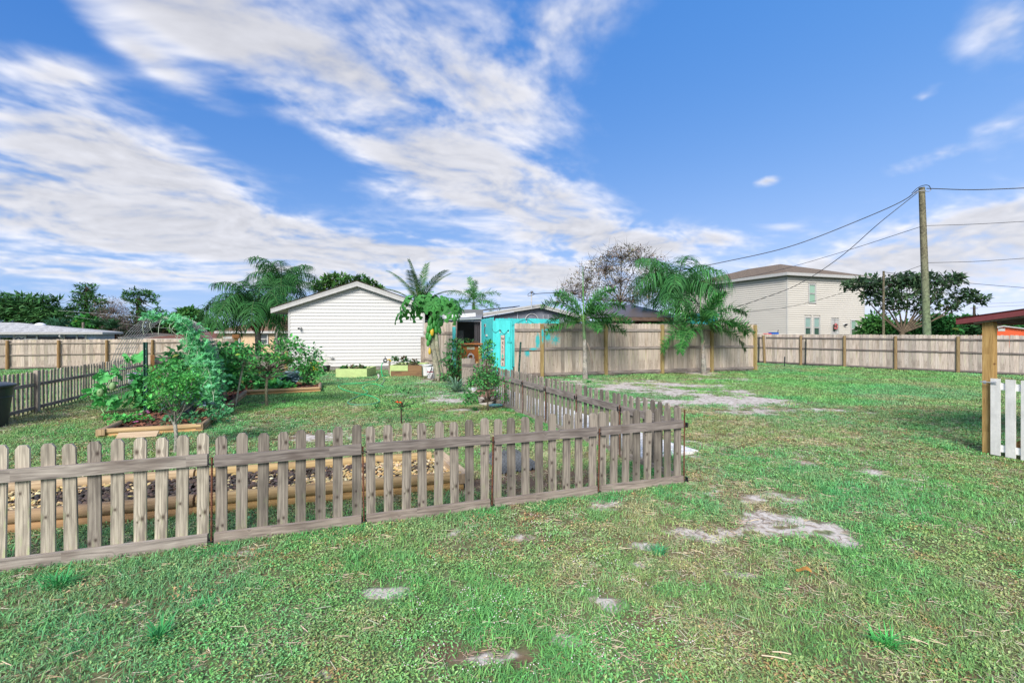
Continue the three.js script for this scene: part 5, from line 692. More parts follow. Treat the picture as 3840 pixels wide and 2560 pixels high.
shrub({ seed: 123, name: 'sapling', cat: 'sapling', label: 'sparse thorny sapling with a red tag on the lawn before the hose', P: G(1505, 1588), cl: [[-0.25, 0.5, 0, 0.14, 0.1, 0.14, 46], [0.28, 0.52, 0, 0.18, 0.1, 0.14, 46], [0.02, 0.58, 0, 0.16, 0.07, 0.14, 42], [-0.32, 0.3, 0.05, 0.16, 0.07, 0.12, 60], [0.05, 0.3, 0, 0.2, 0.05, 0.14, 44], [0.1, 0.12, 0.05, 0.12, 0.05, 0.08, 24]], len: 0.06, wid: 0.022, cols: [GR.mid, [0.05, 0.2, 0.06], GR.dark], opt: { per: 7, clump: 0.35 }, stem: (w, N) => { const c = [0.42, 0.36, 0.28]; w.tube([V(0, -0.03, 0), V(-0.005, 0.2, 0), V(0, 0.36, 0)], [0.016, 0.013, 0.011], 7, c, false); for (const [x, y, z] of [[-0.28, 0.58, 0.05], [0.3, 0.58, 0], [0.06, 0.66, -0.06], [-0.1, 0.64, 0.1], [-0.4, 0.34, 0], [0.42, 0.46, 0.05], [0.16, 0.6, 0.1]]) w.tube(spline([V(0, 0.28, 0), V(x * 0.45, 0.28 + (y - 0.28) * 0.4, z), V(x, y, z)], 7), [0.009, 0.008, 0.006, 0.005, 0.003], 5, c, false); } });
{ const tg = thing('plant_tag', 'small red ribbon tag tied round the sapling', 'tag', G(1505, 1588).add(V(-0.03, 0.37, 0.02)), 0), b = new MB(); b.geo(new THREE.TorusGeometry(0.018, 0.008, 6, 12).rotateX(1.57), null, [0.75, 0.07, 0.01]); b.box(0.07, 0.022, 0.004, 0.0, 0.004, 0.016, [0.75, 0.07, 0.01]); b.box(0.05, 0.016, 0.004, -0.045, 0.012, 0.01, [0.75, 0.07, 0.01], eul(0, 0.5, 0.5)); b.build('ribbon', m.plain, tg); }
shrub({ seed: 124, name: 'potted_citrus', label: 'tall narrow citrus bush growing in the terracotta banded pot', P: G(1823, 1515).setY(0.28), cl: [[0.03, 0.85, 0, 0.15, 0.24, 0.15, 300], [0.0, 0.5, 0, 0.3, 0.22, 0.28, 430], [-0.05, 0.24, 0, 0.34, 0.17, 0.3, 420], [0.28, 0.34, 0, 0.2, 0.16, 0.2, 190], [-0.3, 0.2, 0.05, 0.18, 0.12, 0.16, 150], [0.08, 1.02, 0, 0.1, 0.08, 0.1, 60]], len: 0.062, wid: 0.03, cols: [GR.vivid, [0.09, 0.3, 0.07], GR.mid, [0.03, 0.12, 0.035]], opt: { per: 8, clump: 0.24 }, stem: (w, N) => { w.tube([V(0, -0.08, 0), V(0.01, 0.4, 0), V(0.03, 1.0, 0)], [0.02, 0.015, 0.006], 7, [0.6, 0.5, 0.32], false); limbs(w, V(0, 0.1, 0), N, 0.007, [0.5, 0.42, 0.3], 3, 0.1); } });
shrub({ seed: 125, name: 'citrus_shrub', label: 'low citrus shrub with a thin trunk in front of the terracotta banded pot', P: G(1829, 1545), cl: [[-0.3, 0.34, 0, 0.16, 0.12, 0.14, 130], [0.0, 0.55, 0, 0.26, 0.16, 0.2, 200], [0.22, 0.5, 0, 0.2, 0.2, 0.18, 160], [0.3, 0.3, 0, 0.12, 0.1, 0.12, 60], [-0.42, 0.24, 0.05, 0.1, 0.1, 0.1, 90]], len: 0.055, wid: 0.03, cols: [GR.mid, [0.06, 0.22, 0.06], GR.dark], opt: { per: 8 }, stem: (w, N) => { w.tube([V(0, -0.03, 0), V(0.0, 0.2, 0), V(-0.02, 0.42, 0)], [0.018, 0.014, 0.008], 7, [0.5, 0.45, 0.36], false); limbs(w, V(0, 0.2, 0), N, 0.008, [0.5, 0.45, 0.36], 2, 0.1); } });
shrub({ seed: 126, name: 'leafy_shrub', label: 'open leafy shrub left of the spiky pineapple plant before the tan gate', P: G(1704, 1442), cl: [[0.05, 1.1, 0, 0.28, 0.24, 0.26, 190], [0.0, 0.75, 0, 0.34, 0.25, 0.35, 230], [0.15, 0.48, 0, 0.4, 0.24, 0.35, 260], [-0.05, 0.3, 0.1, 0.32, 0.2, 0.3, 200], [-0.1, 1.25, 0, 0.12, 0.1, 0.12, 40]], len: 0.1, wid: 0.055, cols: [[0.05, 0.19, 0.055], [0.075, 0.26, 0.075], GR.dark], opt: { per: 8 }, stemName: 'stems', stem: (w, N) => { limbs(w, V(0, -0.04, 0), N, 0.014, [0.5, 0.44, 0.38], 2, 0.05); } });
{ // pineapple plant
  srand(127); const t = thing('pineapple_plant', 'spiky grey green pineapple plant on the sandy ground', 'plant', G(1711, 1470), 0); const g = [0, 1, 2, 3].map((kk) => { const b = new MB(), S = 7, L = rr(0.42, 0.56), a0 = [1.35, 1.05, 0.75, 0.5][kk]; let x = 0.02, y = 0.02, a = a0, pa, pb, pc; for (let s = 0; s <= S; s++) { const f = s / S, w = 0.03 * (f < 0.15 ? 0.8 : 1 - Math.pow(f, 2.2)) + 0.001, A = V(x, y + w * 0.35, w), B = V(x, y + w * 0.35, -w), Cc = V(x, y, 0); if (s) { const c = jit([0.2, 0.34, 0.22], 0.08); b.quad(pa, A, Cc, pc, c).quad(pc, Cc, B, pb, c); } pa = A; pb = B; pc = Cc; a -= (0.95 - kk * 0.1) / S * (0.4 + f); x += Math.cos(a) * L / S; y += Math.sin(a) * L / S; } return b.geometry; });
  for (let k = 0; k < 34; k++) { const f = k / 34, l = mesh('leaf', g[Math.min(3, Math.floor(f * 4))], m.leaf, t); l.rotation.y = k * 2.399; l.scale.setScalar(rr(0.85, 1.15)); }
}
// vegetable bed plants
shrub({ seed: 130, name: 'bean_plants', cat: 'plants', label: 'dense mass of bean plants in the vegetable bed behind the lime tree', P: V(-6.75, 0.05, -10.4), cl: [[-0.1, 0.85, 0.3, 0.42, 0.32, 0.5, 480], [0.3, 0.65, 0.2, 0.45, 0.38, 0.6, 620], [-0.1, 0.45, -0.2, 0.45, 0.36, 0.6, 420], [0.3, 1.0, -0.4, 0.45, 0.25, 0.5, 400], [-0.1, 1.15, -0.2, 0.25, 0.2, 0.3, 120]], len: 0.13, wid: 0.1, cols: [[0.085, 0.38, 0.12], [0.07, 0.3, 0.09], [0.05, 0.2, 0.06]], opt: { per: 10, clump: 0.3, up: -0.25 }, stemName: 'stems', stem: (w, N) => limbs(w, V(0, -0.05, 0), N, 0.01, [0.2, 0.4, 0.15], 5) });
shrub({ seed: 131, name: 'pepper_plant', label: 'bushy pepper plant with dark green leaves left of the green metal stake', P: V(-6.95, 0.05, -8.95), cl: [[-0.02, 0.6, 0, 0.16, 0.16, 0.18, 110], [-0.06, 0.36, 0.05, 0.18, 0.2, 0.2, 150], [0.04, 0.2, 0, 0.14, 0.14, 0.16, 80]], len: 0.14, wid: 0.085, cols: [[0.08, 0.36, 0.09], [0.06, 0.26, 0.07]], opt: { per: 8, up: -0.3 }, stemName: 'stems', stem: (w, N) => limbs(w, V(0, -0.05, 0), N, 0.01, [0.2, 0.3, 0.14], 3) });
shrub({ seed: 132, name: 'tomato_plants', cat: 'plants', label: 'low dark leafy crop at the far end of the vegetable bed by the leaning pipe', P: V(-6.9, 0.05, -13.0), cl: [[-0.2, 0.3, 0.3, 0.6, 0.22, 0.5, 420], [0.5, 0.22, 0.3, 0.5, 0.16, 0.4, 300], [-0.7, 0.34, -0.2, 0.6, 0.25, 0.4, 350], [-0.3, 0.12, 1.1, 0.3, 0.14, 0.4, 200]], len: 0.12, wid: 0.085, cols: [[0.05, 0.2, 0.06], [0.08, 0.32, 0.085], GR.dark], opt: { per: 9 } });
shrub({ seed: 133, name: 'lettuce_row', cat: 'plants', label: 'row of bright green leafy plants along the inside of the bed beside the big cabbage', P: V(-6.15, 0.05, -12.3), cl: [[-0.2, 0.12, 0.05, 0.22, 0.1, 0.15, 90], [0.12, 0.12, 0.1, 0.16, 0.08, 0.14, 70], [0.35, 0.1, 0.05, 0.12, 0.07, 0.1, 50]], len: 0.14, wid: 0.08, cols: [GR.vivid, [0.07, 0.3, 0.1]], opt: { per: 7, up: 0.4 } });
shrub({ seed: 134, name: 'watermelon_seedlings', cat: 'plants', label: 'pale lacy seedlings just inside the front timber of the vegetable bed', P: V(-5.45, 0.05, -7.75), cl: [[0.08, 0.1, 0, 0.28, 0.09, 0.2, 220], [0.4, 0.12, -0.35, 0.2, 0.1, 0.25, 160]], len: 0.07, wid: 0.035, cols: [[0.1, 0.32, 0.13], [0.07, 0.26, 0.1]], opt: { per: 8, up: 0.3 } });
shrub({ seed: 135, name: 'flowering_plant', label: 'small plants with pink flowers at the foot of the green metal stake', P: V(-6.3, 0.05, -7.95), cl: [[0, 0.09, 0, 0.28, 0.06, 0.2, 110], [-0.25, 0.08, 0.1, 0.2, 0.06, 0.15, 70]], len: 0.07, wid: 0.045, cols: [GR.vivid, GR.mid], opt: { per: 7, up: 0.3 } });
{ const fl = scene.children[scene.children.length - 1], b = new MB(); for (const [x, y, z] of [[0.15, 0.16, 0.1], [0.2, 0.2, 0.02], [0.13, 0.05, 0.2], [0.18, 0.06, 0.22], [0.24, 0.18, 0.05]]) for (let k = 0; k < 5; k++) b.leaf(V(x, y, z), V(Math.cos(k * 1.257), 0.5, Math.sin(k * 1.257)).normalize(), V(0, 1, 0), 0.035, 0.03, [0.75, 0.25, 0.5]); b.build('flowers', m.leafFar, fl).userData.kind = 'stuff'; }
const cabLeaf = [0, 1, 2].map((q) => { srand(140 + q); const b = new MB(), n = 8, mm = 6, L = 0.42, P = []; for (let i = 0; i <= n; i++) for (let j = 0; j <= mm; j++) { const f = i / n, g = j / mm * 2 - 1, w = 0.2 * Math.sin(Math.PI * Math.min(1, 0.08 + f * 0.86)) ** 0.7; P.push(V(f * L * (1 - 0.1 * Math.abs(g)), 0.16 * Math.sin(f * 2.2) - 0.05 * f * f + 0.05 * g * g + 0.018 * Math.sin(f * 17 + g * 3 + q) * Math.abs(g), g * w)); } for (let i = 0; i < n; i++) for (let j = 0; j < mm; j++) { const k = i * (mm + 1) + j, vein = j === 2 || j === 3 ? [0.3, 0.42, 0.44] : jit([0.16, 0.27, 0.3], 0.1); b.quad(P[k], P[k + 1], P[k + mm + 2], P[k + mm + 1], vein); } return b.geometry; });
function cabbage(label, P, n, s, flat) { const t = thing('cabbage', label, 'cabbage', P, 0); srand(P.x * 100 + 5000); for (let k = 0; k < n; k++) { const l = mesh('leaf', cabLeaf[k % 3], m.leaf, t); l.rotation.set(0, k * 2.399 + rr(-0.2, 0.2), mix(0.95, flat, k / n), 'YXZ'); l.scale.setScalar(s * rr(0.8, 1.15)); l.position.set(0, 0.03, 0); } return t; }
cabbage('large spreading blue grey cabbage behind the trunk of the lime tree', V(-5.75, 0.05, -8.35), 17, 1.15, 0.1); cabbage('blue grey cabbage half hidden by vines further back on the bed', V(-6.3, 0.05, -9.9), 12, 0.9, 0.15); cabbage('big upright blue grey cabbage beside the end timber of the bed', at(1088, 0, 12.9).setY(0.04), 20, 1.1, 0.2);
// vines on the arch
const melonLeaf = [0, 1].map((q) => { srand(150 + q); const b = new MB(), c = V(0, 0, 0), R = []; for (let k = 0; k <= 10; k++) { const a = -2.6 + k * 0.52, r = 0.1 * (0.8 + (k % 2 ? 0.0 : 0.25)) * rr(0.9, 1.1); R.push(V(Math.cos(a) * r + 0.06, -0.02 + 0.025 * (k % 2), Math.sin(a) * r)); } const cc = [[0.16, 0.58, 0.17], [0.13, 0.48, 0.14]][q]; for (let k = 0; k < 10; k++) b.tri(c, R[k + 1], R[k], jit(cc, 0.1)); return b.geometry; });
{
  srand(151); const P = V(-7.75, 0, -9.2), t = thing('melon_vine', 'large leaved melon vine climbing the left foot of the wire arch', 'vine', P, 0), st = new MB(), pt = (u, v, dz = 0) => at(u, v, 8.9 + dz).sub(P);
  const paths = [[[395, 1590], [385, 1530], [400, 1450], [440, 1390], [480, 1345], [505, 1325]], [[420, 1600], [430, 1540], [400, 1480], [375, 1430], [380, 1400]], [[400, 1570], [360, 1500], [345, 1480], [350, 1455]], [[450, 1570], [500, 1560], [480, 1550]]].map((q) => spline(q.map(([u, v], i) => pt(u, v, (i % 2) * 0.15)), 20));
  for (const q of paths) st.tube(q, 0.007, 5, [0.3, 0.5, 0.22], false); st.build('stems', m.plain, t);
  for (const [qi, q] of paths.entries()) for (let k = 0; k < [30, 20, 13, 8][qi]; k++) { const c = q[Math.floor(rr(2, 20.9))], l = mesh('leaf', melonLeaf[k % 2], m.leaf, t); l.position.set(c.x + gs() * 0.07, c.y + gs() * 0.06, c.z + gs() * 0.08); l.rotation.set(rr(0.0, 1.2), rr(0, 6.28), rr(-0.5, 0.5), 'YXZ'); l.scale.setScalar(rr(0.6, 1.25)); }
  const mg = new THREE.SphereGeometry(0.055, 14, 10).scale(1, 1.4, 1), mm = M({ color: col(0.25, 0.4, 0.16), roughness: 0.6, map: T.paint }); for (const [u, v] of [[375, 1472], [421, 1448]]) { const f = mesh('melon', mg, mm, t); f.position.copy(pt(u, v, -0.1)); }
  const bl = new MB(); for (const [u, v] of [[345, 1590], [350, 1575], [412, 1600]]) bl.geo(new THREE.IcosahedronGeometry(0.025, 1), new THREE.Matrix4().makeTranslation(...pt(u, v).toArray()), [0.6, 0.65, 0.3]); bl.build('buds', m.plain, t).userData.kind = 'stuff';
}
{
  srand(155); const P = V(-5.85, 0, -9.3), t = thing('watermelon_vine', 'lacy watermelon vine hanging over the right side of the wire arch', 'vine', P, 0), st = new MB(), b = new MB(), pt = (u, v, dz) => at(u, v, 9.1 + dz).sub(P);
  const cen = [[[545, 1190], [590, 1188], [640, 1195], [690, 1215], [725, 1260], [745, 1310], [775, 1370], [790, 1430], [800, 1500], [820, 1560]], [[660, 1200], [700, 1235], [735, 1290], [770, 1330], [800, 1380], [815, 1440], [800, 1530]], [[700, 1220], [715, 1290], [740, 1350], [760, 1410], [780, 1470], [790, 1560]]];
  const lacy = (p, s) => { const d0 = rdir(0.1), n0 = V(gs() * 0.5, 1, gs() * 0.5 + 0.4).normalize(), sd = V().crossVectors(d0, n0).normalize(), c = jit([[0.15, 0.52, 0.2], [0.11, 0.42, 0.15], [0.2, 0.56, 0.27]][Math.floor(rnd() * 3)], 0.15); for (const [f, a, l] of [[0, 0, 1], [0.2, 0.9, 0.55], [0.2, -0.9, 0.55], [0.5, 0.8, 0.42], [0.5, -0.8, 0.42]]) { const q = V().copy(p).addScaledVector(d0, f * s), dd = V().copy(d0).multiplyScalar(Math.cos(a)).addScaledVector(sd, Math.sin(a)); b.leaf(q, dd, n0, l * s, s * 0.24, c, 0.15); } };
  cen.forEach((q, qi) => { const c = spline(q.map(([u, v], i) => pt(u, v, -0.3 + qi * 0.3 + gs() * 0.1)), 40); st.tube(c, 0.007, 4, [0.45, 0.55, 0.35], false); c.forEach((p, k) => { const w = k < 12 ? 0.08 : 0.15; for (let j = 0; j < (k < 10 ? 9 : 15); j++) lacy(V(p.x + gs() * w, p.y + gs() * w * 0.8, p.z + gs() * w), rr(0.08, 0.15)); if (k % 3 === 0) st.tube(spline([p, V(p.x + gs() * 0.1, p.y - 0.15, p.z + 0.1), V(p.x + gs() * 0.1, p.y - 0.32, p.z + gs() * 0.1)], 6), 0.004, 4, [0.55, 0.6, 0.45], false); }); });
  b.build('foliage', m.leaf, t); st.build('stems', m.plain, t);
}

// ---------------------------------------------------------------- background trees
const farG = [[0.06, 0.18, 0.05], [0.085, 0.22, 0.065], [0.045, 0.13, 0.04]], oak = [[0.075, 0.23, 0.05], [0.11, 0.29, 0.07], [0.05, 0.16, 0.04]];
tree({ seed: 201, label: 'wide dark feathery tree behind the pale blue house at the far left', u: 60, z: 52, cl: [[-60, 1150, 90, 50, 1500], [30, 1140, 80, 38, 1400], [110, 1165, 90, 45, 1700], [180, 1190, 60, 40, 1000], [60, 1200, 150, 45, 1900], [150, 1125, 50, 16, 350]], len: 0.75, wid: 0.16, cols: farG, opt: { per: 10, clump: 0.22, flat: 0.35, fold: 0.05 }, trunk: [[60, 1300, 0.35], [70, 1210, 0.25], [80, 1180, 0.16]], tc: [0.55, 0.5, 0.45] });
tree({ seed: 202, name: 'pine_tree', label: 'tall slash pine with a layered crown, tallest tree of the left background', u: 318, z: 56, cl: [[322, 1078, 30, 14, 260], [312, 1096, 34, 9, 186], [345, 1112, 30, 9, 161], [300, 1118, 30, 9, 173], [330, 1135, 52, 14, 372], [375, 1132, 30, 10, 161], [290, 1140, 26, 12, 161], [335, 1160, 62, 16, 434], [300, 1178, 55, 20, 434], [370, 1165, 40, 12, 186], [340, 1195, 60, 18, 372]], len: 0.36, wid: 0.15, cols: farG, opt: { per: 12, clump: 0.45, flat: 0.5, up: 0.3 }, trunk: [[318, 1300, 0.3], [322, 1150, 0.22], [322, 1075, 0.08]], tc: [0.45, 0.36, 0.3] });
tree({ seed: 203, name: 'pine_tree', label: 'umbrella shaped pine standing apart with a vine covered trunk in the left background', u: 516, z: 60, cl: [[515, 1097, 40, 15, 322], [482, 1108, 26, 10, 161], [556, 1108, 34, 12, 235], [470, 1120, 22, 8, 99], [580, 1130, 14, 12, 86], [535, 1125, 40, 10, 186], [500, 1130, 26, 8, 99], [515, 1150, 14, 18, 161], [518, 1180, 18, 24, 235], [548, 1168, 24, 10, 124], [600, 1164, 22, 9, 99]], len: 0.36, wid: 0.15, cols: farG, opt: { per: 12, clump: 0.45, flat: 0.5, up: 0.2 }, trunk: [[516, 1300, 0.3], [516, 1180, 0.22], [516, 1120, 0.14]], tc: [0.45, 0.36, 0.3] });
tree({ seed: 204, label: 'bare greyish brown tree between the two pines on the left', u: 432, z: 54, cl: [[425, 1160, 50, 40, 900], [455, 1195, 50, 40, 800], [395, 1200, 40, 35, 500], [430, 1230, 60, 30, 500]], len: 0.5, wid: 0.035, cols: [[0.22, 0.17, 0.15], [0.3, 0.24, 0.22], [0.16, 0.12, 0.1]], opt: { per: 5, clump: 0.3 }, trunk: [[432, 1300, 0.25], [430, 1230, 0.18], [428, 1200, 0.1]], tc: [0.6, 0.52, 0.48], every: 1 });
tree({ seed: 205, label: 'round dense green tree left of the queen palms', u: 712, z: 50, cl: [[712, 1190, 48, 28, 1300], [690, 1215, 45, 28, 900], [745, 1215, 35, 30, 800], [760, 1245, 30, 30, 600]], len: 0.5, wid: 0.26, cols: oak, opt: { per: 10, clump: 0.3 }, trunk: [[712, 1300, 0.25], [712, 1220, 0.16]] });
tree({ seed: 206, name: 'pine_tree', label: 'small dark pine between the umbrella pine and the round tree', u: 652, z: 62, cl: [[652, 1185, 22, 9, 136], [640, 1198, 24, 10, 148], [660, 1210, 26, 12, 148]], len: 0.36, wid: 0.15, cols: farG, opt: { per: 10, clump: 0.4, flat: 0.5 }, trunk: [[652, 1300, 0.18], [652, 1195, 0.1]], tc: [0.45, 0.36, 0.3] });
tree({ seed: 207, label: 'small bright green tree in front of the tall slash pine', u: 322, z: 46, cl: [[322, 1198, 26, 10, 260], [335, 1210, 30, 14, 360], [305, 1212, 18, 12, 180], [330, 1232, 34, 18, 360]], len: 0.4, wid: 0.2, cols: [[0.05, 0.22, 0.04], [0.04, 0.16, 0.035]], opt: { per: 9 }, trunk: [[322, 1300, 0.12], [324, 1220, 0.08]] });
tree({ seed: 208, label: 'pale bluish green shrubby tree behind the pale blue house roof', u: 225, z: 47, cl: [[215, 1220, 36, 18, 420], [245, 1225, 26, 16, 260], [190, 1230, 26, 14, 220]], len: 0.5, wid: 0.14, cols: [[0.06, 0.17, 0.09], [0.045, 0.13, 0.065]], opt: { per: 9 }, trunk: [[222, 1300, 0.14], [220, 1230, 0.08]] });
tree({ seed: 209, name: 'pine_tree', label: 'broad pine crown rising behind the white shed roof', u: 1310, z: 38, cl: [[1245, 1045, 36, 14, 297], [1285, 1042, 26, 12, 186], [1215, 1068, 44, 14, 310], [1300, 1062, 60, 14, 372], [1350, 1050, 30, 12, 198], [1378, 1062, 30, 10, 173], [1400, 1075, 30, 12, 173], [1430, 1085, 20, 10, 99], [1200, 1088, 40, 12, 235], [1260, 1082, 60, 12, 260]], len: 0.32, wid: 0.15, cols: [[0.07, 0.18, 0.045], [0.1, 0.23, 0.06], [0.045, 0.12, 0.03]], opt: { per: 12, clump: 0.4, flat: 0.55, up: 0.3 }, trunk: [[1310, 1300, 0.25], [1308, 1130, 0.2], [1300, 1095, 0.14]], tc: [0.45, 0.36, 0.3] });
tree({ seed: 210, label: 'tall half bare tree with sparse brown leaves behind the gazebo', u: 2330, z: 40, cl: [[2330, 960, 60, 40, 520], [2400, 965, 55, 40, 480], [2270, 1000, 60, 45, 520], [2460, 1000, 50, 45, 420], [2200, 1040, 55, 50, 460], [2330, 1040, 80, 50, 700], [2440, 1070, 60, 50, 450], [2150, 1090, 50, 40, 420], [2250, 1110, 80, 45, 600], [2370, 1120, 80, 40, 560], [2110, 1120, 28, 30, 180]], len: 0.2, wid: 0.1, cols: [[0.2, 0.17, 0.1], [0.26, 0.21, 0.16], [0.15, 0.15, 0.08], [0.33, 0.28, 0.25]], opt: { per: 4, clump: 0.22 }, trunk: [[2330, 1300, 0.22], [2328, 1180, 0.16], [2326, 1130, 0.1]], tc: [0.55, 0.48, 0.44], every: 1, bend: -0.1, twigs: 0.6, extra: (w, P, N) => { for (let k = 0; k < 800; k++) { const q = N[Math.floor(rnd() * N.length)], e = V(q.x + gs() * 0.9, q.y + Math.abs(gs()) * 0.9, q.z + gs() * 0.9); w.tube([q, e], [0.012, 0.005], 3, [0.5, 0.42, 0.4], false); } } });
tree({ seed: 211, label: 'spreading dark leaved tree with forked trunk around the utility pole', u: 3385, z: 26, cl: [[3215, 1068, 45, 22, 252], [3260, 1060, 35, 22, 198], [3290, 1110, 45, 30, 276], [3345, 1060, 45, 28, 252], [3400, 1048, 50, 22, 276], [3470, 1055, 50, 30, 312], [3540, 1055, 50, 24, 258], [3580, 1040, 28, 10, 96], [3400, 1100, 65, 36, 372], [3500, 1110, 55, 36, 288], [3350, 1150, 36, 30, 156], [3440, 1150, 45, 26, 156], [3560, 1150, 34, 16, 120], [3620, 1100, 34, 18, 156], [3655, 1125, 32, 16, 156], [3600, 1125, 24, 12, 78]], len: 0.26, wid: 0.13, cols: [[0.06, 0.12, 0.055], [0.085, 0.15, 0.07], [0.04, 0.08, 0.04]], opt: { per: 5, clump: 0.28 }, trunk: [[3385, 1300, 0.17], [3384, 1262, 0.15], [3384, 1248, 0.13]], tc: [0.75, 0.66, 0.56], bend: 0.25, twigs: 0.35 });
const bush = (seed, label, u, z, cl, cols, len = 0.3, wid = 0.16) => tree({ seed, name: 'bush', cat: 'bush', label, u, z, cl, len, wid, cols, opt: { per: 9, clump: 0.28 } });
bush(221, 'round green bush right of the two-storey house by the far pole', 3285, 31, [[3285, 1215, 42, 32, 900], [3270, 1245, 46, 22, 600], [3310, 1240, 30, 24, 500]], oak);
bush(222, 'green bush under the spreading tree left of the utility pole base', 3400, 31, [[3400, 1235, 50, 24, 800], [3350, 1240, 34, 20, 400], [3445, 1225, 30, 20, 400]], [[0.03, 0.12, 0.03], [0.045, 0.16, 0.045]]);
bush(223, 'bright green bush right of the utility pole base', 3520, 30, [[3520, 1205, 45, 24, 800], [3500, 1235, 60, 22, 800], [3560, 1225, 40, 24, 500]], [[0.03, 0.13, 0.03], [0.05, 0.19, 0.05], [0.02, 0.08, 0.02]]);
bush(224, 'dark green bush left of the coop roof above the grey fence', 3640, 32, [[3625, 1215, 40, 20, 700], [3660, 1212, 36, 18, 600], [3600, 1240, 60, 18, 600], [3670, 1235, 30, 20, 400]], [[0.03, 0.09, 0.03], [0.02, 0.06, 0.02]]);
bush(225, 'light green banana like bush peeking above the dark bush by the coop roof', 3620, 36, [[3620, 1200, 16, 9, 120], [3645, 1200, 14, 8, 100]], [[0.06, 0.26, 0.06]], 0.5, 0.2);
bush(227, 'dark green bushes added to darken the gap behind the gazebo roof posts', 2380, 30, [[2300, 1215, 60, 18, 700], [2400, 1212, 70, 20, 800], [2470, 1218, 50, 18, 600]], [[0.05, 0.14, 0.04], [0.035, 0.1, 0.03]]);  // bushes added so the gap under the gazebo roof stays dark
bush(226, 'distant green bushes behind the orange building', 3790, 60, [[3720, 1222, 40, 9, 300], [3800, 1218, 60, 9, 500]], [[0.05, 0.2, 0.05]], 0.5, 0.3);
{ // cabbage palms with orange boots, and the mass of scrub behind the left fence
  const fan = (o) => { srand(o.seed); const P = at(o.u, 0, o.z).setY(0), t = thing('cabbage_palm', o.label, 'palm', P, 0), c = at(o.u, o.v, o.z).sub(P), b = new MB(), k = new MB(); k.tube([V(0, -0.1, 0), V(c.x, c.y - 0.8, 0)], [0.2, 0.18], 8, [0.5, 0.45, 0.4], false); k.build('trunk', m.bark, t); const bt = new MB(); bt.tube([V(c.x, c.y - 0.9, 0), V(c.x, c.y - 0.1, 0)], [0.26, 0.3], 9, jit([0.5, 0.16, 0.06], 0.2)); bt.build('leaf_bases', m.bark, t); for (let f = 0; f < 22; f++) { const a = f * 2.4, el = rr(-0.5, 1.2), d = V(Math.cos(a) * Math.cos(el), Math.sin(el), Math.sin(a) * Math.cos(el)), s = V(-d.z, 0, d.x).normalize(), cc = jit([0.04, 0.11, 0.045], 0.3); for (let j = -4; j <= 4; j++) { const q = V().copy(d).addScaledVector(s, j * 0.2).normalize(); b.leaf(V().copy(c).addScaledVector(d, 0.35), q, V(0, 1, 0), 0.75 * rr(0.8, 1.1), 0.09, cc); } } b.build('crown', m.leafFar, t); };
  fan({ seed: 231, u: 368, v: 1228, z: 44, label: 'cabbage palm with orange leaf bases just right of the pale blue house' }); fan({ seed: 232, u: 404, v: 1222, z: 45, label: 'middle one of three cabbage palms behind the left fence' }); fan({ seed: 233, u: 420, v: 1236, z: 43, label: 'lowest of three cabbage palms behind the left fence next to the grey roof' });
  srand(240); const b = new MB(), cl = []; for (let k = 0; k < 34; k++) { const u = rr(150, 800), z = rr(62, 75), p = at(u, rr(1205, 1262), z); cl.push([p.x, Math.max(0.8, p.y), p.z, rr(2, 3.6), rr(0.8, 1.6), 2, 260]); } foliage(b, cl, 0.6, 0.3, [[0.03, 0.09, 0.03], [0.05, 0.12, 0.04], [0.09, 0.09, 0.04], [0.02, 0.05, 0.02]], { per: 10 }); tag(b.build('far_treeline', m.leafFar, scene), 'band of mixed scrub and trees on the horizon behind the left houses', 'trees', null, 'stuff');
  srand(241); const c = new MB(), c2 = []; for (let k = 0; k < 20; k++) { const p = at(rr(3240, 4100), 1240, rr(70, 90)); c2.push([p.x, rr(0.5, 1.6), p.z, rr(2, 4), 1.2, 2, 200]); } for (let k = 0; k < 24; k++) { const p = at(rr(700, 2900), 1240, rr(90, 110)); c2.push([p.x, rr(0.5, 2.4), p.z, rr(3, 6), 1.6, 2, 160]); } foliage(c, c2, 0.7, 0.35, [[0.03, 0.09, 0.03], [0.02, 0.06, 0.02]], { per: 10 }); tag(c.build('far_treeline', m.leafFar, scene), 'low line of far trees on the horizon behind the houses on the right', 'trees', null, 'stuff');
}
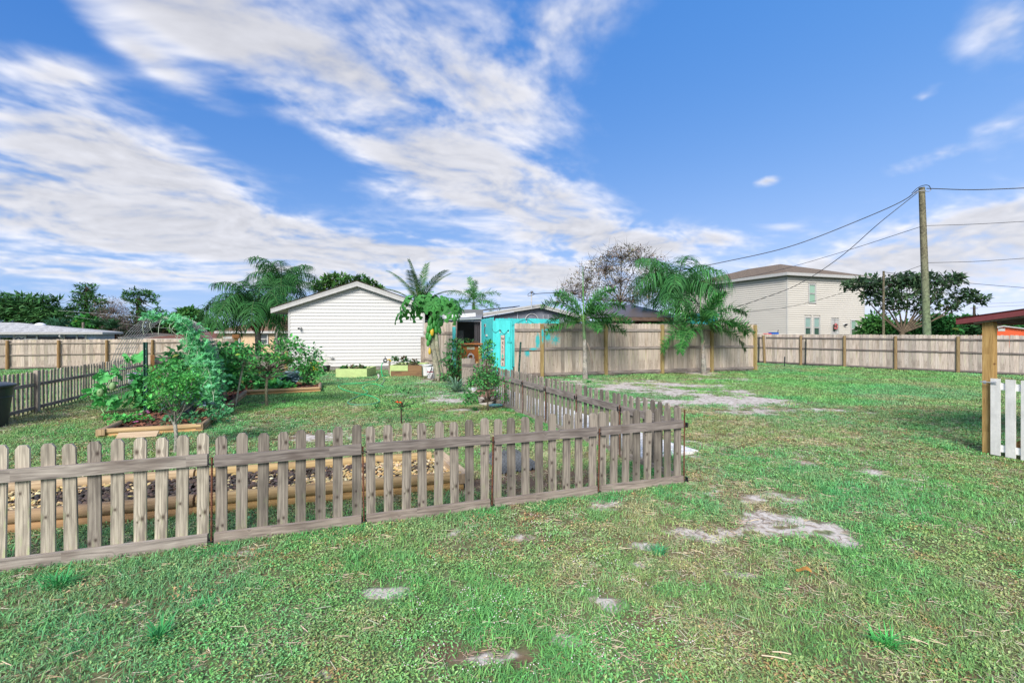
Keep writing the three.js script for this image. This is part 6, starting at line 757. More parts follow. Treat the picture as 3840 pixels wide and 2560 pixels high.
// ---------------------------------------------------------------- poles and wires
function pole(label, base, topU, topV, z, r0, r1, c) { const P = at(base, 0, z).setY(0), t = thing('utility_pole', label, 'pole', P, 0), e = at(topU, topV, z).sub(P); const pts = [], rs = [], cs = []; for (let k = 0; k <= 14; k++) { const f = k / 14; pts.push(V(e.x * f, -0.1 + (e.y + 0.1) * f, 0)); rs.push(mix(r0, r1, f)); cs.push(jit(mix3(c[0], c[1], sst(0.1, 0.75, f)), 0.07)); } new MB().tube(pts, rs, 14, cs).build('shaft', m.bark, t); return [t, e, P]; }
{
  srand(250); const [t, e, P] = pole('tall weathered greenish utility pole behind the right fence', 3482, 3458, 703, 21.5, 0.162, 0.115, [[0.85, 1.45, 1.0], [1.05, 1.12, 0.92]]);
  const hw = new MB(); hw.geo(new THREE.TorusGeometry(0.128, 0.014, 6, 18).rotateX(1.57), new THREE.Matrix4().makeTranslation(e.x, e.y - 0.16, 0), [0.3, 0.3, 0.3]); hw.tube(spline([V(e.x - 0.5, e.y - 0.28, 0.05), V(e.x - 0.3, e.y - 0.05, 0.15), V(e.x, e.y + 0.06, 0.16), V(e.x + 0.25, e.y + 0.04, 0.1), V(e.x + 0.42, e.y - 0.1, 0)], 16), 0.016, 5, C.dark); hw.tube(spline([V(e.x - 0.42, e.y - 0.3, 0), V(e.x - 0.2, e.y - 0.2, 0.16), V(e.x + 0.2, e.y - 0.22, 0.16), V(e.x + 0.4, e.y - 0.06, 0)], 14), 0.014, 5, [0.3, 0.3, 0.3]); hw.build('wire_loops', m.plain, t).userData.kind = 'stuff';
  pole('thinner pole beside the two-storey house behind the spreading tree', 3314, 3315, 1016, 25.2, 0.065, 0.05, [[1.05, 1.15, 0.9], [1.0, 1.0, 0.8]]);
  const [f2, e2] = pole('far utility pole with a crossarm above the coop roof', 3655, 3655, 1146, 75, 0.22, 0.16, [[0.4, 0.36, 0.34], [0.4, 0.36, 0.34]]); new MB().box(1.1, 0.09, 0.12, e2.x - 0.1, e2.y - 0.42, 0.1, [0.35, 0.32, 0.3]).build('crossarm', m.bark, f2);
  pole('far wooden pole rising behind the feathery tree at the far left', 65, 65, 1097, 60, 0.2, 0.18, [[0.5, 0.45, 0.42], [0.5, 0.45, 0.42]]); pole('short pale pole behind the left fence in front of the bright green tree', 310, 310, 1208, 40, 0.09, 0.08, [[1.2, 1.2, 1.2], [1.2, 1.2, 1.2]]);
  const wire = (label, pts, r, c = [0.02, 0.02, 0.022]) => { const q = pts.map(([u, v, z]) => at(u, v, z)), o = thing('power_line', label, 'cable', q[0].clone(), 0); new MB().tube(spline(q.map((p) => p.clone().sub(q[0])), 40), r, 5, c).build('cable', m.plain, o); };
  wire('thick cable running right from the top of the tall utility pole', [[3476, 706, 21.5], [3650, 711, 20.5], [3860, 704, 19.5]], 0.02); wire('thick twisted cable sagging left from the pole top behind the tall queen palm', [[3444, 712, 21.5], [3395, 748, 21.7], [3200, 835, 22.3], [2960, 925, 23.2], [2700, 985, 24], [2420, 1040, 25]], 0.02);
  wire('cable dropping steeply left from the pole top across the beige house', [[3442, 722, 21.5], [3300, 835, 22], [3150, 965, 23], [2990, 1068, 24], [2850, 1122, 25], [2760, 1152, 26]], 0.016); wire('thin cable running left from the upper part of the pole over the house roof', [[3450, 851, 21.5], [3200, 932, 24], [2950, 1005, 28], [2780, 1042, 31], [2500, 1080, 34]], 0.012);
  wire('thin cable from the middle of the pole running down left across the house windows', [[3462, 993, 21.5], [3280, 1058, 22.5], [3100, 1116, 24], [2950, 1152, 25], [2790, 1170, 26]], 0.01); wire('thin upper cable running right from the pole', [[3474, 846, 21.5], [3660, 840, 20.5], [3860, 829, 19.5]], 0.011); wire('lower thin cable running right from the middle of the pole', [[3480, 985, 21.5], [3660, 980, 20.5], [3860, 967, 19.5]], 0.011);
  wire('sloping cable from the far pole by the beige house to the right', [[3318, 1020, 25.2], [3420, 1034, 25.2], [3600, 1058, 24.8], [3860, 1080, 24]], 0.012); wire('twisted service cable from the grey house mast to behind the palm', [[1998, 1102, 27], [2040, 1099, 26.5], [2085, 1097, 26], [2240, 1078, 25], [2420, 1040, 25]], 0.018); wire('distant cable above the coop roof', [[3650, 1140, 75], [3860, 1132, 70]], 0.025, [0.3, 0.3, 0.32]); wire('second distant cable above the coop roof', [[3660, 1152, 75], [3860, 1144, 70]], 0.025, [0.3, 0.3, 0.32]);
  wire('pale cable crossing in front of the trees behind the left fence', [[218, 1164, 45], [400, 1178, 44], [560, 1190, 43], [700, 1198, 42]], 0.008, [0.55, 0.55, 0.52]); wire('lower pale cable crossing the scrub behind the left fence', [[240, 1182, 45], [400, 1205, 44], [520, 1220, 43], [690, 1236, 42]], 0.007, [0.4, 0.4, 0.38]);
}

// ---------------------------------------------------------------- garden things
{ // wire arch
  const A = V(-7.75, 0, -9.25), B = V(-5.8, 0, -9.35), U = V().subVectors(B, A).normalize(), W = V(-0.3314, 0, -0.9435), R = A.distanceTo(B) / 2, O = V().lerpVectors(A, B, 0.5), t = thing('wire_arch', 'grey wire mesh arch trellis spanning the vegetable bed', 'trellis', O, 0), c = [0.36, 0.36, 0.36];
  const pos = (f, k) => { const L1 = 0.45, arc = Math.PI * R * 1.22, T = L1 * 2 + arc, s = f * T; let x, y; if (s < L1) { x = -R; y = s; } else if (s > L1 + arc) { x = R; y = T - s; } else { const a = (s - L1) / arc * Math.PI; x = -Math.cos(a) * R; y = L1 + Math.sin(a) * R * 1.47; } return V().addScaledVector(U, x).addScaledVector(W, k).setY(y); };
  for (let k = 0; k < 9; k++) { const p = []; for (let i = 0; i <= 60; i++) p.push(pos(i / 60, -0.3 + k * 0.12)); new MB().tube(p, 0.0045, 5, c, false).build('wire', m.metal, t); }
  for (let i = 0; i <= 24; i++) new MB().tube([pos(i / 24, -0.31), pos(i / 24, 0.67)], 0.004, 5, c, false).build('cross_wire', m.metal, t);
}
const box4 = (name, parent, W, D, H, th, c, mat = m.paint) => { const P = [[W, H, th, 0, 0, D / 2 - th / 2], [W, H, th, 0, 0, -D / 2 + th / 2], [th, H, D - 2 * th, -W / 2 + th / 2, 0, 0], [th, H, D - 2 * th, W / 2 - th / 2, 0, 0]]; for (const q of P) new MB().box(q[0], q[1], q[2], q[3], H / 2 + q[4], q[5], jit(c, 0.03)).build(name, mat, parent); };
{
  srand(300); const lime = [0.5, 0.62, 0.24], soilC = [0.06, 0.045, 0.035];
  const a = thing('planter_box', 'lime green wooden planter box in front of the middle of the white shed', 'planter', V(-5.52, 0, -16.85), 0.02); box4('side_board', a, 1.06, 1.2, 0.3, 0.03, lime); new MB().quad(V(-0.5, 0.23, 0.57), V(0.5, 0.23, 0.57), V(0.5, 0.23, -0.57), V(-0.5, 0.23, -0.57), soilC).build('soil', m.speck, a); new MB().box(0.08, 0.2, 0.08, 0, 0.21, -0.52, [0.6, 0.6, 0.5]).build('corner_post', m.paint, a);
  const b = thing('planter_box', 'lime green planter box with a brown plywood board beside the white bucket', 'planter', V(-3.72, 0, -17.35), 0.0); box4('side_board', b, 1.1, 1.5, 0.39, 0.03, lime); new MB().box(1.08, 0.4, 0.02, 0.02, 0.2, 0.762, [0.55, 0.42, 0.3]).build('plywood_board', m.log, b); new MB().box(0.6, 0.2, 0.02, -0.22, 0.3, 0.783, lime).build('front_board', m.paint, b); new MB().quad(V(-0.52, 0.33, 0.72), V(0.52, 0.33, 0.72), V(0.52, 0.33, -0.72), V(-0.52, 0.33, -0.72), soilC).build('soil', m.speck, b);
  const st = (label, P, cl, seed) => shrub({ seed, name: 'strawberry_plants', cat: 'plants', label, P, cl, len: 0.1, wid: 0.075, cols: [[0.04, 0.17, 0.05], [0.06, 0.22, 0.06], [0.12, 0.1, 0.05]], opt: { per: 7, up: 0.4 } });
  st('low strawberry plants inside the lime planter box in the middle', V(-5.52, 0.23, -16.7), [[-0.3, 0.06, 0.1, 0.16, 0.06, 0.3, 70], [0.0, 0.06, 0, 0.18, 0.07, 0.3, 80], [0.3, 0.1, 0.1, 0.16, 0.08, 0.3, 80]], 301); st('leafy strawberry plants standing above the planter with the plywood board', V(-3.72, 0.33, -17.1), [[-0.1, 0.14, 0.2, 0.14, 0.14, 0.2, 90], [0.2, 0.1, 0.2, 0.18, 0.1, 0.2, 90], [-0.45, 0.22, 0.1, 0.16, 0.1, 0.15, 60]], 302);
}
const lathe = (pts, seg = 24) => new THREE.LatheGeometry(pts.map((q) => new THREE.Vector2(q[0], q[1])), seg);
const vessel = (name, label, cat, P, pts, c, mat = m.plastic, part = 'body') => { const t = thing(name, label, cat, P, 0); new MB().geo(lathe(pts), null, c).build(part, mat, t); return t; };
{
  const big = vessel('bucket', 'large off white plastic tub next to the planter with the plywood board', 'tub', V(-3.06, 0, -16.85), [[0, 0.005], [0.155, 0.005], [0.16, 0.02], [0.2, 0.36], [0.222, 0.365], [0.226, 0.395], [0.21, 0.4], [0.19, 0.36], [0.15, 0.03], [0, 0.03]], [0.72, 0.72, 0.7]); for (const sg of [-1, 1]) new MB().box(0.03, 0.035, 0.12, sg * 0.235, 0.34, 0, [0.7, 0.7, 0.68]).build('handle', m.plastic, big);
  const sm = vessel('bucket', 'smaller white bucket with a red band in front of the large tub', 'bucket', V(-2.72, 0, -15.95), [[0, 0.005], [0.122, 0.005], [0.142, 0.33], [0.15, 0.34], [0.15, 0.37], [0.14, 0.375], [0.13, 0.34], [0.115, 0.03], [0, 0.03]], [0.78, 0.78, 0.77]); new MB().geo(lathe([[0.1375, 0.215], [0.1405, 0.25]]), null, [0.28, 0.02, 0.05]).build('red_band', m.plastic, sm); new MB().geo(lathe([[0.143, 0.3], [0.15, 0.305], [0.15, 0.315], [0.143, 0.32]]), null, [0.78, 0.78, 0.77]).build('rim', m.plastic, sm);
  const tl = thing('hand_tools', 'dark garden fork and trowel leaning on the smaller white bucket', 'tools', V(-2.72, 0, -15.78), 0); new MB().tube([V(-0.1, 0.06, 0.05), V(0.02, 0.3, 0), V(0.1, 0.55, -0.05)], [0.01, 0.012, 0.014], 6, C.dark).build('shaft', m.plastic, tl); for (const k of [-1, 0, 1]) new MB().tube([V(-0.1, 0.08, 0.05), V(-0.11 + k * 0.03, 0.04, 0.06), V(-0.14 + k * 0.03, 0.005, 0.08)], 0.004, 4, C.dark).build('tine', m.plastic, tl); new MB().tube([V(0.02, 0.005, 0.06), V(0.07, 0.1, 0.04), V(0.1, 0.2, 0.02), V(0.11, 0.36, 0)], [0.03, 0.035, 0.012, 0.012], 6, [0.1, 0.09, 0.09]).build('trowel', m.plastic, tl);
  const yl = vessel('plant_pot', 'bright yellow bucket beside the left end of the white shed wall', 'bucket', at(1180, 0, 18.7).setY(0), [[0, 0.005], [0.12, 0.005], [0.17, 0.36], [0.18, 0.37], [0.165, 0.375], [0.11, 0.03], [0, 0.03]], [0.8, 0.6, 0.01]);
  vessel('plant_pot', 'black plastic nursery pot against the white shed wall', 'pot', at(1224, 0, 18.4).setY(0), [[0, 0.005], [0.1, 0.005], [0.13, 0.22], [0.145, 0.225], [0.145, 0.26], [0.125, 0.26], [0.095, 0.03], [0, 0.03]], [0.02, 0.022, 0.022]);
  const tc = vessel('plant_pot', 'big pale planter pot with a terracotta coloured band under the tall citrus', 'pot', G(1823, 1517), [[0, 0.005], [0.14, 0.005], [0.15, 0.02], [0.185, 0.2], [0, 0.2]], [0.62, 0.56, 0.5], m.paint); new MB().geo(lathe([[0.186, 0.19], [0.205, 0.29], [0.215, 0.295], [0.213, 0.315], [0.19, 0.315], [0.175, 0.25], [0, 0.25]]), null, [0.42, 0.24, 0.19]).build('band', m.paint, tc);
  const dish = vessel('saucer', 'shallow blue plastic dish on the grass by the picket fence', 'dish', G(1859, 1526), [[0, 0.012], [0.1, 0.012], [0.12, 0.018], [0.14, 0.045], [0.15, 0.048], [0.146, 0.038], [0.125, 0.006], [0, 0.004]], [0.1, 0.24, 0.32]);
  const gb = thing('storage_bin', 'light grey plastic bin standing by the side picket fence', 'bin', V(-10.75, 0, -13.55), GRID); new MB().geo(new THREE.CylinderGeometry(0.25, 0.2, 0.36, 4, 1).rotateY(Math.PI / 4), new THREE.Matrix4().makeTranslation(0, 0.19, 0), [0.5, 0.5, 0.54]).build('body', m.plastic, gb); new MB().geo(new RoundedBoxGeometry(0.4, 0.05, 0.4, 2, 0.012), new THREE.Matrix4().makeTranslation(0, 0.375, 0), [0.55, 0.55, 0.6]).build('rim', m.plastic, gb);
  const sq = thing('plant_pot', 'small white square footed pot with a seedling by the big cabbage', 'pot', at(1030, 0, 13.4).setY(0.045), GRID); new MB().geo(new THREE.CylinderGeometry(0.12, 0.085, 0.19, 4, 1).rotateY(Math.PI / 4), new THREE.Matrix4().makeTranslation(0, 0.13, 0), [0.62, 0.6, 0.57]).build('body', m.paint, sq); new MB().geo(new RoundedBoxGeometry(0.19, 0.03, 0.19, 2, 0.008), new THREE.Matrix4().makeTranslation(0, 0.225, 0), [0.65, 0.63, 0.6]).build('rim', m.paint, sq); new MB().geo(new RoundedBoxGeometry(0.15, 0.05, 0.15, 2, 0.008), new THREE.Matrix4().makeTranslation(0, 0.02, 0), [0.6, 0.58, 0.55]).build('foot', m.paint, sq);
  shrub({ seed: 305, name: 'seedling', cat: 'plant', label: 'tuft of light green seedlings in the small white square pot', P: at(1030, 0, 13.4).setY(0.28), cl: [[0, 0.06, 0, 0.08, 0.06, 0.08, 50]], len: 0.09, wid: 0.02, cols: [GR.vivid, [0.2, 0.3, 0.08]], opt: { per: 8, up: 0.5 } });
  const ed = thing('edging', 'black plastic edging strip lying on the mulch of the bed', 'edging', at(985, 0, 13.6).setY(0.06), 0.1); new MB().box(0.75, 0.07, 0.02, 0, 0.03, 0, [0.012, 0.012, 0.014]).build('strip', m.plastic, ed); for (const x of [-0.36, 0, 0.36]) new MB().box(0.02, 0.12, 0.02, x, 0.03, -0.02, [0.012, 0.012, 0.014]).build('peg', m.plastic, ed);
  const pp = thing('metal_pipe', 'pale metal pipe leaning into the spreading citrus tree', 'pipe', G(880, 1522), 0), e = at(914, 1352, 10.15).sub(pp.position); new MB().tube([V(0, -0.02, 0), e], 0.02, 10, [0.55, 0.5, 0.46]).build('pipe', m.metal, pp); new MB().tube([V().copy(e).multiplyScalar(0.93), V().copy(e).multiplyScalar(1.005)], 0.024, 10, [0.45, 0.42, 0.4]).build('collar', m.metal, pp);
}
{ // black bin at the left edge
  srand(310); const t = thing('trash_bin', 'dark grey green trash bin cut by the left edge of the picture', 'trash bin', V(-8.72, 0, -7.8), 0.25), c = [0.02, 0.03, 0.034]; const g = new THREE.CylinderGeometry(0.38, 0.3, 0.7, 24, 1, false).scale(1, 1, 0.92); new MB().geo(g, new THREE.Matrix4().makeTranslation(0, 0.36, 0), c).build('body', m.plastic, t); new MB().geo(lathe([[0.38, 0.66], [0.41, 0.67], [0.415, 0.7], [0.4, 0.71], [0.3, 0.735], [0, 0.745]], 28).scale(1, 1, 0.92), null, [0.028, 0.038, 0.045]).build('lid', m.plastic, t); new MB().geo(new THREE.TorusGeometry(0.355, 0.012, 6, 28).rotateX(1.57).scale(1, 1, 0.92), new THREE.Matrix4().makeTranslation(0, 0.5, 0), c).build('rib', m.plastic, t);
}
{ // hose
  const H = (L) => spline(L.map(([u, v, y]) => { const p = G(u, v); p.y = y ?? 0.018; return p; }), 140), k = (x, y) => [900 + x / 1.96, 1350 + y / 1.96], green = [0.015, 0.42, 0.13], P0 = G(...k(1015, 130));
  const main = H([k(1012, 140), k(985, 160), k(880, 174), k(760, 181), k(724, 192), k(735, 210), k(790, 232), k(870, 250), k(960, 270), k(1012, 292), k(1022, 310), k(980, 328), k(900, 336), k(815, 331), k(790, 318), k(815, 296), k(880, 268), k(930, 248), k(934, 234), k(905, 218), k(902, 208), k(930, 190), k(985, 181), k(1052, 199)]);
  const t = thing('garden_hose', 'bright green garden hose looped on the lawn in front of the planters', 'hose', V(P0.x, 0, P0.z), 0), loc = (q) => q.map((p) => p.clone().sub(t.position)); srand(315);
  new MB().tube(loc(main), 0.0165, 7, main.map((p, i) => (i % 140 > 62 && i < 96 ? [0.07, 0.25, 0.13] : green))).build('hose', m.plastic, t); const nz = loc(spline([G(...k(1012, 140)), G(...k(1020, 132)).setY(0.04), G(...k(1014, 122)).setY(0.07)], 6)); new MB().tube(nz, [0.02, 0.022, 0.02, 0.018, 0.035, 0.04, 0.03], 8, [0.62, 0.55, 0.48]).build('nozzle', m.plastic, t);
  const s = thing('garden_hose', 'green hose rising from the lawn to the tap stand', 'hose', G(1436, 1410), 0), up = spline([G(...k(1035, 190)), G(...k(1060, 150)), G(...k(1040, 120)), V(-4.54, 0.03, -16.6), V(-4.66, 0.2, -16.9), V(-4.7, 0.42, -17.2), V(-4.62, 0.5, -17.3)].map((p) => (p.y ? p : p.setY(0.018))), 40).map((p) => p.sub(s.position)); new MB().tube(up, 0.0165, 7, up.map((_, i) => (i < 8 || i > 33 ? [0.12, 0.16, 0.13] : green))).build('hose', m.plastic, s); const sp = spline([G(...k(1040, 122)), G(...k(1068, 120)), G(...k(1096, 112))], 8).map((p) => p.setY(0.02).sub(s.position)); new MB().tube(sp, 0.0165, 7, green).build('hose_end', m.plastic, s);
  const tp = thing('tap_stand', 'weathered stake with a black and yellow tap connector beside the lime planter', 'tap', V(-4.58, 0, -17.35), 0); bxs('stake', tp, m.grey, [[0.06, 0.62, 0.05, 0.1, 0.25, 0, [0.9, 0.85, 0.75]]]); new MB().geo(new THREE.TorusGeometry(0.06, 0.022, 8, 16), new THREE.Matrix4().makeTranslation(-0.04, 0.52, 0.05), C.dark).build('connector', m.plastic, tp); new MB().tube([V(0.02, 0.54, 0.05), V(0.1, 0.56, 0.04), V(0.16, 0.48, 0.02)], 0.022, 7, [0.55, 0.36, 0.02]).build('tap', m.plastic, tp); new MB().tube([V(-0.04, 0.56, 0.05), V(-0.05, 0.66, 0.05)], 0.014, 6, C.dark).build('lever', m.plastic, tp);
}
{ // dry sprays by the shed
  srand(318); const t = thing('dry_plant', 'dry thin palm like spray in front of the shed wall beside the yellow bucket', 'plant', at(1192, 0, 18.3).setY(0), 0), b = new MB(); for (let k = 0; k < 26; k++) { const a = rr(-1.3, 1.3), L = rr(0.4, 0.75); b.tube(spline([V(0, 0.12, 0), V(Math.sin(a) * L * 0.4, 0.12 + L * 0.55, gs() * 0.1), V(Math.sin(a) * L, 0.1 + Math.cos(a) * L * 0.9 + 0.05, gs() * 0.2)], 5), 0.004, 4, jit([0.42, 0.4, 0.24], 0.2), false); } b.build('fronds', m.plain, t).userData.kind = 'stuff';
  const w = thing('dry_weed', 'tall thin dry weed with a twiggy head before the shed wall', 'weed', at(1131, 0, 15).setY(0), 0), c = new MB(); c.tube([V(0, 0, 0), V(0, 0.75, 0), V(0.0, 1.02, 0)], 0.008, 5, [0.2, 0.17, 0.14], false); for (let k = 0; k < 9; k++) c.tube([V(0, 0.98, 0), V((k - 4) * 0.022, 1.14 - Math.abs(k - 4) * 0.018, gs() * 0.04)], 0.006, 4, [0.2, 0.17, 0.14], false); c.tube([V(0, 0.88, 0), V(0.1, 0.9, 0), V(0.2, 0.95, 0)], 0.006, 4, [0.2, 0.17, 0.14], false); c.build('stem', m.plain, w);
}
{ // tiki bar
  srand(320); const z = 17.6, t = thing('tiki_bar', 'orange brown wooden bar counter in front of the dark porch', 'bar', at(1762, 0, z).setY(0), 0.1), wood = [0.42, 0.12, 0.012];
  bxs('front_panel', t, m.paint, [[0.78, 1.05, 0.05, 0, 0.53, 0, wood]]); bxs('side_panel', t, m.paint, [[0.05, 1.05, 0.4, -0.42, 0.53, -0.2, wood]]); bxs('side_panel', t, m.paint, [[0.05, 1.05, 0.4, 0.42, 0.53, -0.2, wood]]); new MB().geo(new RoundedBoxGeometry(0.98, 0.045, 0.55, 2, 0.018), new THREE.Matrix4().makeTranslation(0, 1.11, -0.12), [0.5, 0.15, 0.02]).build('counter_top', m.paint, t); for (const x of [-0.34, 0.36]) bxs('corner_post', t, m.paint, [[0.09, 1.02, 0.06, x, 0.53, 0.035, [0.55, 0.36, 0.12]]]);
  const fl = (label, x, y, n) => { const g = thing('flower_garland', label, 'garland', t.localToWorld(V(x, y, 0.09)), 0.1), b = new MB(); for (let k = 0; k < n; k++) { const p = V(gs() * 0.05, gs() * 0.16, gs() * 0.03); for (let j = 0; j < 5; j++) b.leaf(p, V(Math.cos(j * 1.257), Math.sin(j * 1.257), 0.3).normalize(), V(0, 0, 1), 0.04, 0.03, jit(k % 3 ? [0.75, 0.55, 0.06] : [0.72, 0.65, 0.5], 0.2)); } b.build('flowers', m.leafFar, g).userData.kind = 'stuff'; }; t.updateMatrixWorld(); fl('yellow flower garland on the right corner of the orange bar', 0.37, 0.86, 26); fl('pale flower garland on the left corner of the orange bar', -0.36, 0.9, 16);
  const sg = thing('name_board', 'small cream board with dark script on the front of the orange bar', 'sign', t.localToWorld(V(0.03, 0.95, 0.034)), 0.1); bxs('board', sg, m.paint, [[0.28, 0.085, 0.016, 0, 0, 0, [0.62, 0.58, 0.4]]]); const q = []; for (let k = 0; k <= 44; k++) q.push(V(-0.115 + k / 44 * 0.23, 0.018 * Math.sin(k * 1.35) * (0.6 + 0.4 * Math.sin(k * 0.7)), 0.011)); new MB().tube(q, 0.0035, 4, [0.05, 0.06, 0.03]).build('lettering', m.plain, sg);
  const lb = thing('life_ring', 'white life ring with pale red bands hanging on the orange bar', 'life ring', t.localToWorld(V(0.03, 0.63, 0.07)), 0.1); for (let k = 0; k < 8; k++) new MB().geo(new THREE.TorusGeometry(0.1, 0.033, 10, 8, Math.PI / 4).rotateZ(k * Math.PI / 4), null, k % 2 ? [0.62, 0.42, 0.4] : C.white).build(k % 2 ? 'band' : 'ring', m.plastic, lb); new MB().tube([V(-0.07, 0.1, 0), V(0, 0.18, -0.02), V(0.07, 0.1, 0)], 0.007, 5, C.white).build('rope', m.plain, lb);
  for (const [u, label] of [[1718, 'left brown bar stool with a curved back behind the orange bar'], [1781, 'right brown bar stool with a curved back behind the orange bar']]) { const s = thing('bar_stool', label, 'stool', at(u, 0, 18.7).setY(0), 0, 'bar stools behind the orange bar'), br = [0.3, 0.15, 0.06]; new MB().geo(new THREE.CylinderGeometry(0.18, 0.17, 0.06, 16), new THREE.Matrix4().makeTranslation(0, 0.76, 0), br).build('seat', m.grey, s); new MB().tube(spline([V(-0.19, 0.78, 0), V(-0.17, 1.08, -0.02), V(0, 1.17, -0.04), V(0.17, 1.08, -0.02), V(0.19, 0.78, 0)], 16), 0.022, 7, br).build('backrest', m.grey, s); for (const [x, zz] of [[-1, 1], [1, 1], [1, -1], [-1, -1]]) new MB().tube([V(x * 0.17, 0, zz * 0.17), V(x * 0.12, 0.75, zz * 0.12)], 0.018, 6, br).build('leg', m.grey, s); }
  shrub({ seed: 322, name: 'porch_plant', cat: 'plant', label: 'dark potted plant in the porch shadow behind the orange bar', P: at(1757, 0, 21.2).setY(0.55), cl: [[0, 0.4, 0, 0.38, 0.24, 0.3, 260]], len: 0.13, wid: 0.07, cols: [[0.04, 0.12, 0.05], [0.06, 0.16, 0.06]], opt: { per: 8 } });
  const ch = thing('shirt', 'pale cloth hanging in the dark porch', 'cloth', at(1728, 1235, 22).setY(1.5), 0); const cb = new MB(); for (let k = 0; k < 8; k++) cb.quad(V(-0.13 + k * 0.0325, -0.38, 0.02 * Math.sin(k * 1.7)), V(-0.0975 + k * 0.0325, -0.38, 0.02 * Math.sin(k * 1.7 + 1.7)), V(-0.0975 + k * 0.0325, 0.12, 0.02 * Math.sin(k * 1.7 + 1.7)), V(-0.13 + k * 0.0325, 0.12, 0.02 * Math.sin(k * 1.7)), [0.24, 0.22, 0.2]); cb.build('cloth', m.plain, ch);
}
{ // welcome sign, small signs, string lights, teal tub on the turquoise gate
  const font = await new FontLoader().loadAsync('fonts/droid/droid_serif_bold.typeface.json'); const gA = V(-0.66, 0, -16.55), gB = V(0.02, 0, -16.15), D = V().subVectors(gB, gA).normalize(), th = Math.atan2(-D.z, D.x), N = V(Math.sin(th), 0, Math.cos(th)), on = (u, v, off) => { const p = alongRay(gA, gB, u); p.y = EYE - (v - HY) * -p.z / F; return p.addScaledVector(N, off); };
  const s = thing('welcome_sign', 'tall narrow welcome sign with black letters on the turquoise gate', 'sign', on(1887.5, 1314, 0.035), th); bxs('board', s, m.paint, [[0.15, 1.06, 0.016, 0, 0, 0, [0.62, 0.5, 0.42]]]); bxs('edge', s, m.plain, [[0.008, 1.06, 0.018, -0.079, 0, 0, C.dark]]); bxs('edge', s, m.plain, [[0.008, 1.06, 0.018, 0.079, 0, 0, C.dark]]); bxs('edge', s, m.plain, [[0.15, 0.01, 0.018, 0, 0.53, 0, C.dark]]);
  'WELC ME'.split('').forEach((ch, i) => { if (ch === ' ') return; const g = new TextGeometry(ch, { font, size: 0.092, depth: 0.004, curveSegments: 4 }); g.computeBoundingBox(); const w = g.boundingBox.max.x + g.boundingBox.min.x; g.translate(-w / 2, 0, 0); const l = mesh('letter', g, m.dark || (m.dark = M({ color: col(0.012, 0.012, 0.012) })), s); l.position.set(0.002, 0.39 - i * 0.146 + (i > 4 ? 0.02 : 0) - 0.03, 0.009); });
  const pl = new MB(); pl.leaf(V(0, -0.28, 0.013), V(0, 1, 0), V(0, 0, 1), 0.19, 0.09, [0.1, 0.45, 0.32], 0.01); pl.build('teal_leaf', m.leafFar, s); const rd = new MB(); srand(9); for (let k = 0; k < 14; k++) rd.leaf(V(0.05 + gs() * 0.012, 0.33 - k * 0.012, 0.0125), rdir(), V(0, 0, 1), 0.022, 0.014, [0.62, 0.25, 0.22]); rd.build('red_flowers', m.leafFar, s).userData.kind = 'stuff';
  const sA = V(-1.3, 0, -20.3), sB = V(-0.64, 0, -16.75), E = V().subVectors(sB, sA).normalize(), t2 = Math.atan2(-E.z, E.x), N2 = V(Math.sin(t2), 0, Math.cos(t2)), on2 = (u, v, off) => { const p = alongRay(sA, sB, u); p.y = EYE - (v - HY) * -p.z / F; return p.addScaledVector(N2, off); };
  const p1 = thing('wall_sign', 'small square black sign with a white frame on the turquoise side fence', 'sign', on2(1821, 1220, 0.03), t2); bxs('frame', p1, m.paint, [[0.42, 0.12, 0.016, 0, 0, 0, C.white]]); bxs('panel', p1, m.plain, [[0.34, 0.08, 0.018, 0, 0, 0.002, C.dark]]); bxs('red_print', p1, m.plain, [[0.24, 0.03, 0.018, 0, -0.01, 0.004, [0.5, 0.2, 0.18]]]);
  const p2 = thing('wall_sign', 'narrow dark vertical sign under the square sign on the side fence', 'sign', on2(1820, 1240, 0.03), t2); bxs('panel', p2, m.plain, [[0.17, 0.22, 0.016, 0, 0, 0, [0.05, 0.06, 0.08]]]); for (let k = 0; k < 5; k++) bxs('pale_mark', p2, m.plain, [[0.07, 0.018, 0.018, 0, 0.08 - k * 0.04, 0.002, [0.4, 0.4, 0.42]]]);
  const p3 = thing('outlet_box', 'white and grey outlet box low on the turquoise side fence', 'outlet', on2(1826, 1257, 0.03), t2); bxs('box', p3, m.plastic, [[0.2, 0.07, 0.05, 0, 0, 0, [0.5, 0.5, 0.5]]]); bxs('cover', p3, m.plastic, [[0.16, 0.07, 0.06, 0.2, 0.002, 0, C.white]]);
  const lights = (label, pts, bulbs) => { const t = thing('string_lights', label, 'string lights', pts[0].clone(), 0), q = pts.map((p) => p.clone().sub(pts[0])); new MB().tube(spline(q, 50), 0.0065, 5, [0.02, 0.03, 0.03]).build('cord', m.plain, t); for (const k of bulbs) { const b = new THREE.Group(); b.name = 'lamp'; b.position.copy(q[k]); t.add(b); new MB().tube([V(0, 0.005, 0), V(0, -0.055, 0)], [0.022, 0.018], 8, C.dark).build('socket', m.plastic, b); const g = mesh('bulb', new THREE.SphereGeometry(0.026, 10, 8).scale(1, 1.35, 1), new THREE.MeshPhysicalMaterial({ color: 0xffffff, transmission: 0.7, thickness: 0, roughness: 0.1 }), b); g.position.y = -0.085; } };
  lights('string of bulbs hanging across the turquoise gate above the welcome sign', [on(1849, 1232, 0.04), on(1852, 1242, 0.04), on(1862, 1246, 0.04), on(1878, 1236, 0.05), on(1886, 1248, 0.04), on(1895, 1252, 0.04), on(1909, 1237, 0.05), on(1914, 1240, 0.04)], [3, 6]);
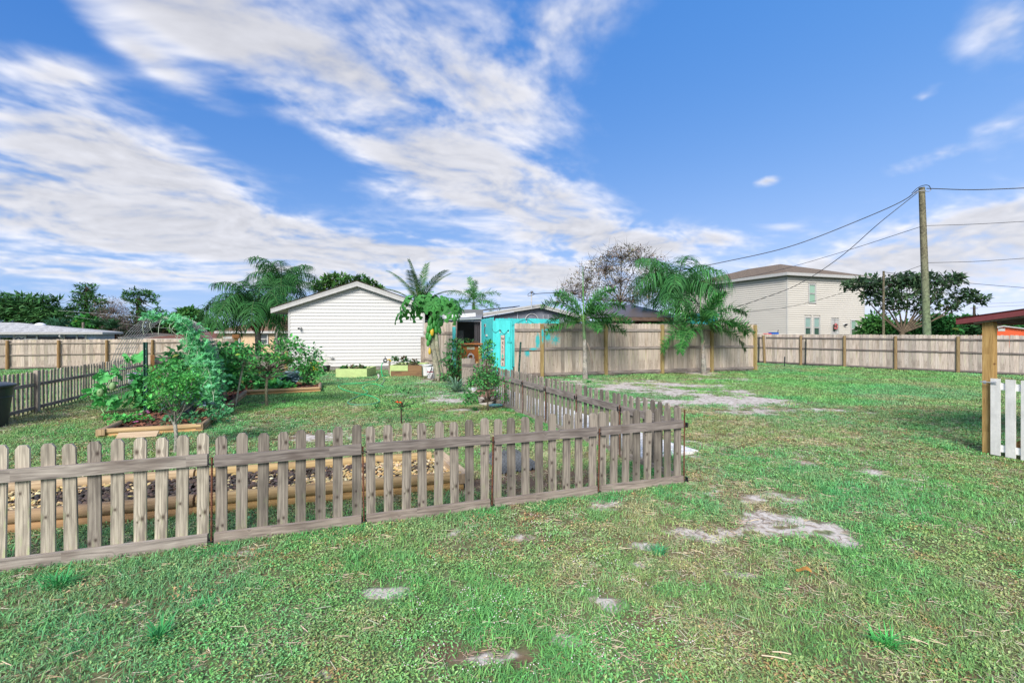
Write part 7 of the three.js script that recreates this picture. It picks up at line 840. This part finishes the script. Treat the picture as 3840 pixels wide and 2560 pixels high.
  const bA = V(-0.72, 0, -20.35), bB = V(2.2, 0, -21.6), on3 = (u, v) => { const p = alongRay(bA, bB, u); p.y = EYE - (v - HY) * -p.z / F; p.z += 0.06; return p; }; lights('string of bulbs along the top of the turquoise back fence', [on3(1832, 1191), on3(1842, 1200), on3(1900, 1225), on3(1974, 1196), on3(2003, 1212), on3(2040, 1212), on3(2066, 1192), on3(2084, 1210)], [0, 3, 6]);
  srand(325); const tb = thing('plastic_kayak', 'teal blue plastic boat shell with white stripes leaning against the turquoise gate', 'boat', at(1838, 0, 16.95).setY(0), -0.2), hb = new MB(), R = (f, a) => { const w = 0.2 * Math.sin(Math.PI * Math.min(0.98, 0.1 + f * 0.72)), y = 0.35 + f * 0.62; return V(-0.02 + 0.16 * (1 - f) + Math.cos(a) * w, y, 0.05 + Math.sin(a) * w * 0.6 - f * 0.05); }; for (let i = 0; i < 12; i++) for (let j = 0; j < 12; j++) { const f0 = i / 12, f1 = (i + 1) / 12, a0 = j / 12 * Math.PI, a1 = (j + 1) / 12 * Math.PI; hb.quad(R(f0, a1), R(f0, a0), R(f1, a0), R(f1, a1), [0.01, 0.22, 0.3]); } hb.build('hull', M({ vertexColors: true, roughness: 0.45, side: THREE.DoubleSide }), tb); new MB().tube(spline([V(-0.19, 0.72, 0.08), V(-0.15, 0.86, 0.1), V(-0.04, 0.95, 0.1)], 8), 0.02, 6, C.white).build('stripe', m.plastic, tb); new MB().tube(spline([V(0.06, 0.94, 0.12), V(0.16, 0.9, 0.14), V(0.29, 0.78, 0.14)], 8), 0.02, 6, C.white).build('stripe', m.plastic, tb); bxs('seat_block', tb, m.plastic, [[0.3, 0.36, 0.16, 0.17, 0.2, 0.02, [0.01, 0.2, 0.3]]]);
}
{ // open coop on the right: post, beam, maroon roof, white picket gate
  srand(330); const D = V(0.36, 0, 0.933), th = Math.atan2(-D.z, D.x), P = V(6.12, 0, -6.09), t = thing('animal_shelter', 'open shelter with wooden posts and a maroon metal roof at the right edge', 'shelter', P, th), L = 2.3, Wd = 2.4;
  const pst = (x, z, h) => new MB().box(0.105, h + 0.1, 0.105, x, h / 2 - 0.05, z, [0.92, 0.76, 0.52]).build('post', m.pine, t); pst(-0.02, -0.07, 1.71); pst(L, -0.07, 2.03); pst(-0.02, -Wd, 1.71); pst(L, -Wd, 2.03);
  const sl = 0.15, a = Math.atan(sl); new MB().box(L + 0.3, 0.062, 0.04, L / 2, 1.742 + sl * L / 2, 0.02, [0.95, 0.85, 0.75], eul(0, 0, a)).build('beam', m.grey, t); new MB().box(L + 0.3, 0.14, 0.04, L / 2, 1.71 + sl * L / 2, -Wd, [0.8, 0.7, 0.6], eul(0, 0, a)).build('beam', m.grey, t); for (let k = 0; k < 4; k++) new MB().box(0.04, 0.09, Wd, 0.1 + k * 0.7, 1.725 + sl * (0.1 + k * 0.7), -Wd / 2, [0.35, 0.28, 0.24]).build('rafter', m.grey, t);
  const rf = new MB(), mar = [0.24, 0.055, 0.055], prof = (zz) => { const q = ((zz * 1000) % 230 + 230) % 230; return q < 60 ? 0.0 : q < 80 ? (q - 60) / 20 * 0.03 : q < 120 ? 0.03 : q < 140 ? (140 - q) / 20 * 0.03 : 0; }; const zs = []; for (let k = 0; k <= 130; k++) zs.push(0.08 - k * 0.02); const y = (x) => 1.785 + sl * x; for (let k = 0; k < 130; k++) { const z0 = zs[k], z1 = zs[k + 1], p0 = prof(z0), p1 = prof(z1), X0 = -0.3, X1 = L + 0.4; rf.quad(V(X0, y(X0) + p0, z0), V(X1, y(X1) + p0, z0), V(X1, y(X1) + p1, z1), V(X0, y(X0) + p1, z1), mar).quad(V(X0, y(X0) + p1 - 0.004, z1), V(X1, y(X1) + p1 - 0.004, z1), V(X1, y(X1) + p0 - 0.004, z0), V(X0, y(X0) + p0 - 0.004, z0), [0.1, 0.02, 0.02]); }
  rf.quad(V(-0.3, y(-0.3) - 0.055, 0.082), V(L + 0.4, y(L + 0.4) - 0.055, 0.082), V(L + 0.4, y(L + 0.4) + 0.004, 0.082), V(-0.3, y(-0.3) + 0.004, 0.082), mar).quad(V(-0.27, y(-0.27) + 0.003, 0.079), V(L + 0.4, y(L + 0.4) + 0.003, 0.079), V(L + 0.4, y(L + 0.4) + 0.03, 0.04), V(-0.3, y(-0.3) + 0.03, 0.04), mar); rf.quad(V(-0.301, y(-0.3) - 0.055, -Wd), V(-0.301, y(-0.3) - 0.055, 0.082), V(-0.301, y(-0.3) + 0.03, 0.082), V(-0.301, y(-0.3) + 0.03, -Wd), mar).build('roof', M({ vertexColors: true, roughness: 0.5, metalness: 0.2, map: T.paint, side: THREE.DoubleSide }), t);
  const st = new MB(); for (let k = 0; k < 8; k++) st.box(0.035, 0.004, 0.003, 0.035, 0.25 + k * 0.09 + rr(-0.02, 0.02), -0.0015, [0.5, 0.5, 0.5], eul(0, 0, rr(-0.2, 0.2))); st.build('staples', m.metal, t).userData.kind = 'stuff';
  const g = thing('picket_gate', 'white painted picket gate with a metal latch under the maroon roof', 'gate', V(P.x + D.x * 0.03, 0, P.z + D.z * 0.03), th), wm = M({ color: col(0.74, 0.72, 0.67), map: T.paint, roughness: 0.6 }); for (let k = 0; k < 8; k++) { const p = mesh('picket', boardLow[k % 6], wm, g); p.position.set(0.052 + k * 0.142, 0.03, 0.02); p.scale.set(0.092 / 0.14, 0.965 / 1.85, 1); }
  for (const yy of [0.12, 0.9]) new MB().box(1.1, 0.085, 0.03, 0.56, yy, 0.003, [0.96, 0.95, 0.92]).build('rail', m.paint, g); new MB().box(1.2, 0.07, 0.03, 0.55, 0.48, -0.03, [0.7, 0.55, 0.4], eul(0, 0, 0.75)).build('brace', m.pine, g);
  const la = new THREE.Group(); la.name = 'latch'; la.position.set(0.0, 0.94, 0.042); g.add(la); bxs('plate', la, m.metal, [[0.05, 0.04, 0.004, 0.04, 0, 0.0, [0.6, 0.6, 0.6]]]); bxs('plate', la, m.metal, [[0.03, 0.04, 0.004, -0.05, 0, 0.0, [0.6, 0.6, 0.6]]]); new MB().tube([V(-0.09, 0.004, 0.012), V(0.06, 0.004, 0.012)], 0.006, 8, [0.65, 0.65, 0.65]).build('bolt', m.metal, la);
  const wf = new MB(); for (let k = 0; k < 14; k++) wf.tube([V(0.1, 0.05 + k * 0.06, -0.04), V(1.1, 0.05 + k * 0.06, -0.04)], 0.0012, 3, [0.4, 0.4, 0.4], false); for (let k = 0; k < 14; k++) wf.tube([V(0.1 + k * 0.07, 0.03, -0.04), V(0.1 + k * 0.07, 0.9, -0.04)], 0.0012, 3, [0.4, 0.4, 0.4], false); wf.build('wire_mesh', m.metal, g).userData.kind = 'stuff';
}
{ // dry leaves and sticks on the lawn
  const dl = (label, u, v, r, s, c) => { srand(u); const t = thing('dry_leaf', label, 'leaf', G(u, v).setY(0.03), r), b = new MB(), n = 6; let pa, pb; for (let k = 0; k <= n; k++) { const f = k / n, w = 0.03 * s * Math.sin(Math.PI * (0.06 + f * 0.9)), x = (f - 0.5) * 0.16 * s, y = 0.015 * Math.sin(f * 5) + 0.01, A = V(x, y + 0.012, w), B = V(x, y, -w * 0.9); if (k) b.quad(pa, A, B, pb, jit(c, 0.12)); pa = A; pb = B; } b.build('blade', m.leafFar, t); new MB().tube([V(-0.08 * s, 0.015, 0), V(-0.13 * s, 0.01, 0.01)], 0.003, 4, [0.3, 0.16, 0.06]).build('stalk', m.plain, t); };
  dl('curled orange brown dry leaf on the grass, left of a pair', 3015, 2162, 2.5, 0.55, [0.45, 0.22, 0.06]); dl('pale tan dry leaf on the grass, right of a pair', 3055, 2178, 0.4, 0.45, [0.55, 0.38, 0.2]); dl('small yellow dry leaf right of the pair on the grass', 3096, 2158, 1.2, 0.25, [0.5, 0.36, 0.12]);
  for (const [u, v, r, L, label] of [[2905, 2490, -0.35, 0.055, 'longer pale straw stick on the grass at the bottom'], [2932, 2472, -0.3, 0.04, 'shorter pale straw stick above the longer one at the bottom'], [2830, 1965, 0.25, 0.05, 'thin pale straw stick near the sandy patch']]) { const t = thing('straw_stick', label, 'stick', G(u, v).setY(0.03), r); new MB().tube(spline([V(-L, 0, 0), V(0, 0.008, 0.004), V(L, 0.004, 0)], 6), 0.0035, 5, [0.62, 0.5, 0.32]).build('stick', m.plain, t); }
}
// ---------------------------------------------------------------- mulch, chips, grass (countless things)
function scatter(name, label, cat, geo, mat, list) {
  const im = new THREE.InstancedMesh(geo, mat, list.length), M4 = new THREE.Matrix4(), q = new THREE.Quaternion(), e = new THREE.Euler(), c = new THREE.Color();
  list.forEach((s, i) => { e.set(s.rx || 0, s.ry, s.rz || 0); q.setFromEuler(e); M4.compose(V(s.x, s.y || 0, s.z), q, V(s.s, s.s * (s.h || 1), s.s)); im.setMatrixAt(i, M4); im.setColorAt(i, c.setRGB(...s.c)); });
  im.name = numbered(name); im.castShadow = im.receiveShadow = true; scene.add(im); return tag(im, label, cat, null, 'stuff');
}
{
  srand(401); const g = new THREE.IcosahedronGeometry(0.019, 0).scale(1.3, 0.45, 0.8), list = []; const chipM = M({ roughness: 0.95 });
  for (let k = 0; k < 8200; k++) { const s = rr(0, 5.6), f = rr(0.05, 0.95), x = N1.x - BD.x * s + (F1.x - N1.x) * f, z = N1.z - BD.z * s + (F1.z - N1.z) * f, n = fbm(x * 2.2, z * 3, 3) + gs() * 0.13; list.push({ x, z, y: 0.085 + rnd() * 0.03, ry: rr(0, 6.3), rx: gs() * 0.5, rz: gs() * 0.5, s: rr(0.5, 1.35), c: n > 0.51 ? jit([0.075, 0.055, 0.045], 0.4) : jit(rnd() < 0.75 ? [0.5, 0.36, 0.16] : [0.62, 0.5, 0.3], 0.3) }); }
  scatter('wood_chips', 'tan and dark wood chips filling the long raised bed', 'wood chips', g, chipM, list);
  const l2 = [], g2 = new THREE.IcosahedronGeometry(0.03, 0).scale(1.5, 0.35, 0.7); for (let k = 0; k < 9000; k++) { const x = rr(-9.2, -4.9), z = rr(-15.2, -7.1); if (inPoly(x, z, gardenBed)) l2.push({ x, z, y: 0.055 + rnd() * 0.025, ry: rr(0, 6.3), rx: gs() * 0.4, rz: gs() * 0.4, s: rr(0.5, 1.4), c: jit(rnd() < 0.7 ? [0.2, 0.075, 0.04] : [0.09, 0.05, 0.035], 0.35) }); }
  scatter('bark_mulch', 'reddish brown bark mulch in the vegetable bed', 'mulch', g2, chipM, l2);
}
{
  // blade clumps
  const clump = (n, R, h0, h1, w, lean, s0) => { srand(s0); const b = new MB(), up = V(0, 1, 0); for (let k = 0; k < n; k++) { const a = rr(0, 6.283), r = Math.sqrt(rnd()) * R, h = rr(h0, h1), d = rr(0, 6.283), l = rr(0.15, 1) * lean, x = Math.cos(a) * r, z = Math.sin(a) * r, ww = w * rr(0.7, 1.25), c = jit([1, 1, 1], 0.25), sx = -Math.sin(d) * ww / 2, sz = Math.cos(d) * ww / 2, P = (f, q) => V(x + Math.cos(d) * l * h * f * f + sx * q, h * f * (1 - 0.3 * l * f), z + Math.sin(d) * l * h * f * f + sz * q); b.quad(P(0, -1), P(0, 1), P(0.55, 0.75), P(0.55, -0.75), c).tri(P(0.55, -0.75), P(0.55, 0.75), P(1, 0), c); } return b.geometry; };
  const herb = (n, R, h, L, s0) => { srand(s0); const b = new MB(); for (let k = 0; k < n; k++) { const a = rr(0, 6.283), r = Math.sqrt(rnd()) * R, d = rr(0, 6.283), el = rr(0.0, 0.7), p = V(Math.cos(a) * r, h * rr(0.15, 1), Math.sin(a) * r); b.leaf(p, V(Math.cos(d) * Math.cos(el), Math.sin(el), Math.sin(d) * Math.cos(el)), V(0, 1, 0), L * rr(0.6, 1.3), L * rr(0.35, 0.6), jit([1, 1, 1], 0.3), 0.25); } return b.geometry; };
  const straw = (n, R, s0) => { srand(s0); const b = new MB(); for (let k = 0; k < n; k++) { const a = rr(0, 6.283), x = gs() * R, z = gs() * R, L = rr(0.03, 0.09), h = rr(0.004, 0.02), w = rr(0.0008, 0.0015), c = jit([1, 1, 1], 0.25), A = V(x, h, z), B = V(x + Math.cos(a) * L, h + gs() * 0.008, z + Math.sin(a) * L), o = V(-Math.sin(a) * w, 0.001, Math.cos(a) * w); b.quad(V().subVectors(A, o), V().addVectors(A, o), V().addVectors(B, o), V().subVectors(B, o), c); } return b.geometry; };
  const kinds = [clump(26, 0.09, 0.02, 0.055, 0.0055, 1.6, 1), clump(22, 0.09, 0.03, 0.085, 0.007, 1.8, 2), herb(46, 0.095, 0.024, 0.022, 3), herb(38, 0.09, 0.018, 0.016, 4), straw(20, 0.09, 5), clump(34, 0.14, 0.02, 0.05, 0.009, 1.3, 6)];
  const L = kinds.map(() => []), inYard = (x, z) => { const Z = -z; if (x > -1.2 && x < 9.9 && Z > 16.02 + (x - 0.09) * 0.321 - 0.1) return false; if (x >= 9.9 && Z > 23.9 - (x - 12.1) * 1.2 - 0.15) return false; if (x < -9 && Z > 18.9 + (x + 22.6) * 0.379 - 0.1) return false; if (x >= -9.05 && x <= -3.6 && Z > 19.1) return false; if (x > -3.6 && x <= -1.2 && Z > 17.6) return false; return true; };
  const pathPoly = [[2.44, -5.9], [1.55, -6.2], [-1.2, -13.6], [-0.3, -13.9]], sheetPoly = [[-0.44, -6.1], [0.06, -6.38], [0.37, -5.5], [-0.14, -5.2]];
  const band = (z0, z1, per, sc, far) => { const area = 1.12 * (z1 * z1 - z0 * z0) + 1.2 * (z1 - z0), n = Math.round(area * per); for (let k = 0; k < n; k++) { const Z = Math.sqrt(rr(z0 * z0, z1 * z1)), x = rr(-1, 1) * (1.12 * Z + 0.6), z = -Z; if (!inYard(x, z) || inPoly(x, z, gardenBed) || inPoly(x, z, frontBed) || inPoly(x, z, pathPoly) || inPoly(x, z, sheetPoly)) continue;
    const s = soil(x, z), q = rnd(); if (rnd() < s.sand * 1.12 || rnd() < s.dead * 0.75) { if (!far && rnd() < 0.12) L[4].push({ x, z, ry: rr(0, 6.3), s: rr(0.5, 1.1), c: jit(rnd() < 0.5 ? [0.42, 0.34, 0.22] : [0.2, 0.15, 0.1], 0.25) }); continue; }
    const patch = fbm(x * 0.9 + 20, z * 0.9 + 60, 3), cool = fbm(x * 0.4 + 90, z * 0.4, 3), fine = fbm(x * 5 + 7, z * 5, 2); let kind, c, h = 1;
    const herbP = sst(0.44, 0.56, patch + (fine - 0.5) * 0.3), dryP = clamp(0.16 + s.dry * 0.7 + (fine - 0.5) * 0.9);
    if (far) { kind = 5; h = rr(0.6, 1.05) * (0.6 + s.lush * 0.5) * (1 - s.sand * 0.5); } else if (q < 0.13 + s.dry * 0.14) kind = 4; else if (rnd() < 0.2 + herbP * 0.75) kind = rnd() < 0.5 ? 2 : 3; else kind = s.lush > 0.5 && rnd() < 0.4 ? 1 : 0;
    c = mix3([0.19, 0.375, 0.115], [0.145, 0.365, 0.14], sst(0.4, 0.6, cool)); if (kind === 2 || kind === 3) c = mix3(c, rnd() < 0.35 ? [0.36, 0.2, 0.1] : [0.24, 0.36, 0.12], rnd() < 0.5 ? 0.8 : 0.2); c = mix3(c, [0.42, 0.36, 0.19], dryP * (rnd() < 0.5 ? 0.85 : 0.3)); c = mix3(c, [0.09, 0.44, 0.11], s.lush * 0.45); if (kind === 4) c = rnd() < 0.3 ? [0.3, 0.22, 0.13] : [0.5, 0.42, 0.28];
    L[kind].push({ x, z, ry: rr(0, 6.3), s: sc * rr(0.75, 1.25), h, c: jit(c, 0.2) }); } };
  srand(411); band(1.5, 3.4, 460, 0.85); band(3.4, 6, 330, 0.95); band(6, 10, 180, 1.15); band(10, 15, 75, 1.35, true); band(15, 25, 32, 1.7, true);
  const names = [['grass', 'short green grass blades over the lawn'], ['grass', 'longer lush grass in the greener parts of the lawn'], ['clover', 'small leafy clover and weeds mixed in the lawn'], ['clover', 'fine creeping weeds mixed in the lawn'], ['dry_grass', 'dry straw coloured grass strands on the lawn'], ['grass', 'short grass over the back part of the lawn']];
  kinds.forEach((g, i) => scatter(names[i][0], names[i][1], i === 2 || i === 3 ? 'weeds' : 'grass', g, m.grass, L[i]));
  // grass growing up along the fence foot
  srand(420); const edge = []; for (let k = 0; k < 420; k++) { const s = rr(-0.4, 5.5); if (fbm(s * 3.1, 5, 2) < 0.47) continue; const p = onF(s), o = rr(-0.1, 0.26); edge.push({ x: p.x + (rnd() < 0.5 ? 0.1 : 0) + FDIR.z * -o * 0.3, z: p.z + o, ry: rr(0, 6.3), s: rr(0.6, 1.0), h: rr(0.5, 1.0), c: jit([0.09, 0.36, 0.1], 0.3) }); } for (let k = 0; k < 900; k++) { const s = rr(0, 7.4), p = V().copy(RA).addScaledVector(RD, s), o = gs() * 0.1; if (fbm(s * 2.7, 9, 2) < 0.5) continue; edge.push({ x: p.x - 0.12 + o, z: p.z + gs() * 0.08, ry: rr(0, 6.3), s: rr(0.7, 1.2), h: rr(0.6, 1.1), c: jit([0.1, 0.36, 0.1], 0.3) }); }
  scatter('grass', 'taller grass growing along the foot of the picket fences', 'grass', kinds[1], m.grass, edge);
  // tiny white flowers
  srand(430); const fb = new MB(); for (let k = 0; k < 5; k++) fb.geo(new THREE.IcosahedronGeometry(0.0033, 0), new THREE.Matrix4().makeTranslation(gs() * 0.05, rr(0.02, 0.045), gs() * 0.05), [0.72, 0.62, 0.62]); const fl = []; for (let k = 0; k < 5200; k++) { const Z = Math.sqrt(rr(4, 90)), x = rr(-1, 1) * 1.1 * Z, z = -Z; if (!inYard(x, z) || inPoly(x, z, frontBed) || inPoly(x, z, gardenBed)) continue; const s = soil(x, z), w = fbm(x * 0.7 + 33, z * 0.7 + 5, 3); if (s.sand > 0.4 || rnd() > sst(0.42, 0.7, w) * (Z > 6 ? 0.3 : 0.6)) continue; fl.push({ x, z, ry: rr(0, 6.3), s: rr(0.7, 1.15), c: [1, 1, 1] }); } scatter('flowers', 'tiny white clover flowers dotted over the lawn', 'flowers', fb.geometry, m.grass, fl);
  // separate tufts
  const tuft = (label, u, v, s, c, k = 0) => { srand(u + 1); const t = thing('grass_tuft', label, 'grass tuft', G(u, v), 0), b = new MB(); for (let i = 0; i < 90; i++) { const a = rr(0, 6.283), l = rr(0.1, 0.22) * s, e = rr(0.15, 1.05), d = V(Math.cos(a) * Math.cos(e), Math.sin(e), Math.sin(a) * Math.cos(e)), sd = V(-Math.sin(a), 0, Math.cos(a)), w = 0.004 * s, cc = jit(c, 0.25), p0 = V(gs() * 0.03, 0, gs() * 0.03), p1 = V().copy(p0).addScaledVector(d, l * 0.55), p2 = V().copy(p0).addScaledVector(d, l).setY(p0.y + d.y * l * 0.75); b.quad(V().copy(p0).addScaledVector(sd, -w), V().copy(p0).addScaledVector(sd, w), V().copy(p1).addScaledVector(sd, w * 0.8), V().copy(p1).addScaledVector(sd, -w * 0.8), cc).tri(V().copy(p1).addScaledVector(sd, -w * 0.8), V().copy(p1).addScaledVector(sd, w * 0.8), p2, cc); } b.build('blades', m.grass, t).userData.kind = 'stuff'; };
  tuft('dark green grass tuft at the lower right of the lawn', 3320, 2418, 0.75, [0.09, 0.42, 0.1]); tuft('upright pale green grass tuft below the sandy patches', 2470, 2075, 0.6, [0.075, 0.33, 0.13]); tuft('small green grass tuft in the sand before the tall fence', 2208, 1435, 1.0, [0.05, 0.28, 0.07]); tuft('small grass tuft on the sand right behind the return fence', 2148, 1450, 1.0, [0.05, 0.26, 0.07]); tuft('rounded grass tuft at the left below the fence', 590, 2400, 0.8, [0.06, 0.3, 0.09]); tuft('grass tuft near the left end of the front fence', 215, 2205, 0.9, [0.06, 0.3, 0.09]); tuft('leafy grass tuft between the pot shrub and the sandy spot', 1780, 1540, 0.8, [0.045, 0.26, 0.06]);
}
renderer.render(scene, camera);
